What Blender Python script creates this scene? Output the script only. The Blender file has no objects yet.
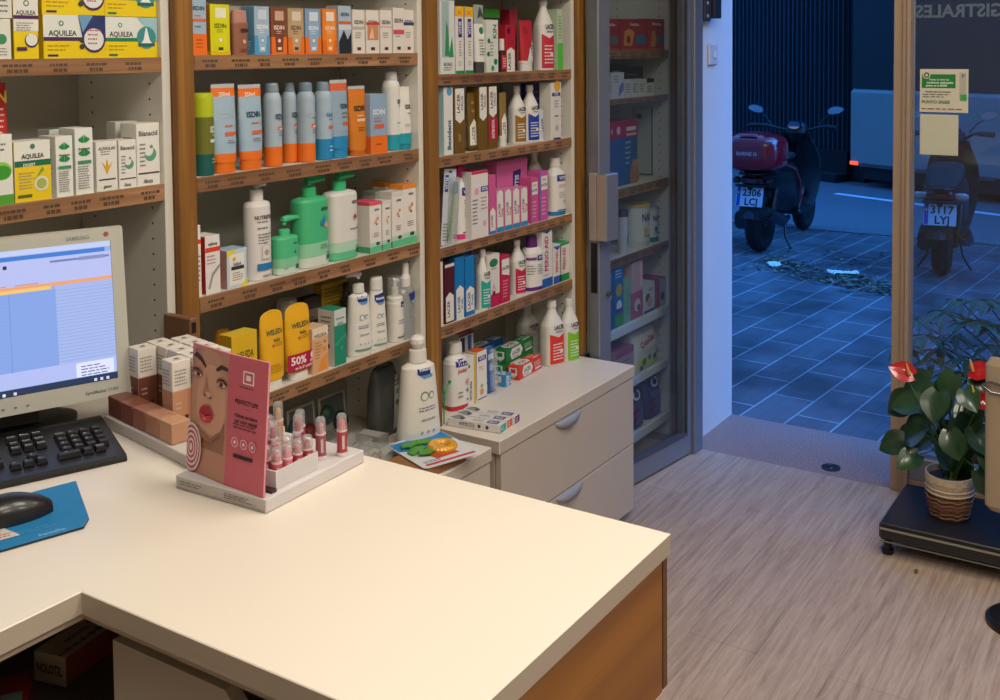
import bpy, bmesh, math, random
from mathutils import Vector, Matrix
random.seed(7)
S = bpy.context.scene
C = S.collection
PI = math.pi
# ------------------------------------------------------------------ camera model
F, CX, CY, YAW, PITCH, ROLL, H = 1051.3, 567.1, 98.6, 0.5427, -0.0478, -0.0061, 1.557
fwd = Vector((math.cos(YAW)*math.cos(PITCH), math.sin(YAW)*math.cos(PITCH), math.sin(PITCH)))
rgt = Vector((math.sin(YAW), -math.cos(YAW), 0)); upv = rgt.cross(fwd)
R2 = rgt*math.cos(ROLL) + upv*math.sin(ROLL)
U2 = -rgt*math.sin(ROLL) + upv*math.cos(ROLL)
EYE = Vector((0, 0, H))
def ray(u, v): return fwd + R2*((u-CX)/F) - U2*((v-CY)/F)
def atY(u, v, Y): r = ray(u, v); return EYE + r*(Y/r.y)
def atX(u, v, X): r = ray(u, v); return EYE + r*(X/r.x)
def atZ(u, v, z): r = ray(u, v); return EYE + r*((z-H)/r.z)
def depth(P): return (Vector(P)-EYE).dot(fwd)
cd = bpy.data.cameras.new('camera'); cam = bpy.data.objects.new('camera', cd); C.objects.link(cam)
m = Matrix((R2, U2, -fwd)).transposed().to_4x4(); m.translation = EYE; cam.matrix_world = m
cd.sensor_width = 36; cd.lens = F*36/1000; cd.shift_x = -(CX-500)/1000; cd.shift_y = -(350-CY)/1000
cd.clip_start = .02; cd.clip_end = 200
S.camera = cam
S.view_settings.view_transform = 'Standard'; S.view_settings.look = 'None'
S.view_settings.gamma = 1; S.view_settings.use_curve_mapping = False
S.view_settings.exposure = 0.0
# ------------------------------------------------------------------ materials
def lin(h):
    if isinstance(h, tuple): return h
    h = h.lstrip('#'); o = []
    for i in (0, 2, 4):
        c = int(h[i:i+2], 16)/255
        o.append(c/12.92 if c <= .04045 else ((c+.055)/1.055)**2.4)
    return tuple(o)
_M = {}
def nt(name):
    m = bpy.data.materials.new(name); m.use_nodes = True
    n = m.node_tree.nodes; l = m.node_tree.links
    return m, n, l, n['Principled BSDF']
def M(col, rough=.5, metal=0, coat=0, emit=0, noise=.0, nscale=30, bump=0):
    """plain procedural material: a colour with a slight noise variation"""
    k = (col, rough, metal, coat, emit, noise, nscale, bump)
    if k in _M: return _M[k]
    m, n, l, b = nt('paint')
    c = lin(col)
    b.inputs['Roughness'].default_value = rough; b.inputs['Metallic'].default_value = metal
    b.inputs['Coat Weight'].default_value = coat
    if emit:
        b.inputs['Base Color'].default_value = (0, 0, 0, 1)
        b.inputs['Emission Color'].default_value = (*c, 1); b.inputs['Emission Strength'].default_value = emit
    elif noise or bump:
        tc = n.new('ShaderNodeTexCoord'); no = n.new('ShaderNodeTexNoise'); no.inputs['Scale'].default_value = nscale
        no.inputs['Detail'].default_value = 5
        l.new(tc.outputs['Object'], no.inputs['Vector'])
        mx = n.new('ShaderNodeMix'); mx.data_type = 'RGBA'
        mx.inputs[6].default_value = (*[x*(1-noise) for x in c], 1); mx.inputs[7].default_value = (*[min(1, x*(1+noise)) for x in c], 1)
        l.new(no.outputs['Fac'], mx.inputs[0]); l.new(mx.outputs[2], b.inputs['Base Color'])
        if bump:
            bp = n.new('ShaderNodeBump'); bp.inputs['Strength'].default_value = bump; bp.inputs['Distance'].default_value = .01
            l.new(no.outputs['Fac'], bp.inputs['Height']); l.new(bp.outputs[0], b.inputs['Normal'])
    else:
        b.inputs['Base Color'].default_value = (*c, 1)
    _M[k] = m; return m
def P(col): return M(col, .32, coat=.25)       # glossy plastic
def ramp(n, l, src, stops):
    r = n.new('ShaderNodeValToRGB'); e = r.color_ramp.elements
    while len(e) < len(stops): e.new(.5)
    for i, (p, c) in enumerate(stops): e[i].position = p; e[i].color = (*lin(c), 1)
    l.new(src, r.inputs[0]); return r.outputs[0]
def wood(name, c1, c2, axis='Z', scale=6, rough=.45, stretch=14, c3=None):
    m, n, l, b = nt(name)
    tc = n.new('ShaderNodeTexCoord'); mp = n.new('ShaderNodeMapping')
    sc = [scale*stretch/4]*3; sc['XYZ'.index(axis)] = scale/stretch*2
    mp.inputs['Scale'].default_value = sc
    l.new(tc.outputs['Object'], mp.inputs[0])
    no = n.new('ShaderNodeTexNoise'); no.inputs['Scale'].default_value = 1.6; no.inputs['Detail'].default_value = 7; no.inputs['Distortion'].default_value = .6
    l.new(mp.outputs[0], no.inputs['Vector'])
    l.new(ramp(n, l, no.outputs['Fac'], [(.3, c1), (.55, c3 or c2), (.72, c2)]), b.inputs['Base Color'])
    b.inputs['Roughness'].default_value = rough
    return m
WOODPOST = wood('oak_veneer', '#6E4618', '#A37633', 'Z', 5, c3='#8A5E26')
WOODPANEL = wood('oak_panel', '#845118', '#AC7228', 'X', 3, c3='#96611E')
FASCIA = wood('printed_wood_strip', '#6E4A30', '#BC8E66', 'X', 8, c3='#98704C')
WHITE = M('#D8D5CB', .45, noise=.03)
TOPWHITE = M('#E0D8CA', .35, noise=.02, nscale=3)
CABWHITE = M('#BDB2A3', .4, noise=.02, nscale=4)
BACKP = M('#B9B6A9', .5, noise=.04, nscale=3)
ALU = M('#8D929C', .38, metal=.55, noise=.05)
CLEARP = None
def clear(name, tint='#F4F6F6', gloss=.12, alpha=.85, rough=.08):
    """thin clear plastic or glass: part see-through, part shiny"""
    m = bpy.data.materials.new(name); m.use_nodes = True
    n = m.node_tree.nodes; l = m.node_tree.links; n.clear()
    o = n.new('ShaderNodeOutputMaterial'); t = n.new('ShaderNodeBsdfTransparent'); t.inputs[0].default_value = (*lin(tint), 1)
    p = n.new('ShaderNodeBsdfPrincipled'); p.inputs['Roughness'].default_value = rough; p.inputs['Base Color'].default_value = (*lin(tint), 1)
    g = n.new('ShaderNodeBsdfGlossy'); g.inputs['Roughness'].default_value = rough
    lw = n.new('ShaderNodeLayerWeight'); lw.inputs['Blend'].default_value = .5; f = n.new('ShaderNodeMath'); f.operation = 'POWER'; f.inputs[1].default_value = 5; l.new(lw.outputs['Facing'], f.inputs[0])
    a = n.new('ShaderNodeMixShader'); a.inputs[0].default_value = 1-alpha
    l.new(t.outputs[0], a.inputs[1]); l.new(p.outputs[0], a.inputs[2])
    x = n.new('ShaderNodeMixShader'); mm = n.new('ShaderNodeMath'); mm.operation = 'MULTIPLY_ADD'; mm.inputs[1].default_value = .9; mm.inputs[2].default_value = gloss*.3
    l.new(f.outputs[0], mm.inputs[0]); l.new(mm.outputs[0], x.inputs[0]); l.new(a.outputs[0], x.inputs[1]); l.new(g.outputs[0], x.inputs[2])
    l.new(x.outputs[0], o.inputs[0]); return m
CLEARP = clear('clear_plastic', alpha=.78)
GLASS = clear('window_glass', '#E8EEF0', gloss=.1, alpha=.985, rough=.01)
# ------------------------------------------------------------------ text outlines
_T = {}
def glyphs(s, bold=.028):
    if not s: return [], [], 1
    if s in _T: return _T[s]
    cu = bpy.data.curves.new('t', 'FONT'); cu.body = s; cu.size = 1; cu.resolution_u = 2; cu.offset = bold
    ob = bpy.data.objects.new('t', cu); C.objects.link(ob)
    dg = bpy.context.evaluated_depsgraph_get(); dg.update()
    me = bpy.data.meshes.new_from_object(ob.evaluated_get(dg))
    vs = [(v.co.x, v.co.y) for v in me.vertices]; fs = [tuple(p.vertices) for p in me.polygons]
    bpy.data.objects.remove(ob); bpy.data.curves.remove(cu); bpy.data.meshes.remove(me)
    x0 = min(v[0] for v in vs); x1 = max(v[0] for v in vs)
    vs = [((x-(x0+x1)/2)/.7, y/.7-.5) for x, y in vs]
    _T[s] = (vs, fs, (x1-x0)/.7); return _T[s]
# ------------------------------------------------------------------ mesh collector
class MB:
    def __init__(s): s.v = []; s.f = []; s.m = []; s.sm = []; s.mats = []
    def mi(s, m):
        if isinstance(m, str): m = M(m)
        if m not in s.mats: s.mats.append(m)
        return s.mats.index(m)
    def add(s, vs, fs, m, smooth=False):
        o = len(s.v); s.v += [tuple(v) for v in vs]; k = s.mi(m)
        for f in fs: s.f.append(tuple(i+o for i in f)); s.m.append(k); s.sm.append(smooth)
    def poly(s, pts, m): s.add(pts, [tuple(range(len(pts)))], m)
    def box(s, x0, y0, z0, x1, y1, z1, m, b=.0, faces={}):
        """box with chamfered edges; faces overrides the colour of a side: -x +x -y +y -z +z"""
        c = min(b, (x1-x0)*.3, (y1-y0)*.3, (z1-z0)*.3)
        X = (x0, x1); Y = (y0, y1); Z = (z0, z1)
        def p(i, j, k, a):   # corner i,j,k pushed in on the two axes other than a
            q = [X[i], Y[j], Z[k]]
            for ax, (lo, hi, t) in enumerate(((x0, x1, i), (y0, y1, j), (z0, z1, k))):
                if ax != a: q[ax] += c*(1 if t == 0 else -1)
            return q
        names = {(0, 0): '-x', (0, 1): '+x', (1, 0): '-y', (1, 1): '+y', (2, 0): '-z', (2, 1): '+z'}
        for a in range(3):
            for t in (0, 1):
                o = [q for q in range(3) if q != a]
                cs = []
                for (aa, bb) in ((0, 0), (1, 0), (1, 1), (0, 1)):
                    ijk = [0, 0, 0]; ijk[a] = t; ijk[o[0]] = aa; ijk[o[1]] = bb
                    cs.append(p(*ijk, a))
                flip = (t == 0) ^ (a == 1)
                s.add(cs[::-1] if flip else cs, [(0, 1, 2, 3)], faces.get(names[(a, t)], m))
        if c > 0:
            for a in range(3):      # edges along a
                o = [q for q in range(3) if q != a]
                for i in (0, 1):
                    for j in (0, 1):
                        def cor(k, ax):
                            ijk = [0, 0, 0]; ijk[a] = k; ijk[o[0]] = i; ijk[o[1]] = j
                            return p(*ijk, ax)
                        s.add([cor(0, o[0]), cor(1, o[0]), cor(1, o[1]), cor(0, o[1])], [(0, 1, 2, 3)], m)
            for i in (0, 1):
                for j in (0, 1):
                    for k in (0, 1): s.add([p(i, j, k, 0), p(i, j, k, 1), p(i, j, k, 2)], [(0, 1, 2)], m)
    def obox(s, c, ax, ay, az, m, faces={}, b=0):
        """box from centre and three half vectors"""
        t = MB(); t.box(-1, -1, -1, 1, 1, 1, m, 0, faces)
        c = Vector(c); ax = Vector(ax); ay = Vector(ay); az = Vector(az)
        o = len(s.v); s.v += [tuple(c+ax*v[0]+ay*v[1]+az*v[2]) for v in t.v]
        for f, k in zip(t.f, t.m): s.f.append(tuple(i+o for i in f)); s.m.append(s.mi(t.mats[k])); s.sm.append(False)
    def loft(s, secs, cols, cx=0, cy=0, seg=24, caps=True, smooth=True):
        """stacked sections (z, rx, ry, n[, dx, dy]); cols = one colour, or a list of (z_limit, colour)"""
        rings = []
        for q in secs:
            z, rx, ry, n = q[:4]; dx, dy = (q[4], q[5]) if len(q) > 4 else (0, 0)
            r = []
            for i in range(seg):
                a = 2*PI*i/seg; ca, sa = math.cos(a), math.sin(a)
                r.append((cx+dx+rx*math.copysign(abs(ca)**(2/n), ca), cy+dy+ry*math.copysign(abs(sa)**(2/n), sa), z))
            rings.append(r)
        def col(z):
            if not isinstance(cols, list): return cols
            for zl, c in cols:
                if z <= zl: return c
            return cols[-1][1]
        for a in range(len(secs)-1):
            m = col((secs[a][0]+secs[a+1][0])/2)
            s.add(rings[a]+rings[a+1], [(i, (i+1) % seg, seg+(i+1) % seg, seg+i) for i in range(seg)], m, smooth)
        if caps:
            s.add(rings[0][::-1], [tuple(range(seg))], col(secs[0][0])); s.add(rings[-1], [tuple(range(seg))], col(secs[-1][0]))
    def tube(s, pts, r, m, seg=8, caps=True):
        pts = [Vector(p) for p in pts]; n = len(pts); rr = r if isinstance(r, (list, tuple)) else [r]*n
        rings = []; ref = None
        for i, p in enumerate(pts):
            d = (pts[min(i+1, n-1)]-pts[max(i-1, 0)]).normalized()
            if ref is None: ref = d.orthogonal().normalized()
            ref = (ref-d*ref.dot(d)).normalized() if (ref-d*ref.dot(d)).length > 1e-6 else d.orthogonal().normalized()
            b = d.cross(ref)
            rings += [tuple(p+(ref*math.cos(2*PI*k/seg)+b*math.sin(2*PI*k/seg))*rr[i]) for k in range(seg)]
        fs = [(i*seg+k, i*seg+(k+1) % seg, (i+1)*seg+(k+1) % seg, (i+1)*seg+k) for i in range(n-1) for k in range(seg)]
        s.add(rings, fs, m, True)
        if caps: s.add(rings[:seg][::-1], [tuple(range(seg))], m); s.add(rings[-seg:], [tuple(range(seg))], m)
    def lathe(s, prof, m, axis='Z', c=(0, 0, 0), seg=24, cols=None):
        """prof (t, r) revolved about an axis through c"""
        vs = []
        for t, r in prof:
            for i in range(seg):
                a = 2*PI*i/seg; p, q = r*math.cos(a), r*math.sin(a)
                vs.append({'Z': (c[0]+p, c[1]+q, c[2]+t), 'Y': (c[0]+q, c[1]+t, c[2]+p), 'X': (c[0]+t, c[1]+p, c[2]+q)}[axis])
        for a in range(len(prof)-1):
            o = a*seg
            s.add(vs[o:o+2*seg], [(i, (i+1) % seg, seg+(i+1) % seg, seg+i) for i in range(seg)], cols[a] if cols else m, True)
        if prof[0][1] > 1e-5: s.add(vs[:seg][::-1], [tuple(range(seg))], cols[0] if cols else m)
        if prof[-1][1] > 1e-5: s.add(vs[-seg:], [tuple(range(seg))], cols[-1] if cols else m)
    def drape(s, pg, c, mp, W, Hh, e):
        """a flat polygon wrapped on a curved surface in narrow strips"""
        xs = sorted({round(p[0], 5) for p in pg}); g = [xs[0]]
        for x in xs[1:]:
            n = max(1, math.ceil((x-g[-1])*14)); a = g[-1]; g += [a+(x-a)*i/n for i in range(1, n+1)]
        def rng(x):
            zs = []
            for p, q in zip(pg, pg[1:]+pg[:1]):
                if min(p[0], q[0]) < x < max(p[0], q[0]): zs.append(p[1]+(q[1]-p[1])*(x-p[0])/(q[0]-p[0]))
            return (min(zs), max(zs)) if len(zs) > 1 else None
        for a, b_ in zip(g, g[1:]):
            d = (b_-a)*1e-3; r0, r1 = rng(a+d), rng(b_-d)
            if d <= 0 or not r0 or not r1: continue
            n = max(1, math.ceil(max(r0[1]-r0[0], r1[1]-r1[0])*10)); vs = []
            for i in range(n+1):
                vs += [mp((a-.5)*W, (r0[0]+(r0[1]-r0[0])*i/n)*Hh, e), mp((b_-.5)*W, (r1[0]+(r1[1]-r1[0])*i/n)*Hh, e)]
            s.add(vs, [(2*i, 2*i+1, 2*i+3, 2*i+2) for i in range(n)], c)
    # printing on a surface; mp(x, z, e) gives the point, W x Hh is the printed area
    def prnt(s, spec, mp, W, Hh):
        e = .0003; cv = getattr(mp, 'curved', False)
        if cv: e = .0006
        for q in spec:
            k = q[0]; e += .00012
            if cv and k in 'rpc':
                if k == 'r': pg = [(q[1], q[2]), (q[3], q[2]), (q[3], q[4]), (q[1], q[4])]; c = q[5]
                elif k == 'p': pg = q[1]; c = q[2]
                else:
                    r2 = (q[5] if len(q) > 5 else q[3])*W/Hh; c = q[4]; pg = [(q[1]+q[3]*math.cos(2*PI*i/14), q[2]+r2*math.sin(2*PI*i/14)) for i in range(14)]
                s.drape(pg, c, mp, W, Hh, e); continue
            if k == 'r':
                _, x0, z0, x1, z1, c = q
                n = max(1, int(abs(x1-x0)*10)); vs = []; fs = []
                for i in range(n+1):
                    x = (x0+(x1-x0)*i/n-.5)*W; vs += [mp(x, z0*Hh, e), mp(x, z1*Hh, e)]
                for i in range(n): fs.append((2*i, 2*i+2, 2*i+3, 2*i+1))
                s.add(vs, fs, c)
            elif k == 'p':
                s.poly([mp((x-.5)*W, z*Hh, e) for x, z in q[1]], q[2])
            elif k == 'c':      # ellipse, radii as a share of W
                _, x, z, r, c = q[:5]; r2 = q[5] if len(q) > 5 else r
                s.poly([mp((x-.5)*W+r*W*math.cos(2*PI*i/16), z*Hh+r2*W*math.sin(2*PI*i/16), e) for i in range(16)], c)
            elif k == 'l':      # lines of small print
                _, x0, z0, x1, z1, n, c = q
                st = (z1-z0)/n
                for i in range(n):
                    za = z0+st*(i+.3); zb = z0+st*(i+.65); xx = x0; rnd = random.Random(i*7+int(x0*100))
                    xe = x1-(x1-x0)*rnd.random()*.35
                    while xx < xe:
                        w = min(xe-xx, (x1-x0)*(.08+.17*rnd.random()))
                        s.poly([mp((xx-.5)*W, za*Hh, e), mp((xx+w-.5)*W, za*Hh, e), mp((xx+w-.5)*W, zb*Hh, e), mp((xx-.5)*W, zb*Hh, e)], c)
                        xx += w+(x1-x0)*.04
            elif k == 't':
                _, t, xc, zc, h, c = q[:6]; wmax = q[6] if len(q) > 6 else .86; rot = q[7] if len(q) > 7 else 0
                vs, fs, w = glyphs(t)
                hh = h*Hh
                if rot and rot != 'm': ww = wmax*Hh; hh = h*W
                else: ww = wmax*W
                sx = min(hh, ww/w)
                out = []
                for x, y in vs:
                    a, b = x*sx, y*hh
                    if rot == 90: a, b = -b, a
                    elif rot == -90: a, b = b, -a
                    elif rot == 'm': a = -a
                    elif rot: r = math.radians(rot); a, b = x*min(hh, wmax*W/w)*math.cos(r)-y*hh*math.sin(r), x*min(hh, wmax*W/w)*math.sin(r)+y*hh*math.cos(r)
                    out.append(mp((xc-.5)*W+a, zc*Hh+b, e))
                s.add(out, fs, c)
    def build(s, name, parent=None, loc=None, rot=None):
        me = bpy.data.meshes.new(name); me.from_pydata(s.v, [], s.f)
        for m in s.mats: me.materials.append(m)
        me.polygons.foreach_set('material_index', s.m); me.polygons.foreach_set('use_smooth', s.sm); me.update()
        o = bpy.data.objects.new(name, me); C.objects.link(o)
        if parent: o.parent = parent
        if loc is not None: o.location = loc
        if rot is not None: o.rotation_euler = (0, 0, rot) if not isinstance(rot, tuple) else rot
        return o
def tag(o, label, cat, group=None, kind=None):
    o['label'] = label; o['category'] = cat
    if group: o['group'] = group
    if kind: o['kind'] = kind
    return o
def thing(name, label, cat, loc=(0, 0, 0), rot=0, group=None):
    o = bpy.data.objects.new(name, None); o.empty_display_size = .02; C.objects.link(o)
    o.location = loc; o.rotation_euler = (0, 0, rot) if not isinstance(rot, tuple) else rot
    return tag(o, label, cat, group)
def struct(name, mb, loc=None):
    o = mb.build(name, loc=loc); o['kind'] = 'structure'; return o
# ------------------------------------------------------------------ surfaces to print on
def m_front(D): return lambda x, z, e: (x, -D/2-e, z)
def m_left(W): return lambda x, z, e: (-W/2-e, -x, z)
def m_top(Hh): return lambda x, y, e: (x, y, Hh+e)
def m_loft(secs):
    def f(x, z, e):
        z = max(secs[0][0], min(secs[-1][0], z)); a = secs[0]; b = secs[-1]
        for i in range(len(secs)-1):
            if secs[i][0] <= z <= secs[i+1][0]: a, b = secs[i], secs[i+1]; break
        t = (z-a[0])/max(1e-9, b[0]-a[0]); rx = a[1]+(b[1]-a[1])*t; ry = a[2]+(b[2]-a[2])*t; n = a[3]+(b[3]-a[3])*t
        if n < 2.5:
            an = max(-1.5, min(1.5, x/rx)); px = rx*math.sin(an); py = -ry*math.cos(an)
            return (px*(1+e/rx), py*(1+e*1.5/ry)-e*.3, z)
        q = max(-.985, min(.985, x/rx)); return (q*rx, -ry*(1-abs(q)**n)**(1/n)-e*2, z)
    f.curved = True
    return f
# ------------------------------------------------------------------ product makers
YF = 1.816
BAYS = [(.621, 1.4015), (1.4825, 2.2155), (2.2965, 3.0195), (3.1025, 3.7695)]
def keep(x0, x1, y, z):
    """hold a product between the side panels of its bay"""
    if y < 1.808 or y > 2.09 or z < .09 or (z < .5 and x1 < 3.05): return x0, x1
    c = (x0+x1)/2
    for a, b in BAYS:
        if a-.05 < c < b+.06:
            w = min(x1-x0, b-a)
            if x0 < a: return a, a+w
            if x1 > b: return b-w, b
    return x0, x1
def carton(name, label, cat, u0, u1, vt, zs, col='#E4E0D4', front=(), side=(), top=(), d=.05, yf=YF, group=None,
           scol=None, tcol=None, rot=0, vb=None, zb=None):
    """upright box whose front face spans pixel columns u0..u1 at depth yf, standing on height zs"""
    vm = vt+40
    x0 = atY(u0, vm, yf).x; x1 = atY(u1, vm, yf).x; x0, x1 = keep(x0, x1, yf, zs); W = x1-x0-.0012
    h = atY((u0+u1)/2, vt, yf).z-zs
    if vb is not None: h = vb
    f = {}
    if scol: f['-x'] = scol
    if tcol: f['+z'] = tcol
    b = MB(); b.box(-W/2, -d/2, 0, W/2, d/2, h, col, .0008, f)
    b.add([(-W/2, d/2-.0004, h+.0002), (W/2, d/2-.0004, h+.0002), (W/2, d/2-.002, h+.0002), (-W/2, d/2-.002, h+.0002)], [(0, 1, 2, 3)], '#8C8880')
    b.add([(-W/2+.004, -d/2+.0015, h+.0002), (W/2-.004, -d/2+.0015, h+.0002), (W/2-.004, -d/2+.0022, h+.0002), (-W/2+.004, -d/2+.0022, h+.0002)], [(0, 1, 2, 3)], '#A8A498')
    if front: b.prnt(front, m_front(d), W, h)
    if side: b.prnt(side, m_left(W), d, h)
    if top: b.prnt(top, lambda x, y, e: (x, y-d/2, h+e), W, d)
    o = b.build(name, loc=((x0+x1)/2, yf+d/2, zs+.0004), rot=rot)
    return tag(o, label, cat, group)
def rad(uc, wpx, Y, k, v=150):
    P0 = atY(uc, v, Y); dp = depth(P0); a = math.atan2(P0.x, P0.y)
    th = math.atan2(P0.x, P0.y)-math.atan2(fwd.x, fwd.y)
    mm = wpx/2*dp/F*math.cos(th)
    return P0.x, mm/math.sqrt(math.cos(a)**2+(k*math.sin(a))**2)
def vessel(name, label, cat, uc, wpx, vt, zs, body, parts=(), front=(), k=1.0, Y=None, rot=0, group=None, n=2, tot=None, seg=28, cols='#E8E6DE', child=None, bname='bottle'):
    """round or oval container: body = [(z share, r share[, n])], parts = [(part name, profile, colour)]"""
    Y0 = Y if Y else YF+.03
    X, rx = rad(uc, wpx, Y0, k)
    if Y is None: Y0 = YF+rx*k+.001; X, rx = rad(uc, wpx, Y0, k)
    h = tot or (atY(uc, vt, Y0).z-zs)
    hw_ = math.hypot(rx*math.cos(rot), rx*k*math.sin(rot))*(1.03 if 'can' in bname else 1); X = sum(keep(X-hw_, X+hw_, Y0, zs))/2
    t = thing(name, label, cat, (X, Y0, zs+.0004), rot, group)
    secs = [(z*h, r*rx, r*rx*k if len(q) < 2 else r*rx*(q[1] if len(q) > 1 else k), q[0] if q else n) for z, r, *q in body]
    b = MB(); cl = [(z*h, c) for z, c in cols] if isinstance(cols, list) else cols
    b.loft(secs, cl, seg=seg)
    if front: b.prnt(front, m_loft(secs), rx*2, h)
    b.build(bname, t)
    for pn, prof, c in parts:
        p = MB(); p.loft([(z*h, r*rx, r*rx*(q[1] if len(q) > 1 else (k if r > .7 else max(k, .8))), q[0] if q else 2) for z, r, *q in prof], c, seg=20); p.build(pn, t)
    if child: child(t, rx, h)
    return t
def pump_nozzle(zf, l, col, side=1, zt=1.0, up=0):
    def f(t, rx, h):
        b = MB(); z = h*zf
        b.tube([(0, 0, z-.012*1), (0, 0, z)], rx*.14, col, 10)
        b.tube([(-side*rx*.15, 0, z), (side*rx*.3, 0, z+.002), (side*rx*l, 0, z+.001), (side*rx*l*1.08, 0, z-.004)], [rx*.22, rx*.24, rx*.13, rx*.1], col, 10)
        b.loft([(z-.001, rx*.26, rx*.26, 2), (z+h*.012, rx*.24, rx*.24, 2)], col, seg=14)
        b.build('pump_head', t)
    return f
def tubepack(name, label, cat, uc, wpx, vt, zs, cols, front=(), cap=.12, capcol='#E8E6DE', k=.55, Y=None, rot=0, group=None, crimp='#C9C9C4', topw=1.0, round_top=False, tilt=0, capr=.82):
    """squeeze tube standing on its cap, flat welded end on top"""
    Y0 = Y if Y else YF+.02
    X, rx = rad(uc, wpx, Y0, k)
    h = atY(uc, vt, Y0).z-zs; X = sum(keep(X-rx, X+rx, Y0, zs))/2
    t = thing(name, label, cat, (X, Y0, zs+.0004), (0, tilt, rot), group)
    secs = [(cap*h, rx*capr, rx*k, 2), (cap*h+.004, rx*.93, rx*k, 2), (h*.35, rx*.97, rx*k*.9, 2.2), (h*.6, rx*topw, rx*k*.66, 2.2), (h*.8, rx*topw, rx*k*.4, 2.4)]
    if round_top: secs += [(h*.9, rx*topw*.97, rx*k*.2, 2.4), (h*.95, rx*topw*.86, rx*k*.1, 2.4), (h*.985, rx*topw*.55, .0012, 2.4), (h, rx*.15, .0010, 2.4)]
    else: secs += [(h*.94, rx*topw, .0018, 4), (h, rx*topw, .0012, 4)]
    cl = [(z*h, c) for z, c in cols] if isinstance(cols, list) else cols
    if isinstance(cl, list):      # cut the sections at the colour limits
        ns = []
        for a, c in zip(secs[:-1], secs[1:]):
            ns.append(a)
            for zl, _ in cl:
                if a[0]+1e-6 < zl < c[0]-1e-6:
                    q = (zl-a[0])/(c[0]-a[0]); ns.append((zl, *[a[i]+(c[i]-a[i])*q for i in (1, 2, 3)]))
        ns.append(secs[-1]); secs = sorted(ns)
    b = MB(); b.loft(secs, cl, seg=28)
    if front: b.prnt(front, m_loft(secs), rx*2, h)
    b.build('tube', t)
    c = MB(); c.loft([(0, rx*capr*.97, rx*k*.97, 2), (.002, rx*capr, rx*k, 2), (cap*h-.0005, rx*capr, rx*k, 2)], capcol, seg=28); c.build('cap', t)
    return t
def split_cols(body, cols):
    """insert profile points where the colour of a body changes"""
    out = []
    for a, c in zip(body[:-1], body[1:]):
        out.append(a)
        for zl, _ in cols:
            if a[0]+1e-4 < zl < c[0]-1e-4: q = (zl-a[0])/(c[0]-a[0]); out.append((zl, a[1]+(c[1]-a[1])*q, *a[2:]))
    out.append(body[-1]); return out
GREY = '#77736A'; DK = '#23252A'
def sp(x0, z0, x1, z1, n, c=GREY): return ('l', x0, z0, x1, z1, n, c)
SKY, POWER, GLOW = 2.5, 18, 6
PANELS = ((.45, .35, 1), (1.5, .5, 1), (.2, -.9, 1), (1.5, -.9, 1), (2.7, .45, .6), (2.6, -.6, .4))  # the panel nearest the doorway is added to brighten the shelves there
# ================================================================== THE ROOM
ZS = -0.10     # pavement level
def plank_floor():
    m, n, l, b = nt('laminate_planks')
    tc = n.new('ShaderNodeTexCoord')
    br = n.new('ShaderNodeTexBrick'); br.offset = .37; br.inputs['Scale'].default_value = 1
    br.inputs['Brick Width'].default_value = 1.25; br.inputs['Row Height'].default_value = .19; br.inputs['Mortar Size'].default_value = .0012
    br.inputs['Color1'].default_value = (.51, .51, .51, 1); br.inputs['Color2'].default_value = (.56, .56, .56, 1); br.inputs['Mortar'].default_value = (.37, .36, .35, 1)
    l.new(tc.outputs['Object'], br.inputs['Vector'])
    mp = n.new('ShaderNodeMapping'); mp.inputs['Scale'].default_value = (1.6, 30, 1); l.new(tc.outputs['Object'], mp.inputs[0])
    no = n.new('ShaderNodeTexNoise'); no.inputs['Scale'].default_value = 2.2; no.inputs['Detail'].default_value = 8; no.inputs['Distortion'].default_value = .9; no.inputs['Roughness'].default_value = .62
    l.new(mp.outputs[0], no.inputs['Vector'])
    mp2 = n.new('ShaderNodeMapping'); mp2.inputs['Scale'].default_value = (9, 130, 1); l.new(tc.outputs['Object'], mp2.inputs[0])
    n2 = n.new('ShaderNodeTexNoise'); n2.inputs['Scale'].default_value = 3; n2.inputs['Detail'].default_value = 4; l.new(mp2.outputs[0], n2.inputs['Vector'])
    ad = n.new('ShaderNodeMath'); ad.operation = 'MULTIPLY_ADD'; ad.inputs[1].default_value = .35; l.new(n2.outputs['Fac'], ad.inputs[0]); l.new(no.outputs['Fac'], ad.inputs[2])
    c = ramp(n, l, ad.outputs[0], [(.38, '#7E6D60'), (.60, '#A59080'), (.85, '#BCA898')])
    mx = n.new('ShaderNodeMix'); mx.data_type = 'RGBA'; mx.blend_type = 'MULTIPLY'; mx.inputs[0].default_value = 1
    sc = n.new('ShaderNodeMix'); sc.data_type = 'RGBA'; sc.blend_type = 'MULTIPLY'; sc.inputs[0].default_value = 1; sc.inputs[7].default_value = (1.85, 1.85, 1.85, 1)
    l.new(br.outputs['Color'], sc.inputs[6]); l.new(c, mx.inputs[6]); l.new(sc.outputs[2], mx.inputs[7]); l.new(mx.outputs[2], b.inputs['Base Color'])
    b.inputs['Roughness'].default_value = .5
    return m
def speckle(name, c1, c2, c3, sc=260, rough=.55):
    m, n, l, b = nt(name); tc = n.new('ShaderNodeTexCoord')
    no = n.new('ShaderNodeTexNoise'); no.inputs['Scale'].default_value = sc; no.inputs['Detail'].default_value = 3; l.new(tc.outputs['Object'], no.inputs['Vector'])
    l.new(ramp(n, l, no.outputs['Fac'], [(.36, c1), (.5, c2), (.64, c3)]), b.inputs['Base Color']); b.inputs['Roughness'].default_value = rough
    return m
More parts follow.
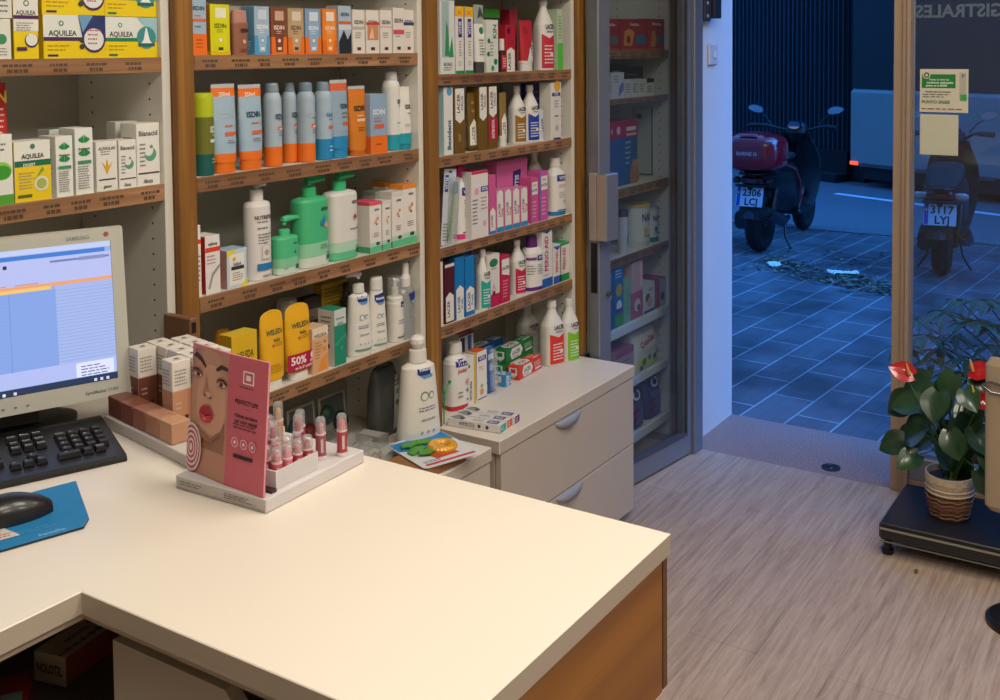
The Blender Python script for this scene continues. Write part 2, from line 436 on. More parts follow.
def paving():
    m, n, l, b = nt('clay_pavers'); tc = n.new('ShaderNodeTexCoord')
    mp = n.new('ShaderNodeMapping'); mp.inputs['Rotation'].default_value = (0, 0, math.radians(4)); l.new(tc.outputs['Object'], mp.inputs[0])
    br = n.new('ShaderNodeTexBrick'); br.inputs['Scale'].default_value = 1; br.inputs['Brick Width'].default_value = .42; br.inputs['Row Height'].default_value = .205; br.offset = .5
    br.inputs['Mortar Size'].default_value = .006; br.inputs['Mortar Smooth'].default_value = .4
    br.inputs['Color1'].default_value = (*lin('#56585E'), 1); br.inputs['Color2'].default_value = (*lin('#6A6A70'), 1); br.inputs['Mortar'].default_value = (*lin('#9FA6AC'), 1)
    l.new(mp.outputs[0], br.inputs['Vector'])
    # crossing joints
    b2 = n.new('ShaderNodeTexBrick'); b2.inputs['Scale'].default_value = 1; b2.inputs['Brick Width'].default_value = .42; b2.inputs['Row Height'].default_value = .068; b2.offset = .3
    b2.inputs['Mortar Size'].default_value = .0025; b2.inputs['Color1'].default_value = (1, 1, 1, 1); b2.inputs['Color2'].default_value = (.86, .86, .88, 1); b2.inputs['Mortar'].default_value = (.72, .72, .74, 1)
    l.new(mp.outputs[0], b2.inputs['Vector'])
    no = n.new('ShaderNodeTexNoise'); no.inputs['Scale'].default_value = 2.5; no.inputs['Detail'].default_value = 6; l.new(tc.outputs['Object'], no.inputs['Vector'])
    dr = ramp(n, l, no.outputs['Fac'], [(.35, '#909090'), (.6, '#FFFFFF')])
    a = n.new('ShaderNodeMix'); a.data_type = 'RGBA'; a.blend_type = 'MULTIPLY'; a.inputs[0].default_value = 1
    c = n.new('ShaderNodeMix'); c.data_type = 'RGBA'; c.blend_type = 'MULTIPLY'; c.inputs[0].default_value = .8
    l.new(br.outputs['Color'], a.inputs[6]); l.new(b2.outputs['Color'], a.inputs[7]); l.new(a.outputs[2], c.inputs[6]); l.new(dr, c.inputs[7]); l.new(c.outputs[2], b.inputs['Base Color'])
    b.inputs['Roughness'].default_value = .7
    bp = n.new('ShaderNodeBump'); bp.inputs['Strength'].default_value = .3; bp.inputs['Distance'].default_value = .004; l.new(br.outputs['Fac'], bp.inputs['Height']); bp.invert = True; l.new(bp.outputs[0], b.inputs['Normal'])
    return m
# ground
b = MB(); b.box(-2, -3, -.12, 3.70, 2.14, 0, plank_floor()); struct('floor', b)
b = MB(); b.box(3.70, -3, -.16, 4.125, 3.2, 0, speckle('pink_granite', '#5F4D4A', '#8C7570', '#B5A29C')); struct('trim_1', b)
KX = 8.9
b = MB(); b.box(4.125, -9, ZS-.3, KX+.55, 14, ZS, paving()); struct('pavement', b)
ASPH = speckle('asphalt', '#4A4C50', '#5B5E63', '#6C7076', 90, .8)
b = MB(); b.box(9.45, -14, ZS-.4, 32, 22, ZS-.02, ASPH); o = struct('road', b)
b = MB(); b.box(-.07, -6, 0, .07, 8, .012, speckle('kerb_granite', '#505055', '#66686D', '#7C7F84', 120)); o = struct('kerb', b, loc=(9.3, 1.8, ZS)); 
WALLM = M('#D9DAD8', .6, noise=.03, nscale=9, bump=.12)
# facade round the doorway
b = MB(); b.box(3.84, 1.68, 0.0, 4.125, 3.2, 2.75, WALLM); b.box(3.71, 1.68, 0, 3.84, 1.70, 2.75, WALLM)
b.box(3.72, -3.0, 2.35, 4.125, 1.68, 2.75, WALLM); b.box(3.72, -3.0, .0, 4.125, -1.9, 2.35, WALLM); b.box(3.752, -1.9, 0, 3.79, .80, .05, WALLM); b.box(3.80, -9, 2.9, 4.125, 12, 8, WALLM); b.box(3.80, 3.2, -.1, 4.125, 12, 2.9, WALLM); b.box(3.80, -9, -.1, 4.125, -3.1, 2.9, WALLM)
struct('wall_front', b)
b = MB(); b.box(-2, 2.11, 0, 3.84, 2.2, 2.75, M('#BDB9AC', .6)); struct('wall_left', b)
b = MB(); b.box(-2.1, -3, 0, -2, 2.2, 2.75, M('#C9C4B8', .6)); struct('wall_back', b)
b = MB(); b.box(-2, -3.1, 0, 4.1, -3, 2.75, M('#C9C4B8', .6)); struct('wall_right', b)
b = MB(); b.box(-2.1, -3.1, 2.75, 4.125, 3.2, 2.9, M('#DAD6CC', .7)); struct('ceiling', b)
# aluminium door jamb on the shelf side
b = MB(); b.box(3.635, 1.63, 0, 3.71, 1.679, 2.35, ALU, .003); b.box(3.71, 1.66, 0, 3.74, 1.68, 2.35, ALU); struct('trim_2', b)
# tan aluminium post between the doorway and the shop window, and the window frame
TAN = M('#A8917A', .45, metal=.15, noise=.04)
b = MB(); b.box(3.69, .877, .0, 3.76, .909, 2.35, TAN, .002); b.box(3.675, .860, 0, 3.75, .876, 2.35, TAN, .002); b.box(3.662, .8465, 0, 3.745, .859, 2.35, TAN, .002)
struct('trim_3', b)
win = bpy.data.objects.new('window_1', None); C.objects.link(win); win['kind'] = 'structure'
b = MB(); b.box(3.69, -1.9, .0, 3.75, .846, .05, TAN, .003); b.box(3.69, -1.9, .05, 3.74, .846, .13, ALU, .003); b.box(3.69, -1.9, 2.3, 3.75, .846, 2.35, TAN); b.box(3.702, .840, .13, 3.712, .846, 2.3, ALU)
b.build('window_frame', win)
b = MB(); b.box(3.712, -1.9, .13, 3.720, .846, 2.3, GLASS); b.build('window_pane', win)
LET = M('#7F8A96', .5)
b = MB(); pz = atX(930, 12, 3.72)
b.prnt([('t', 'FÓRMULAS MAGISTRALES', .5, .5, 1, LET, 1.2, 'm')], lambda x, z, e: (3.7212, pz.y+.045-x-.34, pz.z-.018+z), .9, .042)
b.build('window_lettering', win)
# floor pivot in the granite
b = MB(); b.lathe([(0, .034), (.004, .034), (.005, .028), (.003, .026), (.003, .012), (.006, .010)], M('#4A4D52', .35, metal=.8)); P0 = atZ(831, 468, 0)
tag(b.build('floor_pivot', loc=(P0.x, P0.y, .0005)), 'round dark metal door pivot set in the pink granite threshold', 'door pivot')
# ------------------------------------------------------------------ glass door folded back in front of the last shelf unit
door = bpy.data.objects.new('door_1', None); C.objects.link(door); door['kind'] = 'structure'
A = Vector((3.628, 1.642, 0)); Bp = Vector((3.058, 1.722, 0)); dv = (Bp-A); L = dv.length; ang = math.atan2(dv.y, dv.x)
door.location = A; door.rotation_euler = (0, 0, ang)   # local x runs from the hinge to the free edge; local -y is into the shelves... +y out
# with x pointing to -X, local +y points to -Y (towards the room)
b = MB()
b.box(0, -.045, .008, .03, 0, 2.3, ALU, .003); b.box(L-.066, -.045, .008, L, 0, 2.3, ALU, .003); b.box(L-.03, -.055, .52, L-.001, -.0455, 2.3, M('#6F7268', .5, metal=.2), .002)
b.box(.03, -.045, .008, L-.066, 0, .085, ALU, .003); b.box(.03, -.045, 2.22, L-.066, 0, 2.3, ALU, .003)
b.box(.03, -.02, .085, L-.066, .004, .095, M('#5E636B', .4, metal=.5)); b.box(.03, -.008, .095, .036, .002, 2.22, M('#3C3F44', .5))
b.build('door_frame', door)
b = MB(); b.box(.03, -.026, .09, L-.066, -.018, 2.22, GLASS); b.build('door_glass', door)
b = MB(); b.box(L, -.034, .73, L+.003, -.008, .90, M('#2B2B2C', .4, metal=.6), .001)
for z in (.745, .765, .86, .88): b.box(L+.0031, -.026, z, L+.0036, -.016, z+.010, '#0E0E0F')
b.build('lock_plate', door)
zt = atY(600, 176, 1.68).z; zb = atY(600, 245, 1.68).z
HM = M('#B3A69A', .4, metal=.25)
b = MB(); b.box(L-.052, .001, zb, L+.018, .045, zt, ALU, .004, {'+x': HM}); b.box(L+.001, -.03, zb, L+.018, .0005, zt, HM, .002); b.build('door_handle', door)
b = MB(); b.lathe([(0, .009), (.012, .009), (.014, .006)], M('#6B6A66', .3, metal=.8), 'Y'); P0 = atY(599, 299, 1.70)
b.build('lock_cylinder', door, loc=(L-.045, .001, P0.z))
# camera bracket and switch on the white reveal
P0 = atY(707, 14, 1.68)
t = thing('wall_sensor', 'small dark grey metal sensor box high on the white reveal', 'sensor', (P0.x-.03, 1.679, P0.z-.03))
b = MB(); b.box(-.06, -.03, 0, -.002, 0, .11, M('#3E4046', .5, metal=.3), .003); b.box(.0, -.045, .012, .07, 0, .115, M('#2E3036', .5, metal=.3), .004); b.build('housing', t)
for z in (.07, .02): b = MB(); b.lathe([(-.033, .006), (-.0305, .007)], '#AFB3BA', 'Y', (-.036, 0, z), 12); b.build('screw', t)
P0 = atY(711, 55, 1.68)
t = thing('light_switch', 'small white wall switch on the blue lit reveal below the sensor', 'switch', (P0.x, 1.679, P0.z-.04))
b = MB(); b.box(-.04, -.012, 0, .04, 0, .085, M('#C9CCD2', .4), .004); b.build('plate', t)
b = MB(); b.box(-.006, -.017, .028, .022, -.0125, .056, M('#E0E3E8', .3), .002); b.build('rocker', t)
# ================================================================== SHELVING
def tickets(b, x0, x1, z0, z1, y, rnd):
    """price tickets slid into the strip of a shelf"""
    x = x0+.02
    while x < x1-.05:
        w = .035+.02*rnd.random()
        for (f0, f1, q) in ((.55, .72, .95), (.2, .42, .62)):
            xx = x+w*(1-q)/2
            while xx < x+w*(1+q)/2:
                ww = .003+.008*rnd.random()
                b.poly([(xx, y, z0+(z1-z0)*f0), (xx+ww, y, z0+(z1-z0)*f0), (xx+ww, y, z0+(z1-z0)*f1), (xx, y, z0+(z1-z0)*f1)], '#54402F')
                xx += ww+.002
        x += w+.02+.03*rnd.random()
def unit(label, xl, xr, z0, shelves, post=True, fas=FASCIA, white=(), ztop=2.3, lp=.02):
    t = thing('shelving_unit', label, 'shelf', (xl, 1.805, z0))
    W = xr-xl; D = .29; y0 = 0; tt = lp
    for i, (a, c) in enumerate(((0, tt), (W-tt, W))):
        b = MB(); b.box(a, 0, .001, c, D-.012, ztop-z0, WHITE, .001)
        for yy in (.04, .23):
            for k in range(int((ztop-z0)/.032)-2):
                z = .05+k*.032; x = c+.0003 if i == 0 else a-.0003
                b.poly([(x, yy+.0028*math.cos(q*PI/4), z+.0028*math.sin(q*PI/4)) for q in range(8)], '#26241F')
        b.build('side_panel', t)
    b = MB(); b.box(0, D-.011, .001, W, D, ztop-z0, BACKP); b.build('back_panel', t)
    rnd = random.Random(int(xl*100))
    for zt_, th, kind in shelves:
        z = zt_-z0
        b = MB(); b.box(tt+.0005, .006, z-.020, W-tt-.0005, D-.012, z, WHITE if kind != 'w' else M('#D5D8DA', .45), .001); s = b.build('shelf', t)
        b = MB()
        if kind == 'w': b.box(tt+.0005, -.002, z-th, W-tt-.0005, .005, z, M('#DCDFE2', .4), .002)
        else:
            b.box(tt+.0005, -.001, z-th, W-tt-.0005, .005, z+.001, fas, .001)
            tickets(b, tt, W-tt, z-th, z, -.0014, rnd)
        b.build('label_strip', s)
    if post:
        b = MB(); b.box(W+.0005, -.019, .0, W+.0455, -.0015, ztop-z0, WOODPOST, .002); b.box(W+.0005, -.0015, .0, W+.0390, .285, ztop-z0, WOODPOST); b.build('upright_post', t)
    return t
S1A, S1B = 1.543, 1.285
S2A, S2B, S2C, S2D, B2 = 1.546, 1.288, 1.033, .775, .508
S3A, S3B, S3C, S3D, B3 = 1.486, 1.257, 1.000, .778, .511
u1 = unit('white shelving unit behind the monitor with vitamins and digestion boxes', .60, 1.422, .0, [(1.80, .032, 'f'), (S1A, .03, 'f'), (S1B, .033, 'f')])
u2 = unit('white shelving unit with wooden strips holding sun creams and baby bottles', 1.462, 2.236, B2+.001, [(1.80, .03, 'f'), (S2A, .031, 'f'), (S2B, .031, 'f'), (S2C, .033, 'f'), (S2D, .03, 'f')])
u3 = unit('white shelving unit full of toothpaste boxes and mouthwash bottles', 2.276, 3.040, B3+.001, [(1.75, .03, 'f'), (S3A, .031, 'f'), (S3B, .030, 'f'), (S3C, .027, 'f'), (S3D, .032, 'f')])
z4 = [atY(635, v, 1.805).z for v in (50.5, 97.5, 186, 252.5)]
u4 = unit('white shelving unit standing behind the folded back glass door', 3.082, 3.79, .0, [(z4[0], .030, 'f'), (z4[1], .018, 'f'), (z4[2], .032, 'f'), (z4[3], .030, 'f'), (.532, .034, 'w'), (.315, .03, 'w'), (.10, .034, 'w')])
b = MB(); b.box(-.083, -.085, .0, -.066, -.003, .060, M('#7D583E', .5, noise=.15), .002); b.box(-.080, -.0858, .030, -.069, -.0852, .052, '#17130F')
P0 = atY(187, 320, 1.72)
b.build('wooden_ledge', u1, loc=(.871, 0, P0.z-.060))
# ------------------------------------------------------------------ low cabinets
def drawers(label, xl, xr, zt, fronts, hand=(), gap=.0):
    t = thing('base_cabinet', label, 'cabinet', (xl, 1.585, 0)); W = xr-xl; D = .515
    b = MB(); b.box(.012, .022, .03, W-.004, D-.004, zt-.037, CABWHITE); b.box(.03, .05, 0, W-.004, D-.03, .03, '#8A8378'); b.build('carcass', t)
    b = MB(); b.box(0, -.004, zt-.036, W, .219, zt, TOPWHITE, .0015, {'-y': CABWHITE, '-x': CABWHITE}); b.box(0.0, .219, zt-.036, W, D, zt, TOPWHITE); b.build('top_panel', t)
    for i, (z0, z1, hx) in enumerate(fronts):
        b = MB(); b.box(.014+gap, 0, z0, W-.002, .02, z1, CABWHITE, .0015); d = b.build('drawer_front', t)
        if hx:
            a, c = hx; zc = z1
            b = MB(); n = 14; vs = []; 
            for k in range(n+1):
                q = k/n; x = a+(c-a)*q; dp = math.sin(PI*q)**.6
                vs += [(x, -.001, zc-.001), (x, -.016*dp-.001, zc-.004*dp), (x, -.012*dp-.001, zc-.028*dp-.001), (x, -.0006, zc-.030*dp-.0012)]
            fs = []
            for k in range(n):
                for j in range(3): fs.append((k*4+j, (k+1)*4+j, (k+1)*4+j+1, k*4+j+1))
            b.add(vs, fs, M('#A2A4AC', .5, metal=.3), True); b.build('drawer_handle', d)
    return t
zs_ = atY(631, 445, 1.585).z
h1 = [atY(u, v, 1.57).x-2.262 for u, v in ((559, 419), (585, 405))]
h2 = [atY(u, v, 1.57).x-2.262 for u, v in ((560, 496), (587, 477))]
drawers('white low drawer cabinet with pale grey lens shaped handles', 2.262, 3.043, B3, [(zs_+.002, B3-.040, h1), (.03, zs_-.002, h2)])
drawers('white low cabinet under the baby products beside the main counter', 1.469, 2.226, B2, [(.26, B2-.040, None), (.03, .256, None)])
# ================================================================== THE COUNTER
CT = .90
t = thing('service_counter', 'large cream white L shaped service counter with wooden end panel', 'counter', (1.264, .603, 0))
b = MB()
x0, x1, y0, y1, y2 = -2.4+0-.0, 0, 0, .552, 1.195     # local: x to the left is negative
xi = .763-1.264
top = [(xi, 0), (0, 0), (0, 1.2), (-2.2, 1.2), (-2.2, .552), (xi, .552)]
z0, z1 = CT-.028, CT
EDGE = M('#B5A898', .45)
c_ = .0012
n_ = len(top)
cen = Vector((-.3, .8))
ins = [(xi+c_, c_), (-c_, c_), (-c_, 1.2-c_), (-2.2+c_, 1.2-c_), (-2.2+c_, .552+c_), (xi+c_, .552+c_)]
b.poly([(*p, z1) for p in ins[:2]+[(-c_, .552+c_), (xi+c_, .552+c_)]], TOPWHITE)
b.poly([(*p, z1) for p in [(-c_, .552+c_), ins[2], ins[3], ins[4], (xi+c_, .552+c_)]], TOPWHITE)
for i in range(n_):
    p, q = top[i], top[(i+1) % n_]; pi, qi = ins[i], ins[(i+1) % n_]
    b.poly([(*p, z0), (*q, z0), (*q, z1-c_), (*p, z1-c_)], EDGE); b.poly([(*p, z1-c_), (*q, z1-c_), (*qi, z1), (*pi, z1)], TOPWHITE)
b.poly([(*p, z0) for p in top[::-1]], EDGE)
b.build('worktop', t)
# apron strip under the inner edges
b = MB(); b.box(xi+.008, .012, CT-.040, xi+.026, .56, z0-.0005, EDGE); b.box(-2.2, .56, CT-.040, xi+.026, .578, z0-.0005, EDGE); b.build('apron', t)
b = MB(); b.box(xi+.03, .006, .684, -.013, .024, z0-.0005, WOODPANEL, .001); b.box(-.022, .0245, .684, -.004, .60, z0-.0005, WOODPANEL, .001); b.box(-.0122, .005, .688, -.0005, .024, z0-.001, wood('dark_edge', '#3F2510', '#6B4320', 'Z'))
b.build('end_panel', t)
b = MB(); b.box(-.40, .06, .0, -.12, .58, .68, wood('plinth_oak', '#6E4218', '#9A6A30', 'Z')); b.box(-.40, .03, .68, -.05, .57, z0-.001, M('#8F867A', .5)); b.build('pedestal', t)
# shelf under the L and drawer front facing the assistant
b = MB(); b.box(-2.2, .60, .625, -.03, 1.15, .645, M('#6C645A', .6)); b.box(-2.2, 1.15, .0, -.03, 1.165, .86, M('#5A534A', .6)); b.box(-.028, .61, .0, -.012, 1.15, .86, M('#5A534A', .6)); b.build('under_shelf', t)
b = MB()
dx = xi+.024; yb = .528; zt = .835
pts = [(yb, .45), (yb, zt), (yb-.20, zt)]
for k in range(9):
    q = k/8; pts.append((yb-.20-.05*q, zt-.03*math.sin(q*PI/2)))
pts += [(.02, zt-.03), (.02, .45)]
b.poly([(dx, *p) for p in pts], CABWHITE); b.poly([(dx+.018, *p) for p in pts[::-1]], CABWHITE)
for p, q in zip(pts, pts[1:]+pts[:1]): b.poly([(dx, *q), (dx, *p), (dx+.018, *p), (dx+.018, *q)], '#B8AEA0')
b.build('drawer_front', t)
# boxes lying on the dark shelf below the counter
def flatbox(name, label, cat, c, w, d, h, rot, col, top=(), left=(), front=(), faces={}, group=None):
    b = MB(); b.box(-w/2, -d/2, 0, w/2, d/2, h, col, .0008, faces)
    if top: b.prnt(top, lambda x, y, e: (x, y-d/2, h+e), w, d)
    if left: b.prnt(left, m_left(w), d, h)
    if front: b.prnt(front, m_front(d), w, h)
    return tag(b.build(name, loc=c, rot=rot), label, cat, group)
c0 = atZ(70, 690, .66)
flatbox('medicine_box', 'white and orange medicine carton lying in the dark space under the counter', 'box', (.928, 1.415, .6465), .058, .11, .044, math.radians(-78), '#C9BDAA',
        top=[('t', 'NOLOTIL', .45, .5, .13, '#4A4038', .7, 90), sp(.7, .1, .9, .9, 6), ('c', .3, .8, .1, '#9A7A5A'), ('r', .80, 0, .84, 1, '#3E5A50')], front=[('t', 'NOLOTIL', .5, .5, .3, '#4A4038', .8)], faces={'+x': '#A8501E'})
flatbox('medicine_box', 'red and white carton half seen at the left edge under the counter', 'box', (.77, 1.36, .6465), .08, .12, .045, math.radians(-35), '#8C1D18', top=[('r', .1, .1, .9, .6, '#7A8C84')])
b = MB()
n = 14; vs = []
for k in range(n+1):
    a = -.5+1.3*k/n; vs += [(.05*math.sin(a)*2, .11*k/n, .0), (.05*math.sin(a)*2+.01, .11*k/n, .15)]
b.add(vs, [(2*k, 2*k+2, 2*k+3, 2*k+1) for k in range(n)], '#8A8378', True)
b.prnt([sp(.1, .15, .9, .95, 14, '#5A544C')], lambda x, z, e: (.05*math.sin(-.5+1.3*(x/.11+.5))*2+.01*z/.15-.0006, x+.055, z), .10, .14)
tag(b.build('paper_leaflet', loc=(.845, 1.475, .6465), rot=math.radians(-30)), 'curled grey printed leaflet standing behind the carton under the counter', 'leaflet')
# ================================================================== PRODUCTS
PURP, YEL, GRN = '#4B2450', '#E8CC00', '#1F7A4C'
def bands(*a):   # (z0, z1, colour)
    return [('r', 0, z0, 1, z1, c) for z0, z1, c in a]
# ---- unit 1, upper shelf
GV = 'yellow and white vitamin cartons'
def aq_wide(name, stripe, kind, label, u0, u1, vt, zs, d=.09, zb=None, h=None):
    f = [('r', 0, .45, 1, 1, '#DDE2DA'), ('r', 0, 0, 1, .40, YEL), ('r', 0, .40, .62, .49, stripe), ('t', 'AQUILEA', .30, .58, .12, '#3C4038', .45),
         ('c', .28, .80, .04, '#4E7F68'), ('c', .28, .80, .022, '#DDE2DA'), ('r', .06, .05, .22, .10, stripe), sp(.06, .16, .45, .34, 2, '#B89A00')]
    if kind == 'moon': f += [('p', [(.55, 1), (1, 1), (1, .38), (.62, .42)], '#27346A'), ('p', [(.55, 1), (.8, 1), (.62, .6)], '#6E9CC0'), ('c', .80, .42, .19, PURP), ('c', .80, .44, .165, '#DCE0DA'), sp(.70, .3, .92, .7, 4, '#B06070'), ('c', .60, .42, .04, '#3C3A30'), ('c', .60, .27, .04, '#3C3A30')]
    else: f += [('p', [(.6, 1), (1, 1), (1, .4)], '#9CC4CC'), ('c', .78, .50, .19, '#3F8C8A'), ('p', [(.66, .34), (.90, .34), (.84, .44), (.81, .62), (.79, .74), (.77, .74), (.75, .62), (.72, .44)], '#E6EDEB'), ('r', .62, .28, .94, .36, '#23605E')]
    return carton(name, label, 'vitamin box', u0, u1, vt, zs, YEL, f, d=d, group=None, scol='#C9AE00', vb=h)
hA = atY(75, 16, YF).z-S1A
carton('vitamin_box', 'white carton with a green leaf blob at the left end of the top yellow row', 'vitamin box', -6, 12, 19, S1A, '#DCDDD2', [('c', .45, .5, .3, '#3E8A5E'), sp(.1, .08, .9, .3, 3)], d=.08)
P0 = S1A+atY(3, 19, YF).z-S1A
carton('vitamin_box', 'white carton with a dark navy blob stacked on the leaf blob carton', 'vitamin box', -6, 12, -40, P0+.001, '#DCDDD2', [('r', .0, .45, .8, .75, '#1E2440'), sp(.1, .08, .9, .35, 3)], d=.08)
carton('vitamin_box', 'tall narrow white and yellow carton with purple stripe and round clock drawing', 'vitamin box', 12.5, 38, -34, S1A, YEL,
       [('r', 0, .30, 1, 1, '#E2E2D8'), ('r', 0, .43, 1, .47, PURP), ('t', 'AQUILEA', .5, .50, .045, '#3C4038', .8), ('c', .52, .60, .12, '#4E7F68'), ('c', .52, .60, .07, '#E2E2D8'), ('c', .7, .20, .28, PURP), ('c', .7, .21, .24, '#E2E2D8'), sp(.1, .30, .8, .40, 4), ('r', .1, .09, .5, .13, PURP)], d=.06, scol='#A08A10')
aq_wide('vitamin_box', PURP, 'moon', 'wide yellow and white carton with purple stripe and night sky circle, lower of its stack', 43.5, 106, 15, S1A)
aq_wide('vitamin_box', PURP, 'moon', 'wide yellow carton with purple circle stacked on top of the night sky carton', 41.5, 105, -30, S1A+hA+.001, h=hA)
aq_wide('vitamin_box', GRN, 'yoga', 'wide yellow and white carton with green stripe and meditating figure, lower of its stack', 109.5, 161.5, 16, S1A, h=hA)
aq_wide('vitamin_box', GRN, 'yoga', 'wide yellow carton with meditating figure stacked on top of its twin beside the wooden post', 110, 162, -30, S1A+hA+.001, h=hA)
# ---- unit 1, lower shelf
carton('pharmacy_box', 'tall red carton with white print standing behind the green leaf carton', 'medicine box', -12, 7.5, 83, S1B, '#B8201C', [('t', 'N', .75, .88, .1, '#E6C040', .5), sp(.2, .55, .95, .8, 5, '#E8C8C0'), ('t', '30', .75, .46, .09, '#E8C8C0', .5)], d=.04, yf=YF+.07)
carton('pharmacy_box', 'white carton with big bright green leaf at the left edge of the shelf', 'medicine box', -14, 13.5, 135, S1B, '#E2E4DC', [('r', 0, 0, 1, .14, '#4FA22E'), ('c', .55, .48, .40, '#8CC63A', .34), ('c', .6, .46, .32, '#3C9A2A', .26), sp(.2, .75, .9, .9, 2)], d=.06)
carton('pharmacy_box', 'white and yellow digestion carton with dark green band', 'medicine box', 14.5, 51.5, 141, S1B, '#E4E4DA',
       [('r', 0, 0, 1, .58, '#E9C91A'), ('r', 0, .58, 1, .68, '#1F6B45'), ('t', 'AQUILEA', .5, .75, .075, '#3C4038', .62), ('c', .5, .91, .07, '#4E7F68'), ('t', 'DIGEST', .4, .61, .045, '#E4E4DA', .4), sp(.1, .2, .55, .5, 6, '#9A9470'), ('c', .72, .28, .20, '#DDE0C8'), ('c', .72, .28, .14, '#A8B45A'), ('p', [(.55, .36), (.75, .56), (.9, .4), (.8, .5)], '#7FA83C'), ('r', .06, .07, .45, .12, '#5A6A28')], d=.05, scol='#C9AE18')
def leafbox(label, u0, u1, vt, yf=YF):
    L_ = [('r', 0, 0, 1, 1, '#E3E5DE')]
    for z in (.80, .60):
        for s in (-1, 1):
            for a in (.2, .55, .9):
                x, q = s*.34*a+.5, z+.07*(1-a)
                L_.append(('p', [(.5, z-.02), (x-.05*s, q+.05), (x+.03*s, q+.005), (.5+.1*s, z-.025)], '#1F8A4A'))
    L_ += [('t', 'Iberogast', .5, .69, .035, '#4A4038', .8), ('r', .12, .46, .88, .51, '#3F8F5C'), sp(.12, .08, .88, .44, 10)]
    return carton('pharmacy_box', label, 'medicine box', u0, u1, vt, S1B, '#DDDFD8', L_, d=.05, yf=yf, side=[sp(.2, .2, .8, .9, 14)])
leafbox('tall white carton with green leaf prints, left of the leaf pair', 56, 73.2, 136)
leafbox('tall white carton with green leaf prints, right and taller of the leaf pair', 75.2, 93.3, 128)
carton('pharmacy_box', 'plain white carton standing behind the pair of leaf print cartons', 'medicine box', 50, 72, 129, S1B, '#C6CAC0', d=.04, yf=YF+.075, tcol='#5E8A70')
carton('pharmacy_box', 'white carton with small yellow plant drawing', 'medicine box', 96.5, 118, 141.5, S1B, '#E2E1D8', [('t', 'ALIVIOLAS', .5, .86, .06, '#5A5A52', .8), ('r', .1, .22, .9, .25, '#4A3A48'), ('p', [(.5, .34), (.25, .6), (.42, .5), (.5, .66), (.58, .5), (.78, .6)], '#D9A82A'), sp(.2, .72, .8, .82, 2), ('t', 'gases', .5, .1, .06, '#5A5A52', .4)], d=.05)
def bian(label, u0, u1, vt, yf=YF):
    return carton('pharmacy_box', label, 'medicine box', u0, u1, vt, S1B, '#E4E3DA', [('t', 'Bianacid', .5, .84, .08, '#5A5E58', .8), ('r', .05, .19, .95, .215, '#4A3A48'), ('c', .58, .50, .26, '#5E9E80'), ('c', .50, .56, .20, '#E4E3DA'), ('c', .62, .62, .07, '#5E9E80'), sp(.12, .3, .4, .7, 6), ('t', 'Aboca', .45, .08, .07, '#6A6A62', .4)], d=.05, yf=yf, side=[sp(.2, .2, .8, .8, 10)])
bian('small white carton with a green stomach drawing', 119.2, 137, 140)
bian('large white carton with a green stomach drawing by the wooden post', 140, 163.5, 123)
carton('pharmacy_box', 'plain white carton standing behind the large stomach carton', 'medicine box', 120, 142, 121, S1B, '#CFCFC6', d=.03, yf=YF+.07)

# ---- unit 2, shelf A : sun care cartons
OR, LB, BL = '#E8721C', '#9FB9CC', '#1F87BC'
def suncart(label, u0, u1, vt, body, low, bottle, cap, txt='#33424E', split=.42, side=None, yf=YF, d=.042, name='ISDIN'):
    f = [('r', 0, 0, 1, split, low), ('p', [(.30, .06), (.72, .06), (.86, .72), (.16, .72)], bottle), ('r', .24, .73, .80, .93, cap), ('t', name, .5, .58, .085, txt, .74), ('c', .5, .3, .14, body if bottle != body else low), ('c', .5, .3, .09, '#E8E0D0'), sp(.3, .44, .7, .52, 2, txt), ('r', .38, .1, .62, .16, txt)]
    return carton('sunscreen_box', label, 'sunscreen box', u0, u1, vt, S2A, body, f, d=d, yf=yf, side=[('r', 0, 0, 1, split, low), sp(.2, .1, .8, .3, 4, txt)], scol=side)
carton('sunscreen_box', 'tall light blue over orange sunscreen carton beside the left wooden post', 'sunscreen box', 191, 206.8, -12, S2A, LB, [('r', 0, 0, 1, .32, OR), ('t', 'ISDIN', .5, .70, .06, '#2B3E52', .8), ('r', .1, .50, .95, .545, '#E06A40'), sp(.2, .56, .8, .62, 1, '#D9703A'), sp(.2, .4, .8, .46, 1), sp(.3, .1, .8, .26, 3, '#B8500E')], d=.045)
suncart('bright yellow sunscreen carton with pale cap drawing', 210.5, 230.5, 4.5, '#D6D400', '#E0B01C', '#DAD900', '#E8E6C8', '#4A4A20', .08, '#C67A18')
carton('sunscreen_box', 'brown sunscreen carton standing behind the tan fluid bottle', 'sunscreen box', 230, 247, 6.5, S2A, '#8C5A4A', [('r', 0, .86, 1, 1, '#9C9A94')], d=.035, yf=YF+.045)
vessel('sunscreen_bottle', 'flat tan brown sunscreen bottle with rose cap between yellow and blue cartons', 'sunscreen bottle', 241.5, 17.5, 10.5, S2A,
       [(0, .80, 3), (.01, .84, 3), (.70, .98, 3), (.73, .9, 3)], [('cap', [(.731, .86, 3), (.985, .80, 3), (1, .74, 3)], '#B98878')], [('t', 'ISDIN', .66, .55, .09, '#2E1E18', .5), ('c', .62, .3, .1, '#D9B8A4'), sp(.4, .06, .85, .14, 2, '#2E1E18')], k=.42, cols='#96604A')
suncart('blue over blue sunscreen carton with side panel in bright blue', 254.6, 270, 6.5, LB, '#4E9CCB', LB, '#C8D4DC', '#E8ECEE', .40, '#6BA4CC')
suncart('dark brown sunscreen carton with orange lower sides', 271.3, 287.2, 8, '#85492C', OR, '#7A4228', '#C8A890', '#E8DCCC', .38)
suncart('beige sunscreen carton with orange lower sides', 288.3, 304.4, 8.5, '#B99A72', OR, '#C0A27C', '#D8CCB8', '#4A3A2A', .38)
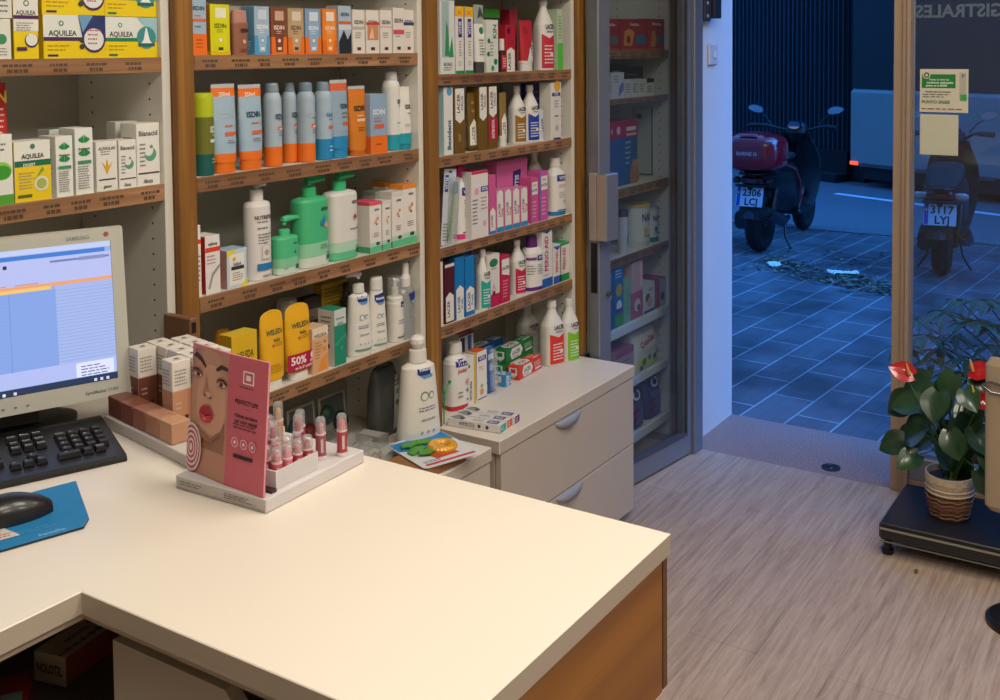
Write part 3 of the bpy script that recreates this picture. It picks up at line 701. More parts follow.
suncart('grey blue sunscreen carton with orange lower sides', 305.6, 321.5, 9, '#7F9FC0', OR, '#8FAFCC', '#D0DCE4', '#E8ECF0', .38)
suncart('all orange sunscreen carton with pale cap drawing', 322.8, 337.2, 9, '#EA8220', '#E06A12', '#EE9030', '#E9DCC8', '#E8D8C0', .3)
carton('sunscreen_box', 'carton with a dark climber photograph on pale blue', 'sunscreen box', 338.8, 351.5, 6, S2A, '#A9BCCB', [('r', 0, .62, 1, .68, '#E0603A'), ('t', 'ISDIN', .5, .82, .07, '#2B3E52', .7), ('p', [(0, 0), (1, 0), (1, .45), (.7, .3), (.4, .5), (0, .25)], '#23262E'), ('r', 0, .5, 1, .6, '#D0D6DA')], d=.042)
def whitecart(label, u0, u1, vt, bandc, z0=.55, z1=.62, extra=()):
    return carton('skincare_box', label, 'skincare box', u0, u1, vt, S2A, '#DFD8CE', [('t', 'ISDIN', .5, .72, .085, '#3A3A44', .76), ('r', 0, z0, 1, z1, bandc), sp(.2, .35, .8, .5, 3), ('r', .35, .08, .65, .15, '#5A2A22')]+list(extra), d=.042)
whitecart('white skincare carton with pale grey band, first of the white row', 352.8, 365.2, 10, '#B8B4AC')
whitecart('white skincare carton with red band and skin coloured picture', 366.4, 379.4, 10.3, '#C8402A', .66, .72, [('r', .08, .32, .92, .65, '#C98A66'), ('p', [(.2, .35), (.45, .62), (.6, .35)], '#E8C0A0')])
whitecart('white skincare carton with faint pink band, between red band and magenta band ones', 380.5, 392.3, 10.4, '#D8B8B0', .60, .64)
whitecart('white skincare carton with magenta red block', 393.4, 404.4, 8, '#E04A58', .42, .52)
whitecart('white skincare carton with navy band at the right end of the row', 405.6, 416.2, 10, '#33466E', .64, .71)
# ---- unit 2, shelf B : sprays and tubes
CANB = [(0, .88), (.008, .97), (.02, 1), (.80, 1), (.84, .93), (.87, .80), (.885, .70)]
def spray(label, uc, w, vt, zs, cols, capc, front, Y=None, capz=(.886, 1)):
    cc = [(q[0], q[1]) for q in cols]
    body = split_cols([(z*capz[0]/.886, r) for z, r in CANB], cc)
    return vessel('sunscreen_spray', label, 'sunscreen spray', uc, w, vt, zs, body, [('cap', [(capz[0], .72), (capz[0]+.012, .74), (.97, .70), (.993, .62), (1, .45)], capc)], front, Y=Y, cols=cols, bname='can')
def sunf(c='#2E3F50', band='#D8603A', bandz=.46): return [('t', 'ISDIN', .60, .60, .062, c, .62), sp(.45, .545, .85, .575, 1), ('r', .42, bandz-.02, .9, bandz+.02, band), ('t', 'SPF50', .66, bandz-.012, .024, '#F0E6DC', .42), sp(.45, .36, .85, .42, 2)]
vessel('body_spray', 'wide olive green spray can with lime cap and dark green base', 'spray can', 203.6, 21.5, 93, S2B, split_cols([(0, .93), (.01, 1), (.70, 1), (.71, .97)], [(.26, '')]), [('cap', [(.711, 1.0), (.95, 1.0), (.985, .95), (1, .82)], '#B9C51A')], [('t', 'ISDIN', .75, .56, .075, '#E4E4D0', .5), sp(.6, .48, .95, .5, 1, '#E4E4D0'), ('r', .48, .40, .95, .44, '#D8D8C8'), sp(.55, .14, .9, .22, 2, '#8FC0A8')], cols=[(.26, '#0F5A54'), (.72, '#6C7020')], bname='can')
def suntube(label, uc, w, vt, low, top, front, capc, mid=LB, split=.22, cap=.11, crimpz=.86, topw=1.0, k=.55):
    return tubepack('sunscreen_tube', label, 'sunscreen tube', uc, w, vt, S2B, [(split, low), (crimpz, mid), (.955, top), (1, '#B9BEC2')], front, cap=cap, capcol=capc, k=k, topw=topw)
suntube('large pale blue sunscreen tube with orange 250 band, next to the olive spray', 223.8, 26, 84, OR, OR, [('t', '250ml', .5, .885, .045, '#F2E0D0', .6), ('t', 'ISDIN', .6, .65, .06, '#B8C8D4', .6), sp(.4, .5, .8, .56, 1, '#D87848'), ('r', .38, .42, .95, .46, '#D9642E'), sp(.45, .33, .85, .38, 2)], '#E07018')
suntube('large pale blue sunscreen tube with darker print, second of the orange topped pair', 250.3, 25, 84.5, OR, OR, [('t', '250ml', .45, .885, .045, '#F2E0D0', .6), ('t', 'ISDIN', .55, .65, .065, '#24405A', .66), sp(.4, .52, .85, .58, 1, '#D87848'), ('r', .38, .42, .95, .46, '#D9642E'), sp(.4, .33, .85, .38, 2)], '#E07018')
spray('grey blue spray can with orange base, first of the four from the left', 273, 19, 83, S2B, [(.24, OR), (.9, '#A9BBC9')], '#8496A2', sunf())
spray('grey blue spray can with orange base, second of the four from the left', 290, 15.5, 82.6, S2B, [(.24, OR), (.9, '#A5B8C6')], '#7E909C', sunf(), Y=YF+.05)
spray('grey blue spray can with orange base, third of the four with pale print', 306.5, 18.5, 82.2, S2B, [(.24, OR), (.9, '#A4B7C5')], '#76899A', sunf('#C0CCD6'))
spray('grey blue spray can with bright blue base', 323.5, 18.5, 81.8, S2B, [(.27, BL), (.9, '#A6BBCB')], '#7D93A2', [('t', 'Hydro', .6, .58, .055, '#3E7FB0', .6), sp(.45, .5, .9, .54, 1), ('r', .42, .40, .9, .44, '#D8603A'), sp(.45, .1, .85, .2, 2, '#BFE0F0')])
suntube('slim grey blue tube with orange top and blue base', 339, 19.5, 79.8, BL, '#D9623A', [('t', 'ISDIN', .7, .66, .06, '#2E3F50', .5), ('r', .5, .42, .95, .46, '#D8603A'), sp(.5, .5, .9, .6, 2)], BL, mid='#8FA9BC', split=.28, crimpz=.86)
suntube('all orange bronzing tube leaning by the pale blue carton', 357, 19.5, 86, '#C87018', '#D9781C', [('t', 'ISDIN', .55, .68, .075, '#3A2A1A', .7), sp(.35, .55, .8, .6, 1, '#EBD0A8'), ('r', .3, .49, .85, .53, '#E8C8A0'), sp(.35, .35, .8, .42, 2, '#7A4410')], '#C0640E', mid='#D07A1C', split=.05, cap=.07)
carton('sunscreen_box', 'short pale blue carton with orange base on the spray can shelf', 'sunscreen box', 370.5, 387.6, 94, S2B, '#8FAAC4', [('r', 0, 0, 1, .30, OR), ('t', 'ISDIN', .5, .70, .085, '#E4E8EC', .7), ('r', .25, .42, .8, .49, '#D8603A'), sp(.2, .52, .8, .62, 2, '#B85A4A'), sp(.3, .12, .7, .2, 1, '#A84A0C')], d=.045, side=[('r', 0, 0, 1, .30, '#D8661A')])
spray('white spray can with grey cap and teal base', 391.5, 18.5, 71.5, S2B, [(.20, '#1F98AC'), (.9, '#DDDDD6')], '#C9CAC6', [('t', 'ISDIN', .68, .62, .05, '#3A3A40', .45), sp(.55, .55, .9, .58, 1), sp(.45, .33, .9, .37, 1)], Y=YF+.035)
tubepack('after_sun_tube', 'white after sun tube with teal base at the right end of its shelf', 'after sun tube', 407, 16.5, 86.5, S2B, [(.26, '#1F98AC'), (1, '#DEDDD4')], [('t', 'ISDIN', .68, .68, .065, '#3A3A40', .5), sp(.55, .55, .9, .6, 1), sp(.3, .36, .85, .42, 2, '#8AA0A0')], cap=.08, capcol='#1B8698', k=.7)
# ---- unit 2, shelf C : lotions
carton('pharmacy_box', 'narrow white carton squeezed against the left wooden post', 'medicine box', 192, 198.3, 226, S2C, '#E2DFD6', [('r', 0, .74, 1, .80, '#D9402A'), sp(.2, .2, .9, .6, 6)], d=.05)
carton('pharmacy_box', 'white carton with bright red side and red band', 'medicine box', 205.6, 220.8, 235.5, S2C, '#E4DFDA', [('r', 0, .72, 1, .80, '#D9402A'), ('t', 'eryfotona', .5, .86, .06, '#55504A', .6), sp(.1, .5, .8, .68, 3, '#B08080'), ('p', [(.15, .1), (.4, .35), (.95, .5), (.95, .44), (.5, .3), (.25, .08)], '#9A9A98')], d=.05, scol='#B8261C')
carton('baby_cream_box', 'small light blue and yellow carton with pale pink side', 'baby cream box', 227.3, 247.6, 249, S2C, '#BFD3DF', [('r', .12, .08, .86, .88, '#E8E6DA'), ('p', [(0, 1), (.5, 1), (0, .8)], '#E6D23A'), ('p', [(1, 0), (.6, 0), (1, .2)], '#E6D23A'), ('r', .2, .47, .84, .56, '#33302E'), ('c', .35, .75, .08, '#E8A02A'), ('t', 'bébé', .5, .62, .09, '#4A6A8A', .4), sp(.25, .18, .8, .42, 4)], d=.045, scol='#B98880', tcol='#9CC0D6')
def lotion(name, label, uc, w, vt, zs, cols, capc, front, k, bodyh=.78, neck=.42, nz=1.1, n=3, Y=None, capn=2, cat='pump bottle', shoulder=.05):
    body = [(0, .93, n), (.012, 1, n), (bodyh-shoulder, 1, n), (bodyh-shoulder*.35, .92, n), (bodyh, .62, 2)]
    if isinstance(cols, list): body = split_cols(body, cols)
    return vessel(name, label, cat, uc, w, vt, zs, body, [('collar', [(bodyh+.0005, neck), (bodyh+.10, neck), (bodyh+.115, neck*.8)], capc)], front, k=k, cols=cols, n=n, Y=Y,
                  child=pump_nozzle(.985, nz, capc, 1), rot=0)
lotion('lotion_bottle', 'tall white pump bottle with blue label block at its foot', 255.5, 27.5, 184, S2C, '#E0DCD8', '#DCD8D2',
       [('t', 'NUTRIDRA', .5, .66, .04, '#5A5048', .8), sp(.2, .60, .8, .63, 1), sp(.2, .53, .8, .57, 1), sp(.22, .38, .8, .50, 4), ('r', .34, .22, .70, .37, '#C8C4BC'), ('r', .36, .23, .68, .36, '#DEDAD4'), ('c', .52, .29, .1, '#B09A8A'), ('r', .16, .11, .9, .18, '#2478B4'), ('t', 'URIAGE', .52, .05, .022, '#6A645C', .6)], .8, bodyh=.82, n=2, neck=.5, nz=.75)
lotion('baby_wash_bottle', 'small mint green pump bottle in front of the large green one', 282.5, 25.5, 219.5, S2C, [(.12, '#C9D9CC'), (.3, '#86C9A0'), (1, '#4FBF86')], '#4CC088', [('t', 'ISDIN', .72, .56, .03, '#1E3A30', .3), ('c', .7, .40, .05, '#2F6E9C'), ('c', .82, .34, .03, '#E09A7A'), ('r', .72, .08, .86, .16, '#3A4A40'), sp(.2, .1, .4, .14, 1)], .62, bodyh=.70, neck=.42, nz=1.3)
lotion('baby_wash_bottle', 'large mint green pump bottle with little balloon drawing', 308, 34, 179.5, S2C, [(.12, '#D2DBCF'), (.28, '#8FCFA8'), (1, '#48B980')], '#35B070', [('t', 'ISDIN', .74, .66, .035, '#1E3A30', .34), ('c', .66, .50, .09, '#2F7EB4'), ('c', .78, .47, .07, '#E0A080'), ('c', .72, .56, .05, '#3C9CC0'), ('r', .78, .07, .90, .12, '#3A4A40'), ('r', .78, .14, .90, .15, '#3A4A40'), sp(.55, .2, .9, .26, 2)], .62, bodyh=.80, neck=.40, nz=1.0)
lotion('baby_lotion_bottle', 'large white pump bottle with mint green pump and base', 338.5, 32, 175.5, S2C, [(.10, '#5FC090'), (.22, '#AFD6BC'), (1, '#DAD9D2')], '#3DB578', [('t', 'ISDIN', .78, .68, .035, '#2A2E30', .36), ('c', .75, .50, .09, '#E0A080'), ('c', .75, .50, .05, '#4A4440'), sp(.55, .34, .9, .38, 1), ('r', .78, .07, .90, .12, '#3A4A40'), ('r', .78, .14, .90, .15, '#3A4A40')], .62, bodyh=.82, neck=.40, nz=1.0)
def babybox(label, u0, u1, vt, topc, yf=YF, d=.045):
    return carton('baby_cream_box', label, 'baby cream box', u0, u1, vt, S2C, '#E2DED6', [('r', 0, 0, 1, .12, '#5FC08E'), ('r', 0, .12, 1, .2, '#A9D6BC'), ('r', 0, .93, 1, 1, topc), ('t', 'ISDIN', .6, .84, .035, '#3A3A40', .5), ('c', .5, .6, .12, '#E0A080'), ('c', .66, .66, .1, '#D98A78'), ('c', .58, .55, .06, '#5A4A44'), ('r', .5, .14, .8, .2, '#4A4A44'), sp(.3, .3, .85, .4, 3)], d=d, yf=yf, side=[('r', 0, 0, 1, .12, '#49A878'), ('r', 0, .93, 1, 1, topc)], tcol=topc)
babybox('white and green baby carton with bright pink lid edge', 370, 381.8, 201.5, '#E0506A', d=.06)
babybox('white and green baby carton with plain top right of the pink lidded one', 382.8, 391.3, 200.5, '#D6D4CC')
babybox('taller white and green baby carton with white top beside the orange topped one', 392.3, 403.6, 191.5, '#D9D5CC')
babybox('tallest baby carton with bright orange top next to the post', 404.8, 418, 184, '#E38A1E')
babybox('baby carton with orange top hidden behind the white topped carton', 391, 402, 181.5, '#D8801A', yf=YF+.07)
babybox('baby carton with pale green top hidden behind the pink lidded one', 376, 390, 191, '#B9C9BC', yf=YF+.075)
# ---- unit 2, shelf D : baby care
vessel('sunscreen_bottle', 'low yellow bottle with round orange cap behind the yellow carton', 'sunscreen bottle', 219, 18, 331.5, S2D, [(0, .95, 3), (.5, 1, 3), (.62, .9, 3)], [('cap', [(.621, .92, 2.4), (.93, .88, 2.4), (1, .6, 2.2)], '#E39018')], k=.6, Y=YF+.075, cols='#E3A51C')
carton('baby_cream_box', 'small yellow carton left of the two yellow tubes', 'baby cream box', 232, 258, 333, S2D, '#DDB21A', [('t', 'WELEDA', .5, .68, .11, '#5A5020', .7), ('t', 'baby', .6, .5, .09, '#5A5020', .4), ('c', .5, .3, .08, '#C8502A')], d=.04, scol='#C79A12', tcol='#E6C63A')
def weleda(label, uc, w, vt, extra=()):
    return tubepack('baby_cream_tube', label, 'baby cream tube', uc, w, vt, S2D, '#E8AE1A', [('t', 'WELEDA', .55, .72, .065, '#4A6040', .78), ('t', 'baby', .6, .62, .045, '#6A6A38', .4), ('c', .42, .55, .05, '#D9563A'), sp(.5, .53, .9, .58, 2, '#8A7A2A'), sp(.25, .2, .8, .32, 4, '#B88A20')]+list(extra), cap=.10, k=.5, round_top=True, capr=.72)
weleda('yellow cream tube with rounded top, smaller of the two', 267.5, 26, 311)
t = weleda('yellow cream tube with rounded top wearing a red 50 percent sticker', 293.5, 27.5, 304)
secs_h = atY(293.5, 304, YF+.02).z-S2D
X_, rx_ = rad(293.5, 27.5, YF+.02, .5)
b = MB(); st = '#B01840'
W_ = rx_*2.3
n = 12
vs = []; fs = []
for i in range(n+1):
    x = (i/n-.5)*W_; y = -rx_*.56*(1-.35*abs(x/W_*2)**2)-.001
    vs += [(x, y, secs_h*.13), (x, y, secs_h*.36)]
for i in range(n): fs.append((2*i, 2*i+2, 2*i+3, 2*i+1))
b.add(vs, fs, st)
b.prnt([('t', '50%', .33, .62, .45, '#F2E4E4', .5), ('c', .84, .70, .10, '#F2E4E4'), ('t', 'dto.', .80, .42, .18, '#F2E4E4', .3), ('t', 'en la 2ª unidad', .5, .18, .16, '#F2E4E4', .8)], lambda x, z, e: (x, -rx_*.56*(1-.35*abs(x/W_*2)**2)-.001-e, secs_h*.13+z), W_, secs_h*.23)
b.build('discount_sticker', t)
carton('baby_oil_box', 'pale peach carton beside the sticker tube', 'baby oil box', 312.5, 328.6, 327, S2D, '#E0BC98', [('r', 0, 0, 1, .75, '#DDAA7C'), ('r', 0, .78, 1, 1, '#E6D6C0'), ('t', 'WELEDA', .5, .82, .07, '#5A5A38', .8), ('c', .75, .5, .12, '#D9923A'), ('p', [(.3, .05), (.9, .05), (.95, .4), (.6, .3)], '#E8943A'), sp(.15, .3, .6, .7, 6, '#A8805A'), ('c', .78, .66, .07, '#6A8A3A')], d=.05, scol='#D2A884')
carton('pharmacy_box', 'tall carton with teal green front and white side', 'medicine box', 334.5, 346.5, 309, S2D, '#1F8A6C', [('r', 0, .72, 1, 1, '#C9D6D0'), ('t', 'Nutraisdin', .5, .84, .035, '#33524A', .8), ('t', 'AGUA', .5, .75, .04, '#33524A', .5), ('p', [(0, .4), (1, .55), (1, .5), (0, .34)], '#2FA080'), ('c', .6, .3, .14, '#2FA080')], d=.055, scol='#D3CFC8', side=[sp(.2, .6, .9, .9, 4), ('c', .6, .35, .12, '#2A2A2A'), ('c', .4, .25, .09, '#2A2A2A')])
MUST = '#26367E'
def mustf(s=1.0): return [('p', [(.30, .76), (.92, .79), (.94, .68), (.80, .655), (.40, .655), (.30, .69)], MUST), ('t', 'mustela', .62, .715, .04, '#E4E6EE', .5), ('p', [(.42, .655), (.82, .655), (.74, .625), (.5, .625)], '#5FA0CC'), ('c', .5, .47, .10, '#7A8A80'), ('c', .5, .465, .075, '#E4E2DA'), ('c', .68, .47, .08, '#7A8A80'), ('c', .68, .465, .055, '#E4E2DA'), sp(.35, .33, .9, .38, 2, '#5A6A9A'), sp(.4, .24, .85, .28, 1, '#90A090'), ('c', .40, .15, .03, '#8AA0C8'), ('c', .55, .15, .03, '#C88A9A'), ('c', .70, .15, .03, '#9A90C0'), ('r', .2, .07, .9, .09, '#6A9A84')]
MB_ = [(0, .90, 2.4), (.015, .98, 2.4), (.15, 1, 2.4), (.45, .88, 2.4), (.66, .80, 2.4), (.72, .76, 2.3), (.745, .60, 2), (.76, .40, 2)]
vessel('baby_gel_bottle', 'white waisted pump bottle with navy badge, left of the baby gel row', 'baby gel bottle', 356, 23, 273.5, S2D, MB_, [('collar', [(.7605, .45), (.86, .43), (.87, .3)], '#DAD9D4')], mustf(), k=.6, cols='#E2E0D8', child=pump_nozzle(.985, .9, '#E2E0DA', -1), n=2.4, rot=-.35)
vessel('baby_gel_bottle', 'white waisted bottle with flip cap and navy badge beside the pump one', 'baby gel bottle', 374, 18, 277.5, S2D, MB_[:6]+[(.80, .64, 2.2), (.83, .60, 2)], [('cap', [(.831, .62), (.98, .60), (1, .52)], '#DCDBD6')], mustf(), k=.6, cols='#E2E0D8', n=2.4, rot=-.35)
def overcap(z0, r, zt=1.0):
    def f(t, rx, h):
        b = MB(); b.loft([(h*z0, rx*r, rx*r, 2), (h*(zt-.03), rx*r*.97, rx*r*.97, 2), (h*zt, rx*r*.85, rx*r*.85, 2), (h*zt+.0002, .001, .001, 2)], CLEARP, seg=20, caps=False); b.build('clear_cap', t)
    return f
def foamer(t, rx, h):
    overcap(.72, .86)(t, rx, h)
    b = MB(); b.loft([(h*.70, rx*.42, rx*.42, 2), (h*.83, rx*.40, rx*.40, 2), (h*.84, rx*.25, rx*.25, 2), (h*.95, rx*.25, rx*.25, 2)], '#DCDBD4', seg=16); b.tube([(0, 0, h*.93), (rx*.3, 0, h*.935), (rx*.62, 0, h*.91)], rx*.2, '#DCDBD4', 8); b.build('pump_head', t)
vessel('baby_foam_bottle', 'white foam bottle under a clear cap with navy badge', 'baby foam bottle', 392.5, 18, 277, S2D, [(0, .92), (.015, 1), (.60, 1), (.62, .94), (.68, .92), (.70, .80), (.71, .5)], front=[('r', .45, .54, .95, .62, MUST), ('t', 'mustela', .70, .575, .03, '#E4E6EE', .42), ('c', .8, .45, .07, '#6FB39A'), sp(.3, .28, .9, .36, 2, '#7A6A9A'), ('r', .2, .07, .95, .09, '#5A6A64')], k=1, cols='#E0DED6', child=foamer)
vessel('baby_cologne_bottle', 'clear cologne bottle with white spray cap at the right end', 'cologne bottle', 408.5, 16.5, 262, S2D, [(0, .9, 2.6), (.01, 1, 2.6), (.62, 1, 2.6), (.66, .85, 2.4), (.69, .5, 2)], [('spray_cap', [(.691, .55), (.80, .55), (.86, .36), (.97, .34), (1, .3)], '#DAD9D2')], [('p', [(.35, .60), (.95, .62), (.95, .53), (.5, .5)], MUST), ('p', [(.5, .5), (.85, .52), (.7, .45)], '#6FA6CC'), ('c', .5, .32, .06, '#7FA8A0'), ('c', .7, .30, .06, '#8FA8C0')], k=.6, cols=clear('cologne_glass', '#D8DEDC', alpha=.62), n=2.6)
carton('baby_gift_box', 'yellow printed carton standing behind the white pump bottle', 'gift box', 322, 348, 282, S2D, '#B9961A', [sp(.1, .5, .9, .95, 8, '#7A6410'), ('r', .1, .1, .9, .4, '#CFAE30')], d=.03, yf=YF+.13)
vessel('cream_jar', 'grey lidded jar half hidden behind the sticker tube', 'cream jar', 284, 20, 300, S2D, [(0, .9), (.02, 1), (.78, 1)], [('lid', [(.781, 1.04), (.95, 1.04), (1, .95)], '#C6C6C2')], k=.9, Y=YF+.12, cols='#B8B6AE')
carton('pharmacy_box', 'dark carton standing behind the peach carton', 'medicine box', 304, 322, 297, S2D, '#3A3634', [('r', .1, .6, .9, .8, '#8A7A70'), sp(.1, .2, .9, .5, 3, '#8A7A70')], d=.03, yf=YF+.12)
vessel('serum_bottle', 'small dark bottle with white cap behind the teal carton', 'serum bottle', 344, 12, 283, S2D, [(0, .95), (.01, 1), (.74, 1), (.78, .5)], [('cap', [(.781, .6), (.98, .58), (1, .5)], '#3A3A38')], k=1, Y=YF+.11, cols='#2C3A3A')
# ---- on the low cabinet below the baby shelf
P0 = atZ(413.5, 432, B2); Y_ = 1.80; 
vessel('baby_gel_bottle', 'big white waisted baby gel pump bottle standing on the low cabinet', 'baby gel bottle', 415, 37, 336, B2, MB_, [('collar', [(.7605, .42), (.87, .40), (.875, .28)], '#E2E0D8')], mustf(), k=.62, cols='#E4E1D8', Y=1.762, n=2.4, rot=-.35,
       child=lambda t, rx, h: (lambda b: (b.tube([(0, 0, h*.87), (0, 0, h*.90)], rx*.15, '#E2E0D8', 10), b.loft([(h*.895, rx*.22, rx*.22, 2), (h*.93, rx*.33, rx*.30, 2), (h*.97, rx*.33, rx*.30, 2), (h*.995, rx*.20, rx*.2, 2), (h, .001, .001, 2)], '#E8E6E0', seg=16), b.build('pump_head', t)))(MB()))
# pacifier cards
def pacicard(label, uc, w, vt, Y, c1, c2, tilt):
    P0 = atY(uc, vt+30, Y); W = w*depth(P0)/F*1.25; h = .13
    t = thing('pacifier_pack', label, 'pacifier pack', (P0.x, Y, B2+.001), (tilt, 0, 0))
    b = MB(); b.box(-W/2, 0, 0, W/2, .003, h, M('#8E8C84', .5), .001); b.prnt([('r', .08, .55, .92, .95, '#4A4E4C'), sp(.15, .1, .85, .3, 4, '#5A5A54')], lambda x, z, e: (x, -e, z), W, h); b.build('card', t)
    for dx, dz, c in ((-.25, .62, c1), (.22, .40, c2)):
        b = MB(); b.lathe([(-.018, .0), (-.017, .012), (-.012, .018), (-.006, W*.24), (0, W*.26), (.0, W*.1)], c, 'Y', (dx*W, -.002, dz*h), 18); b.tube([(dx*W+.011*math.cos(q*PI/6), -.02, dz*h+.011*math.sin(q*PI/6)) for q in range(13)], .0016, c, 6); b.build('pacifier', t)
    return t
pacicard('pacifier card with dark green and navy dummies leaning under the lowest shelf', 335, 30, 375, 1.962, '#1C3A34', '#17262E', -.10)
pacicard('pacifier card with teal dummy and a red button, left of the green one', 303, 30, 385, 1.968, '#14404A', '#7A1E22', -.06)
pacicard('pacifier card with dark blue dummies nearest the lipstick display', 272, 26, 385, 1.974, '#16303A', '#24404A', -.06)
# dark mesh bag
P0 = atY(389, 400, 1.90)
t = thing('toiletry_bag', 'dark grey clear fronted toiletry bag standing behind the big baby gel bottle', 'bag', (2.160, 1.895, B2+.001))
hb = atY(389, 364, 1.90).z-B2
b = MB(); b.loft([(0, .046, .026, 3.5), (.006, .050, .029, 3.5), (hb*.7, .048, .025, 3.5), (hb*.92, .044, .015, 3.5), (hb, .04, .006, 4)], M('#4A4B48', .45, noise=.1), seg=28); b.build('pouch', t)
b = MB(); b.prnt([('p', [(.55, .08), (.96, .12), (.98, .85), (.80, .9), (.66, .7), (.62, .4)], '#A3A29C'), ('c', .78, .62, .08, '#5A7A64'), ('c', .76, .46, .08, '#4A4A46'), sp(.66, .7, .92, .8, 2, '#3A3A38'), ('r', .76, .86, .84, .93, '#1A1A1A')], m_loft([(0, .050, .0295, 3.5), (hb*.7, .048, .026, 3.5), (hb*.92, .044, .016, 3.5)]), .10, hb); b.build('printed_card', t)
b = MB(); b.tube([(-.04, 0, hb), (-.025, 0, hb+.006), (.025, 0, hb+.006), (.04, 0, hb)], .0022, '#2A2A28'); b.build('zip_edge', t)
# clear packs of hair ties on the cabinet
def clearpack(label, x, y, w, d, h, rot, cols):
    t = thing('clear_pack', label, 'plastic pack', (x, y, B2+.001), rot)
    b = MB(); b.box(-w/2, -d/2, 0, w/2, d/2, h, CLEARP, .002); b.build('tray', t)
    rnd = random.Random(int(x*1000)); b = MB()
    for k in range(14):
        px, py = (rnd.random()-.5)*(w-.035), (rnd.random()-.5)*(d-.035); a = rnd.random()*PI
        b.tube([(px-.013*math.cos(a), py-.013*math.sin(a), .004+.25*h*rnd.random()), (px, py, h*.6), (px+.013*math.cos(a), py+.013*math.sin(a), .004+.3*h*rnd.random())], .0028, rnd.choice(cols), 6)
    b.build('contents', t)
clearpack('clear plastic pack of rosy brown items on the low cabinet behind the lipsticks', 1.975, 1.785, .15, .09, .028, .3, ['#A8705A', '#C8B0A4', '#8A4A3A'])
clearpack('clear plastic pack of beige items deeper on the low cabinet', 1.985, 1.885, .15, .08, .03, -.05, ['#B8A898', '#8A7A6E', '#C8C0B8'])
flatbox('travel_pack', 'small grey edged clear case beside the big baby gel bottle', 'plastic case', (2.082, 1.868, B2+.001), .04, .08, .03, .1, M('#8E8B86', .4), top=[('r', .1, .1, .9, .9, '#B8B4AE')])
# cardboard box and teether card
t = thing('cardboard_box', 'small brown cardboard box with black tape lying under the teether card', 'cardboard box', (2.05, 1.655, B2+.001), math.radians(-4))
b = MB(); b.box(-.095, -.065, 0, .075, .062, .022, M('#96683F', .7, noise=.08), .001); b.build('carton', t)
b = MB(); b.box(-.0, -.0655, .0222, .012, .0625, .0226, '#1E1A18'); b.box(-.05, .01, .0222, -.03, .02, .0225, '#4A3420'); b.build('tape', t)
P0 = atZ(430, 447, B2+.03)
t = thing('teether_pack', 'teething ring on a blue and white card with a yellow fruit ring', 'teether pack', (P0.x, P0.y-.01, B2+.026), (0, 0, math.radians(-20)))
b = MB(); W, D = .17, .20
pts = [(-W/2, -D/2+.01), (-W/2+.01, -D/2), (W/2-.01, -D/2), (W/2, -D/2+.01), (W/2-.003, D/2-.012), (W/2-.02, D/2), (-W/2+.02, D/2), (-W/2+.003, D/2-.012)]
b.poly([(*p, .0018) for p in pts], '#D9DCE0'); b.poly([(*p, 0) for p in pts[::-1]], '#D9DCE0')
for p, q in zip(pts, pts[1:]+pts[:1]): b.poly([(*p, 0), (*q, 0), (*q, .0018), (*p, .0018)], '#C9CCD0')
b.prnt([('r', 0.03, .66, .97, .94, '#2485C4'), ('p', [(.03, .66), (.97, .66), (.8, .58), (.3, .55)], '#2485C4'), ('t', 'Nûby', .35, .8, .07, '#E8EEF4', .35), ('r', .08, .05, .92, .1, '#C8404A'), sp(.1, .12, .45, .2, 2), ('p', [(.3, .35), (.7, .3), (.75, .2), (.35, .18)], '#C8503A')], lambda x, y, e: (x, y-D/2, .0018+e), W, D)
b.build('card', t)
b = MB()
for k in range(20):
    a = 2*PI*k/20; b.loft([(.002, .010, .010, 2), (.009, .0115, .0115, 2), (.016, .007, .007, 2), (.0165, .001, .001, 2)], M('#E6A410', .25, coat=.6), cx=.028*math.cos(a)+.02, cy=.028*math.sin(a)-.012, seg=10)
b.build('teething_ring', t)
b = MB()
for k, (x, y, a) in enumerate(((-.035, .02, .5), (-.05, .0, 1.4), (-.02, .05, .1), (.0, .045, -.4), (-.045, .045, .9), (-.035, -.025, 2.2))):
    p = []
    for q in range(12):
        w = 2*PI*q/12; r = .022*(1+.25*math.cos(5*w)); p.append((x+r*math.cos(w+a), y+r*.7*math.sin(w+a), .006+.001*k))
    b.poly(p, '#4E9A38'); b.poly([(px, py, pz-.003) for px, py, pz in p[::-1]], '#3E8A2C')
    for i in range(12): j = (i+1) % 12; b.poly([p[i], p[j], (p[j][0], p[j][1], p[j][2]-.003), (p[i][0], p[i][1], p[i][2]-.003)], '#3E8A2C')
b.build('leaves', t)
# ================================================================== UNIT 3 : oral care
def obox(label, u0, u1, vt, zs, col, front=(), side=(), d=.05, yf=YF, scol=None, tcol=None, name='toothpaste_box', cat='toothpaste box', rot=0):
    return carton(name, label, cat, u0, u1, vt, zs, col, front, side, (), d, yf, None, scol, tcol, rot)
GOLD, TEALC, LRED = '#6E5218', '#0E9C8E', '#B81E36'
def arrow(up, c='#E2E0D8', z0=0, z1=.5):      # the white pointed label
    return ('p', [(.08, z0), (.92, z0), (.92, z1-.07), (.5, z1), (.08, z1-.07)], c) if up else ('p', [(.08, z1), (.08, z0+.07), (.5, z0), (.92, z0+.07), (.92, z1)], c)
def lacer(txt2, c, up=False, z=(.46, 1.0), tc='#2A2A2A', t2c=None):
    zm = (z[0]+z[1])/2+(.04 if not up else -.03)
    return [arrow(up, z0=z[0], z1=z[1]), ('t', 'LACER', .36, zm, .26, tc, (z[1]-z[0])*.72, 90), ('t', txt2, .70, zm, .22, t2c or c, (z[1]-z[0])*.6, 90)]
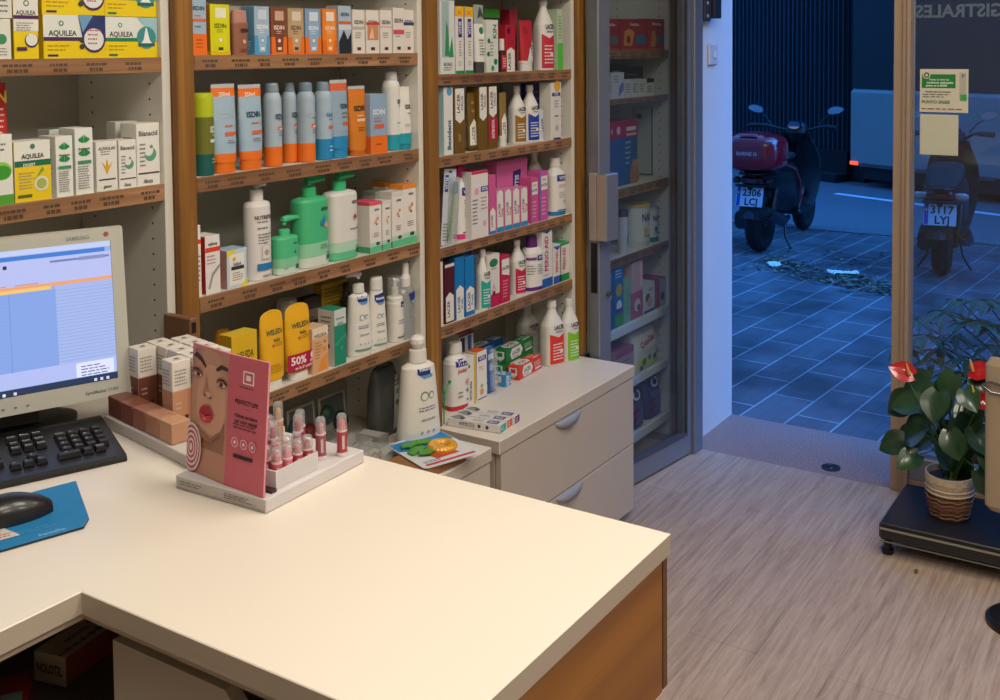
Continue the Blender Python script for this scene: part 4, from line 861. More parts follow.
# shelf A
t = obox('tall white windowed carton at the left post, topmost oral care shelf', 440, 455, -2, S3A, '#D3D6D0', [('r', .12, .22, .6, .95, '#9FB5B4'), ('p', [(.55, .22), (.9, .22), (.8, .5)], '#2F8F55'), ('p', [(.3, .24), (.6, .24), (.55, .6), (.4, .7)], '#3C8C5A'), ('t', 'ROALE', .5, .13, .04, '#6A6A64', .8), sp(.2, .04, .9, .1, 2), ('r', .0, .97, 1, 1, '#44506E')], d=.05)
def vitb(label, u0, u1, vt):
    return obox(label, u0, u1, vt, S3A, '#DCDAD0', [('r', 0, 0, 1, .045, '#138A4A'), ('r', 0, .85, 1, 1, '#E8B418'), ('t', '2X', .5, .91, .05, '#D9622A', .5), ('r', .32, .54, .76, .82, '#352E78'), ('t', 'VITIS', .54, .68, .3, '#D8D6E8', .22, 90), sp(.4, .25, .75, .5, 6), ('c', .5, .15, .16, '#6A7A6A'), ('c', .5, .15, .12, '#DCDAD0')], d=.04, scol='#8A84A0')
vitb('white toothpaste carton with yellow top, left of the twin pair', 455.5, 464, 6.5)
vitb('white toothpaste carton with yellow top, right of the twin pair', 465, 473.3, 7)
tubepack('gum_gel_tube', 'green and white gel tube with grey foil top and dark cap', 'gel tube', 479.5, 12.5, 5, S3A, [(.16, '#3A3C38'), (.72, '#DDE0D8'), (1, '#9CA49A')], [('c', .5, .58, .38, '#E4E6DE'), ('c', .5, .62, .22, '#2C7A58'), sp(.25, .25, .8, .5, 6), ('p', [(.2, .8), (.6, .98), (.9, .8), (.6, .84)], '#3C4A44')], cap=.15, capcol='#3A3C38', k=.6)
obox('white carton with green leaf prints beside the foil topped tube', 486.5, 498.5, 20, S3A, '#D6D9D0', [('t', 'KIN', .7, .78, .3, '#2F8060', .3, 90), ('c', .2, .6, .12, '#1E7A4A'), ('c', .15, .35, .12, '#1E7A4A'), ('c', .75, .2, .15, '#1E7A4A'), ('c', .5, .08, .14, '#2A9A5C'), sp(.3, .3, .6, .6, 5)], d=.05)
obox('dark carton with red and green top hidden behind the leaf carton', 484, 500, 9, S3A, '#3A2226', [('r', 0, .86, 1, 1, '#3F9A28')], d=.04, yf=YF+.07, tcol='#23402C')
vessel('mouth_drops_bottle', 'tiny red labelled bottle with white cap in front of the red cartons', 'dropper bottle', 502.3, 8.5, 39, S3A, [(0, .95), (.01, 1), (.60, 1), (.65, .55)], [('cap', [(.651, .70), (.98, .64), (1, .5)], '#DAD8D0')], [('r', .08, .08, .92, .5, '#C02A38'), sp(.2, .14, .8, .44, 4, '#E8D0D0')], k=1, cols='#3A1A1C')
obox('red toothpaste carton with pointed white label behind the tiny bottle', 506, 515.5, 25, S3A, '#B01E30', [('c', .3, .87, .2, '#5A1420')]+lacer('', '#B01E30', True, (0, .52)), d=.05)
obox('dark red carton with swirl print behind the red toothpaste tube', 510, 517.5, 10, S3A, '#9E2030', [('c', .5, .7, .3, '#6E1422'), ('c', .5, .7, .2, '#9E2030')], d=.04, yf=YF+.065)
tubepack('toothpaste_tube', 'red toothpaste tube with pointed white label standing on white cap', 'toothpaste tube', 526.3, 15, 20.5, S3A, [(.2, '#D9D6CE'), (1, '#B92430')], [('c', .34, .80, .14, '#6A1A22'), ('c', .34, .80, .09, '#B92430'), ('p', [(.3, .2), (.96, .2), (.96, .48), (.84, .60), (.5, .42)], '#DEDCD4'), ('t', 'LACER', .74, .38, .24, '#26262A', .3, 90)], cap=.14, capcol='#D8D6CE', k=.5)
MW = [(0, .95, 3), (.01, 1, 3), (.56, 1, 3), (.62, .97, 2.8), (.72, .74, 2.4), (.80, .50, 2.1), (.86, .38, 2), (.90, .36, 2)]
def mwash(label, uc, w, vt, zs, lc, Y=None, txt='LACER', txt2='', k=.8, tc='#1E1E22', front=None, cap='#D9D7D0', body='#DEDCD5', tot=None):
    f = front if front is not None else [('p', [(.12, .03), (.95, .03), (.95, .50), (.55, .44), (.12, .50)], lc), ('t', txt, .62, .60, .065, tc, .58), ('t', txt2 or 'antisarro', .62, .535, .03, '#6A6A70', .5), sp(.25, .08, .85, .36, 6, '#E8E4E0'), ('c', .7, .22, .1, '#E4D8D4')]
    return vessel('mouthwash_bottle', label, 'mouthwash bottle', uc, w, vt, zs, MW, [('cap', [(.901, .46), (.99, .42), (1, .36)], cap)], f, k=k, Y=Y, cols=body, n=3, tot=tot, rot=-.32)
mwash('white mouthwash bottle with red label on the top oral care shelf', 544, 17.5, -2, S3A, '#C02A3A')
obox('pale carton with bright green lower half beside the red label mouthwash', 557.5, 562.8, 9.5, S3A, '#B4C6A8', [('r', 0, 0, 1, .44, '#4FC43A'), sp(.2, .5, .9, .9, 8, '#5A8A5A')], d=.045)
obox('pale green carton standing behind its bright green twin', 550, 557, 9, S3A, '#A9C2A0', [('r', 0, 0, 1, .44, '#3FA83A'), sp(.2, .5, .9, .9, 8, '#5A8A5A')], d=.045, yf=YF+.065)
# shelf B
obox('white carton with pale blue side and vertical print at the left post', 444, 453.3, 87.5, S3B, '#DBDDD8', [('t', 'Bexident', .55, .3, .4, '#33506A', .5, 90), ('c', .6, .94, .3, '#5A9CC0')], d=.05, scol='#A9CAD6')
obox('gold brown carton with pointed white label, first from the left', 454.5, 465.3, 88.5, S3B, GOLD, lacer('OROS', '#7A6A30')+[sp(.35, .08, .6, .42, 1, '#A08A4A')], d=.045)
tubepack('toothpaste_tube', 'gold brown tube with low white pointed label between gold cartons', 'toothpaste tube', 471.8, 10.5, 92.5, S3B, GOLD, [('p', [(.05, .10), (.95, .10), (.95, .42), (.5, .55), (.05, .42)], '#E2E0D8'), ('t', 'LACER', .4, .28, .28, '#2A2A2A', .28, 90), sp(.3, .62, .7, .9, 2, '#A08A4A')], cap=.06, capcol='#4A3A14', k=.5)
obox('gold brown carton with pointed white label, second from the left', 478.8, 487.6, 87, S3B, GOLD, lacer('OROS', '#7A6A30'), d=.045)
obox('gold brown carton with pointed label and crimson promotion block', 488.4, 497.6, 86.5, S3B, GOLD, lacer('OROS', '#7A6A30', z=(.5, 1))+[('r', 0, .14, 1, .50, '#B02038'), ('t', 'INTENSIVA', .5, .32, .3, '#E8D4D8', .3, 90)], d=.045)
tubepack('toothpaste_tube', 'slim gold tube with white label and white cap', 'toothpaste tube', 502.8, 8.5, 92.5, S3B, [(.2, '#DCDAD2'), (1, '#8A7038')], [('p', [(.1, .12), (.9, .12), (.9, .5), (.5, .62), (.1, .5)], '#E4E2DA'), ('t', 'LACER', .4, .32, .3, '#3A3020', .3, 90)], cap=.14, capcol='#DAD8D0', k=.55)
mwash('white mouthwash bottle with ochre label', 517, 15, 86, S3B, '#94691C', Y=YF+.045, txt2='Oros')
mwash('white mouthwash bottle with royal blue label', 530, 15.5, 85, S3B, '#1C3C9C', Y=YF+.04, txt2='Blanco')
obox('dark blue carton behind the royal blue label mouthwash', 531, 545, 83, S3B, '#232A78', [sp(.2, .3, .8, .9, 5, '#5A60A8'), ('r', 0, .98, 1, 1, '#4A52A0')], d=.04, yf=YF+.09)
tubepack('toothpaste_tube', 'small white tube with grey print before the dark blue carton', 'toothpaste tube', 540.5, 7.5, 109, S3B, '#C9CED6', [('t', 'LACER', .5, .5, .3, '#6A7080', .5, 90)], cap=.1, capcol='#D8D8D4', k=.6, round_top=True)
tubepack('toothpaste_tube', 'small white tube right of the other small white tube', 'toothpaste tube', 546, 6.5, 107, S3B, '#CFD2D4', [('t', 'LACER', .5, .5, .3, '#6A7080', .5, 90)], cap=.1, capcol='#D8D8D4', k=.6, Y=YF+.035, round_top=True)
obox('tall white carton with small navy badge and orange corner', 551, 561.5, 82.5, S3B, '#DEDCD4', [('r', .1, .76, .9, .82, '#352E78'), ('t', 'VITIS', .5, .79, .04, '#D8D6E8', .6), ('c', .6, .94, .3, '#E0A83A'), sp(.3, .55, .8, .7, 3), ('r', .3, .40, .7, .42, '#3A3A40'), ('c', .55, .2, .15, '#B8A8A0'), ('r', .2, 0, .9, .03, '#352E78')], d=.045)
# shelf C
def brushpack(label, uc, w, vt, zs, tilt, Y):
    P0 = atY(uc, vt+30, Y); h = (atY(uc, vt, Y).z-zs); W = w*depth(P0)/F*1.15
    t = thing('toothbrush_pack', label, 'toothbrush pack', (P0.x-W*.3, Y, zs+.001), (0, tilt, 0))
    b = MB(); b.box(-W/2, 0, 0, W/2, .002, h, '#C4CBD4', .0005); b.prnt([('r', .08, .70, .36, .92, '#2C4C9C'), ('t', 'VITIS', .22, .81, .2, '#E0E4EE', .2, 90), ('r', .35, .95, .6, .975, '#3A3A3A'), sp(.1, .05, .5, .3, 6)], lambda x, z, e: (x, -e, z), W, h); b.build('card', t)
    b = MB(); b.loft([(.01, .26*W, .010, 4), (h*.88, .26*W, .012, 4), (h*.9, .2*W, .008, 4)], CLEARP, cx=W*.15, cy=-.010, seg=16, caps=False); b.build('blister', t)
    b = MB(); b.tube([(W*.0, -.008, .015), (W*.08, -.008, h*.3), (W*.18, -.008, h*.6), (W*.22, -.008, h*.82)], [.0055, .005, .0035, .004], '#6A9A3A', 8)
    b.box(W*.05, -.020, h*.68, W*.28, -.009, h*.84, '#1E7E9A', .002); b.build('toothbrush', t)
    return t
brushpack('toothbrush with teal bristles in a tilted blister pack at the left post', 450, 17, 169, S3C, .10, YF+.006)
def vitbot(label, uc, w, vt, zs, cap, base, Y=None, foot='#E2E0DA', front=None, k=.8, capz=.84):
    f = front or [('r', .28, .60, .98, .71, '#2C3484'), ('t', 'VITIS', .64, .655, .055, '#E4E4F0', .56), sp(.4, .48, .9, .55, 2, '#C06A80'), sp(.4, .3, .9, .42, 3, '#A8A4A0'), ('c', .75, .24, .1, '#D8B0B8'), ('r', .3, .085, .98, .10, '#2C3484')]
    body = split_cols([(0, .97, 3), (.01, 1, 3), (.70, 1, 3), (.76, .88, 2.6), (.80, .62, 2.2), (capz, .50, 2)], [(.07, '')])
    return vessel('mouthwash_bottle', label, 'mouthwash bottle', uc, w, vt, zs, body, [('cap', [(capz+.001, .60), (.99, .56), (1, .50)], cap)], f, k=k, Y=Y, cols=[(.07, base), (1, foot)], n=3, rot=-.25)
vitbot('white mouthwash bottle with magenta base and cap behind the toothbrush pack', 460, 17, 166, S3C, '#C0286A', '#D0287C', Y=YF+.045)
obox('white carton with crimson lid edge and pink print', 471.5, 488.5, 171, S3C, '#E0DCD8', [('r', .55, .68, 1, .76, '#2C3484'), ('t', 'VITIS', .78, .72, .05, '#E4E4F0', .4), ('r', 0, .96, 1, 1, '#C02050'), sp(.55, .4, .95, .62, 4, '#C08090'), ('c', .3, .7, .12, '#E0A0B0'), sp(.05, .2, .4, .6, 7), ('c', .75, .2, .1, '#D0A8B0')], d=.05, tcol='#C02050')
obox('narrow pink carton with small white arrow label', 489.5, 496, 175, S3C, '#CC5A92', lacer('', '#CC5A92', True, (.05, .45))+[('r', 0, 0, 1, .05, '#2A80B4')], d=.05)
obox('wide bright pink carton with navy badge standing behind the arrow labelled cartons', 497, 527.5, 160, S3C, '#D2679E', [('p', [(.50, .42), (.52, .82), (.78, .84), (.74, .44)], '#26307C'), ('t', 'VITIS', .635, .63, .12, '#E0E0F0', .3, 84), ('r', 0, 0, 1, .1, '#2A80B4')], d=.045, yf=YF+.05, tcol='#E08AB8')
for i, l in enumerate(('first', 'second', 'third', 'fourth')):
    a = 496.8+i*8; obox('short white and pink toothpaste carton with arrow label, %s from the left of four' % l, a, a+7.2, [190, 189, 188, 187][i], S3C, '#D884AE', lacer('', '#C8407A', True, (.12, 1.0))[:2]+[('t', 'Gingi', .72, .45, .24, '#C8407A', .5, 90), ('r', 0, 0, 1, .11, '#2A8CBE')], d=.045)
obox('pink toothpaste carton with white shield near the mouthwash', 531, 538.6, 177.5, S3C, '#D2548E', [('p', [(.1, .62), (.9, .62), (.9, .9), (.1, .9)], '#E4E0DA'), ('t', 'LACER', .5, .72, .05, '#2A2A30', .7), ('t', 'Ortho', .5, .83, .04, '#C8407A', .5), sp(.2, .1, .8, .5, 5, '#E8B0CC'), ('r', 0, 0, .12, 1, '#4A7AB0')], d=.045)
obox('pink toothpaste carton with white shield, right and taller of the two', 540, 548.3, 171, S3C, '#CE58A0', [('p', [(.1, .62), (.9, .62), (.9, .9), (.1, .9)], '#E4E0DA'), ('t', 'LACER', .5, .72, .05, '#2A2A30', .7), ('t', 'Ortho', .5, .83, .04, '#C8407A', .5), sp(.2, .1, .8, .5, 5, '#E8B0CC'), ('r', 0, 0, .12, 1, '#4A7AB0')], d=.045)
mwash('white mouthwash bottle with tapered neck behind the pink shield cartons', 534, 17, 150, S3C, '#CE58A0', Y=YF+.115)
vitbot('white mouthwash bottle with navy badge and blue base at the right post', 556.5, 18, 157.5, S3C, '#D9D7D0', '#2476B0', Y=YF+.035)
# shelf D
obox('thin white carton pressed against the left post, third oral care shelf', 440, 443.4, 262, S3D, '#DCD9D0', [], d=.05)
obox('maroon carton with pointed white label', 445, 454.6, 264, S3D, '#4E1420', lacer('', '#4E1420', True, (.03, .52))+[('r', 0, .95, 1, 1, '#D9D6CC')], d=.045)
obox('bright blue carton with tall pointed white label', 455.4, 464.6, 257, S3D, '#1474B8', lacer('Fresh', '#1474B8', True, (.0, .55), '#1E4A7A'), d=.045)
obox('bright blue carton with shorter white label and pale top, beside the teal bottle', 465.4, 475, 256, S3D, '#1478BC', lacer('Fresh', '#1474B8', True, (.08, .50), '#1E4A7A'), d=.045)
obox('dark blue carton hidden behind the two bright blue ones', 452, 472, 250, S3D, '#14508C', [], d=.03, yf=YF+.07)
mwash('white mouthwash bottle with turquoise label between blue and white cartons', 481.5, 13, 250, S3D, '#12A49A', txt='LACER')
obox('white carton with crimson foot and green oval', 487.6, 500, 254.5, S3D, '#DDD9D0', [('r', 0, 0, 1, .24, '#C01C4A'), ('c', .5, .84, .34, '#2F7A58', .2), sp(.3, .7, .8, .76, 1), ('p', [(.3, .3), (.5, .45), (.7, .3), (.6, .3), (.5, .37), (.4, .3)], '#E0A0B4'), ('c', .5, .26, .12, '#7A1A2A')], d=.045, side=[sp(.2, .3, .8, .9, 6)])
obox('crimson toothpaste carton with white shield', 501, 510.4, 255.5, S3D, '#C01E48', [('p', [(.1, .62), (.9, .56), (.9, .93), (.1, .93)], '#E4E0DA'), ('t', 'LACER', .5, .74, .07, '#2A2A30', .76), sp(.2, .1, .8, .5, 6, '#E8A0B4')], d=.045)
mwash('white mouthwash bottle with crimson label', 516, 14.5, 240, S3D, '#C21C48', Y=YF+.035)
vitbot('round white mouthwash bottle with purple cap and purple base', 530.6, 19, 236.5, S3D, '#5E1E72', '#5E2070', capz=.80, k=.8, front=[('r', .5, .56, 1, .66, '#2C3484'), ('t', 'VITIS', .76, .61, .05, '#E4E4F0', .4), ('r', 0.0, .58, .44, .63, '#7A3E8A'), sp(.5, .3, .9, .5, 5), sp(.02, .3, .4, .5, 4)])
obox('tall white carton with dark pink vertical lettering and blue foot', 542, 552.6, 231, S3D, '#DEDCD6', [('r', 0, 0, 1, .16, '#2460A8'), ('t', 'PERIO·AID', .42, .60, .34, '#B82A5A', .62, 90), ('p', [(.1, 1), (.9, 1), (.5, .95)], '#1E4A8C'), sp(.2, .2, .8, .24, 1)], d=.05)
obox('shorter white carton with pink vertical lettering and blue top corners', 553.6, 561.5, 246, S3D, '#DEDCD6', [('r', 0, 0, 1, .2, '#2E5EB0'), ('t', 'PERIO·AID', .42, .58, .32, '#C24A70', .56, 90), ('p', [(0, 1), (1, 1), (.5, .88)], '#2A64B8')], d=.045)
obox('shorter white carton with pink vertical lettering and green top corners', 562.3, 571.5, 241.5, S3D, '#DEDCD6', [('r', 0, 0, 1, .18, '#14904A'), ('t', 'PERIO·AID', .42, .58, .32, '#C24A70', .56, 90), ('r', 0, .93, 1, 1, '#18985A')], d=.045, tcol='#18985A')
# ---- on the wide drawer cabinet
Yb = 1.84
vitbot("children's mouthwash bottle with red base and small figure drawing", 453, 22, 343, B3, '#DAD8D2', '#C02838', Y=1.845, capz=.84,
       front=[('r', .22, .66, .92, .77, '#2C3484'), ('t', 'VITIS', .57, .715, .07, '#E4E4F0', .56), ('t', 'junior', .55, .60, .06, '#C83A4A', .5), ('c', .82, .40, .13, '#D89A8A'), ('c', .80, .28, .07, '#3A8AA0'), ('c', .80, .14, .05, '#3A3A5A'), sp(.3, .18, .6, .3, 2)])
b = MB(); X0 = atY(443.5, 391, 1.79)
b.tube([(0, 0, 0), (.010, 0, .008), (.020, 0, .018)], [.002, .0014, .002], '#1E9A3A', 8)
b.lathe([(-.002, .0), (-.002, .0055), (.002, .0055), (.002, .0)], '#1FA23E', 'Y', (-.001, 0, -.002)); b.lathe([(-.002, .0), (-.002, .005), (.002, .005), (.002, .0)], '#128A30', 'Y', (.022, 0, .020))
b.tube([(-.002, 0, -.006), (-.001, .002, -.03), (-.001, .004, B3-X0.z+.002)], .0018, '#1E9A3A', 8)
tag(b.build('plastic_dental_mirror', loc=(X0.x, 1.785, X0.z)), "green plastic stick toy standing before the children's mouthwash", 'dental toy')
obox('small white and maroon carton on a narrow stand behind the children mouthwash', 459, 474, 332, B3, '#D6D3CA', [('r', 0, .0, 1, .62, '#B9B4AA'), ('r', .1, .66, .4, .92, '#2A2A30'), ('r', .6, .66, .85, .92, '#3C5A9A'), ('r', 0, .94, 1, 1, '#6E1A2A')], d=.05, yf=1.93, tcol='#6E2A34')
def b3(label, u0, u1, vt, y, col, front, d=.04, **k): return carton('toothpaste_box', label, 'toothpaste box', u0, u1, vt, B3, col, front, d=d, yf=y, **k)
b3('white carton with yellow edge strip left of the orange topped carton', 466.5, 476, 357, 1.815, '#DFDCD2', [('r', .8, 0, 1, 1, '#E0B43A'), ('c', .3, .82, .12, '#4E9A4A'), ('t', 'VITIS kids', .45, .3, .22, '#5A5A60', .4, 90)], scol='#C9C4BA')
b3('white carton with orange top and small owl drawing', 477.2, 487.2, 351, 1.825, '#E3E0D8', [('r', .1, .80, .9, .90, '#2C3484'), ('t', 'VITIS', .5, .85, .06, '#E4E4F0', .6), ('c', .45, .15, .2, '#D9A06A'), ('c', .45, .27, .12, '#7AA87A'), sp(.2, .6, .8, .7, 2, '#C8824A'), ('r', .05, 0, .95, .02, '#2C3484')], tcol='#DC5A1E', scol='#D9CDB8')
t = thing('toothbrush_pack', 'blue and clear toothbrush pack beside the owl carton', 'toothbrush pack', (atY(492, 370, 1.83).x, 1.83, B3+.001), (-.05, 0, 0))
hh = atY(492, 347, 1.83).z-B3
b = MB(); b.box(-.019, 0, 0, .019, .003, hh, '#2E5C9C', .0006); b.prnt([('r', .15, .72, .9, .84, '#DCE6F0'), ('r', .2, .1, .8, .4, '#4A86C4'), ('c', .5, .55, .3, '#A8C4DC')], lambda x, z, e: (x, -e, z), .038, hh); b.build('card', t)
b = MB(); b.loft([(.008, .014, .010, 3), (hh*.80, .014, .012, 3), (hh*.93, .012, .008, 3), (hh*.96, .004, .004, 3)], CLEARP, cy=-.009, seg=16, caps=False); b.build('blister', t)
def lying(label, u, v, w, d, h, rot, col, shield, z=B3, dy=0, txt='LACER', capc=None):
    P0 = atZ(u, v, z)
    b = MB(); b.box(-w/2, 0, 0, w/2, d, h, col, .001)
    b.prnt([('p', [(.2, .08), (.8, .08), (.92, .5), (.8, .92), (.2, .92), (.08, .5)], '#E2E0D8'), ('c', .5, .5, .22, shield), ('r', .35, .4, .65, .6, '#E2E0D8')], lambda x, zz, e: (x, -e, zz), w, h)
    lf = [('p', [(.28, .1), (.66, .1), (.76, .5), (.66, .9), (.28, .9)], '#E2E0D8'), ('t', txt, .50, .50, .3, '#2A4A3A', .34), sp(.04, .2, .24, .8, 4, '#DCE4DC')]
    b.prnt(lf, lambda x, zz, e: (-w/2-e, d/2-x, zz), d, h)
    b.prnt(lf, lambda x, yy, e: (yy-w/2, d/2-x, h+e), d, w)
    return tag(b.build('toothpaste_box', loc=(P0.x, P0.y+dy, z+.0008), rot=rot), label, 'toothpaste box')
# the green ones lie with their long side to the room
def longbox(label, x, y, z, w, d, h, rot, col, shield, txt='LACER'):
    b = MB(); b.box(-w/2, -d/2, 0, w/2, d/2, h, col, .001)
    fr = [('p', [(.20, .08), (.52, .08), (.60, .5), (.52, .92), (.20, .92), (.14, .5)], '#E2E0D8'), ('t', txt, .36, .55, .30, '#1F5A40', .28), ('r', .7, .15, .95, .3, '#E2E0D8'), sp(.66, .4, .96, .8, 3, '#DCE8DC'), sp(.24, .14, .5, .32, 1)]
    b.prnt(fr, m_front(d), w, h); b.prnt(fr, lambda xx, yy, e: (xx, yy-d/2, h+e), w, d)
    b.prnt([('p', [(.15, .9), (.85, .9), (.85, .4), (.5, .08), (.15, .4)], '#E2E0D8'), ('r', .3, .5, .7, .8, shield), sp(.2, .1, .8, .3, 1)], m_left(w), d, h)
    return tag(b.build('toothpaste_box', loc=(x, y, z+.0008), rot=rot), label, 'toothpaste box')
Pg = atZ(520, 376, B3)
gx = 2.80
longbox('green toothpaste carton lying along the shelf with its white shield outward, bottom of the pile', gx+.008, 1.905, B3, .19, .045, .042, math.radians(4), '#128240', '#128240')
longbox('green toothpaste carton lying on top of the other green one', gx+.014, 1.906, B3+.0435, .19, .045, .042, math.radians(6), '#0F7838', '#128240')
longbox('blue carton lying behind the green toothpaste pile', gx-.045, 1.985, B3, .17, .045, .090, math.radians(2), '#1E5A9A', '#1E5A9A', 'VITIS')
P1 = atZ(503, 385, B3); longbox('small blue ended toothpaste carton lying before the green pile', 2.655, 1.872, B3, .036, .10, .036, math.radians(4), '#3A90C8', '#C86A4A')
P2 = atZ(517, 382, B3); longbox('bright red toothpaste carton lying in front of the green pile', 2.790, 1.848, B3, .15, .042, .042, math.radians(4), '#D93A22', '#D93A22')
mwash('white mouthwash bottle standing behind the green pile', 527, 19, 305, B3, '#C8C6C0', Y=1.965)
mwash('white mouthwash bottle with scarlet label on the drawer cabinet', 550.5, 20, 301, B3, '#DE3420', Y=1.83, txt2='antisarro')
mwash('white mouthwash bottle with lime green label on the drawer cabinet', 568, 16.5, 299, B3, '#7CC21E', Y=1.800, txt2='Ortho')
# three flat toothpaste cartons fanned on the cabinet top
def flatpaste(label, c, rot, endc, bandc):
    w, d, h = .032, .165, .022
    b = MB(); b.box(-w/2, -d/2, 0, w/2, d/2, h, '#DAD8D4', .001, {'-y': endc, '+y': endc})
    b.prnt([('r', .12, .08, .8, .28, bandc), ('t', 'VITIS', .46, .18, .35, '#E4E4EE', .15, 90), ('p', [(0, .72), (.5, .70), (.9, .82), (.9, .92), (.3, .9)], '#4A504E'), ('p', [(0, .80), (.5, .78), (.9, .90), (.3, .98)], '#8A8E8A'), ('c', .4, .52, .2, '#C8B0A0'), sp(.2, .35, .8, .48, 3)], lambda x, y, e: (x, y-d/2, h+e), w, d)
    b.prnt([('t', 'VITIS', .3, .5, .4, '#3A3A6A', .2), ('c', .6, .5, .03, '#3A3A6A'), ('c', .75, .5, .03, '#3A3A6A'), sp(.4, .2, .55, .8, 3)], m_left(w), d, h)
    b.prnt([sp(.15, .2, .85, .8, 2, '#DCE8EC')], m_front(d), w, h)
    return tag(b.build('toothpaste_box', loc=c, rot=rot), label, 'toothpaste box')
q0 = atZ(467, 424, B3); rr = math.radians(-6)
flatpaste('flat toothpaste carton with teal end, front left of three lying side by side', (2.315, 1.695, B3+.001), math.radians(8), '#1AA4A8', '#33307A')
flatpaste('flat toothpaste carton with orange red end, middle of three lying side by side', (2.353, 1.700, B3+.001), math.radians(8), '#E0482A', '#2E2C5E')
flatpaste('flat toothpaste carton with purple end, right of three lying side by side', (2.391, 1.700, B3+.001), math.radians(8), '#7A2468', '#2E2C6E')
# ================================================================== UNIT 4 behind the glass door
Z4 = z4
def c4(name, label, cat, u0, u1, vt, zs, col, front=(), side=(), d=.08, yf=YF, **k): return carton(name, label, cat, u0, u1, vt, zs, col, front, side, (), d, yf, **k)
TH = [('t', 'ThermaCare', .5, .84, .09, '#E0D4CC', .7), ('r', 0, .02, 1, .06, '#C8483A')]
P0z = Z4[0]
c4('heat_patch_box', 'red carton with a standing figure print, left of three', 'heat patch box', 601, 619.5, 19.5, P0z, '#A01C22', TH+[('p', [(.15, .1), (.3, .6), (.45, .65), (.4, .3), (.5, .1)], '#B8683A'), ('r', .5, .2, .9, .45, '#4A6A70')], d=.1)
c4('heat_patch_box', 'red carton with an orange torso print, middle of three', 'heat patch box', 621, 647, 19.5, P0z, '#A01C22', TH+[('p', [(.1, .15), (.12, .6), (.3, .7), (.5, .6), (.45, .3), (.4, .15)], '#D98A3A'), ('c', .28, .35, .07, '#5A2A14'), ('r', .56, .2, .95, .5, '#2A6A8A')], d=.1)
c4('heat_patch_box', 'red carton with a dark figure print, right of three', 'heat patch box', 648.2, 664.5, 19, P0z, '#A01C22', TH+[('p', [(.15, .1), (.2, .55), (.4, .65), (.5, .3), (.4, .1)], '#C07A34'), ('r', .55, .2, .95, .45, '#2A5A7A')], d=.1)
Zb = Z4[1]
c4('pharmacy_box', 'small white carton with blue streak at the door edge', 'medicine box', 601, 611, 78.5, Zb, '#C9CCD2', [('p', [(.6, .1), (.95, .3), (.9, .9), (.7, .6)], '#6A78B0'), sp(.1, .3, .5, .8, 4)], d=.05)
c4('pharmacy_box', 'taller white carton with violet blue streak', 'medicine box', 612.3, 624.3, 72.5, Zb, '#C6C8CE', [('p', [(.5, .05), (.95, .3), (.9, .65), (.6, .45)], '#7A6AB0'), ('p', [(.6, .1), (.98, .4), (.98, .6)], '#4A9AC0'), sp(.1, .6, .6, .9, 3)], d=.05, tcol='#8A8C90')
for i, l in enumerate(('first', 'second', 'third')):
    a = 625+i*7.2; c4('pharmacy_box', 'tiny white carton with black print, %s of the little row' % l, 'medicine box', a, a+6.2, 79.5, Zb, '#C8C8C4', [sp(.1, .25, .9, .8, 4, '#33333A')], d=.05)
c4('pharmacy_box', 'tiny white carton with black lid block at the end of the little row', 'medicine box', 646.8, 654, 78.5, Zb, '#C8C8C4', [('r', 0, .76, 1, 1, '#16182A'), sp(.1, .2, .9, .6, 3, '#33333A')], d=.05, tcol='#16182A')
c4('pharmacy_box', 'black carton standing behind the little white row', 'medicine box', 606, 626, 64, Zb, '#1A1C22', [('r', .3, .5, .7, .8, '#8A8C90')], d=.05, yf=YF+.09)
c4('pharmacy_box', 'dark carton behind the little white row, further right', 'medicine box', 630, 650, 67, Zb, '#23252B', [sp(.2, .4, .8, .8, 3, '#6A6C70')], d=.05, yf=YF+.10)
# wall cabinet door seen inside the niche
b = MB(); p0 = atX(632, 107, 3.768); p1 = atX(652, 174, 3.768); p2 = atX(652, 107, 3.768); p3 = atX(640, 116, 3.768)
b.box(3.764, p1.y, p1.z, 3.7695, p0.y, p2.z, '#BAB9B0', .001)
for (ya, yb, za, zb_) in ((p1.y-.003, p1.y+.0, p1.z-.004, p2.z), (p1.y-.003, p0.y-.02, p1.z-.004, p1.z)): b.box(3.7630, ya, za, 3.7690, yb, zb_, '#55544E')
b.lathe([(-.008, .010), (-.0005, .011)], '#2A2C30', 'X', (3.764, p3.y, p3.z), 14)
ob = b.build('fuse_box_door', None); tag(ob, 'pale flat service hatch with small black lock on the side panel behind the glass door', 'hatch')
ZC = Z4[2]
c4('diaper_pack', 'big blue carton with raspberry pink lid band', 'nappy box', 604, 637.5, 121.5, ZC, '#1F5C9C', [('r', 0, .74, 1, 1, '#A82456'), ('t', '14', .2, .86, .09, '#D8A8BC', .2), ('c', .42, .86, .06, '#D8A8BC'), ('r', .66, .84, .95, .9, '#DCD0DC'), ('r', .66, .76, .95, .8, '#DCB8A8'), sp(.62, .3, .8, .7, 5, '#A8C4E0'), ('c', .92, .25, .12, '#B88A70'), ('c', .9, .12, .15, '#A87A60')], d=.12, yf=YF+.034, tcol='#A82456')
c4('pharmacy_box', 'white carton with a dark butterfly print before the big blue carton', 'medicine box', 599.5, 608.5, 139.5, ZC, '#C9CBCE', [('r', .1, .7, .95, .82, '#33406A'), ('p', [(.1, .2), (.4, .55), (.6, .3), (.9, .5), (.8, .15), (.5, .1)], '#3A2226')], d=.03, yf=YF-.002+.001)
P0 = ZC
ZD = Z4[3]
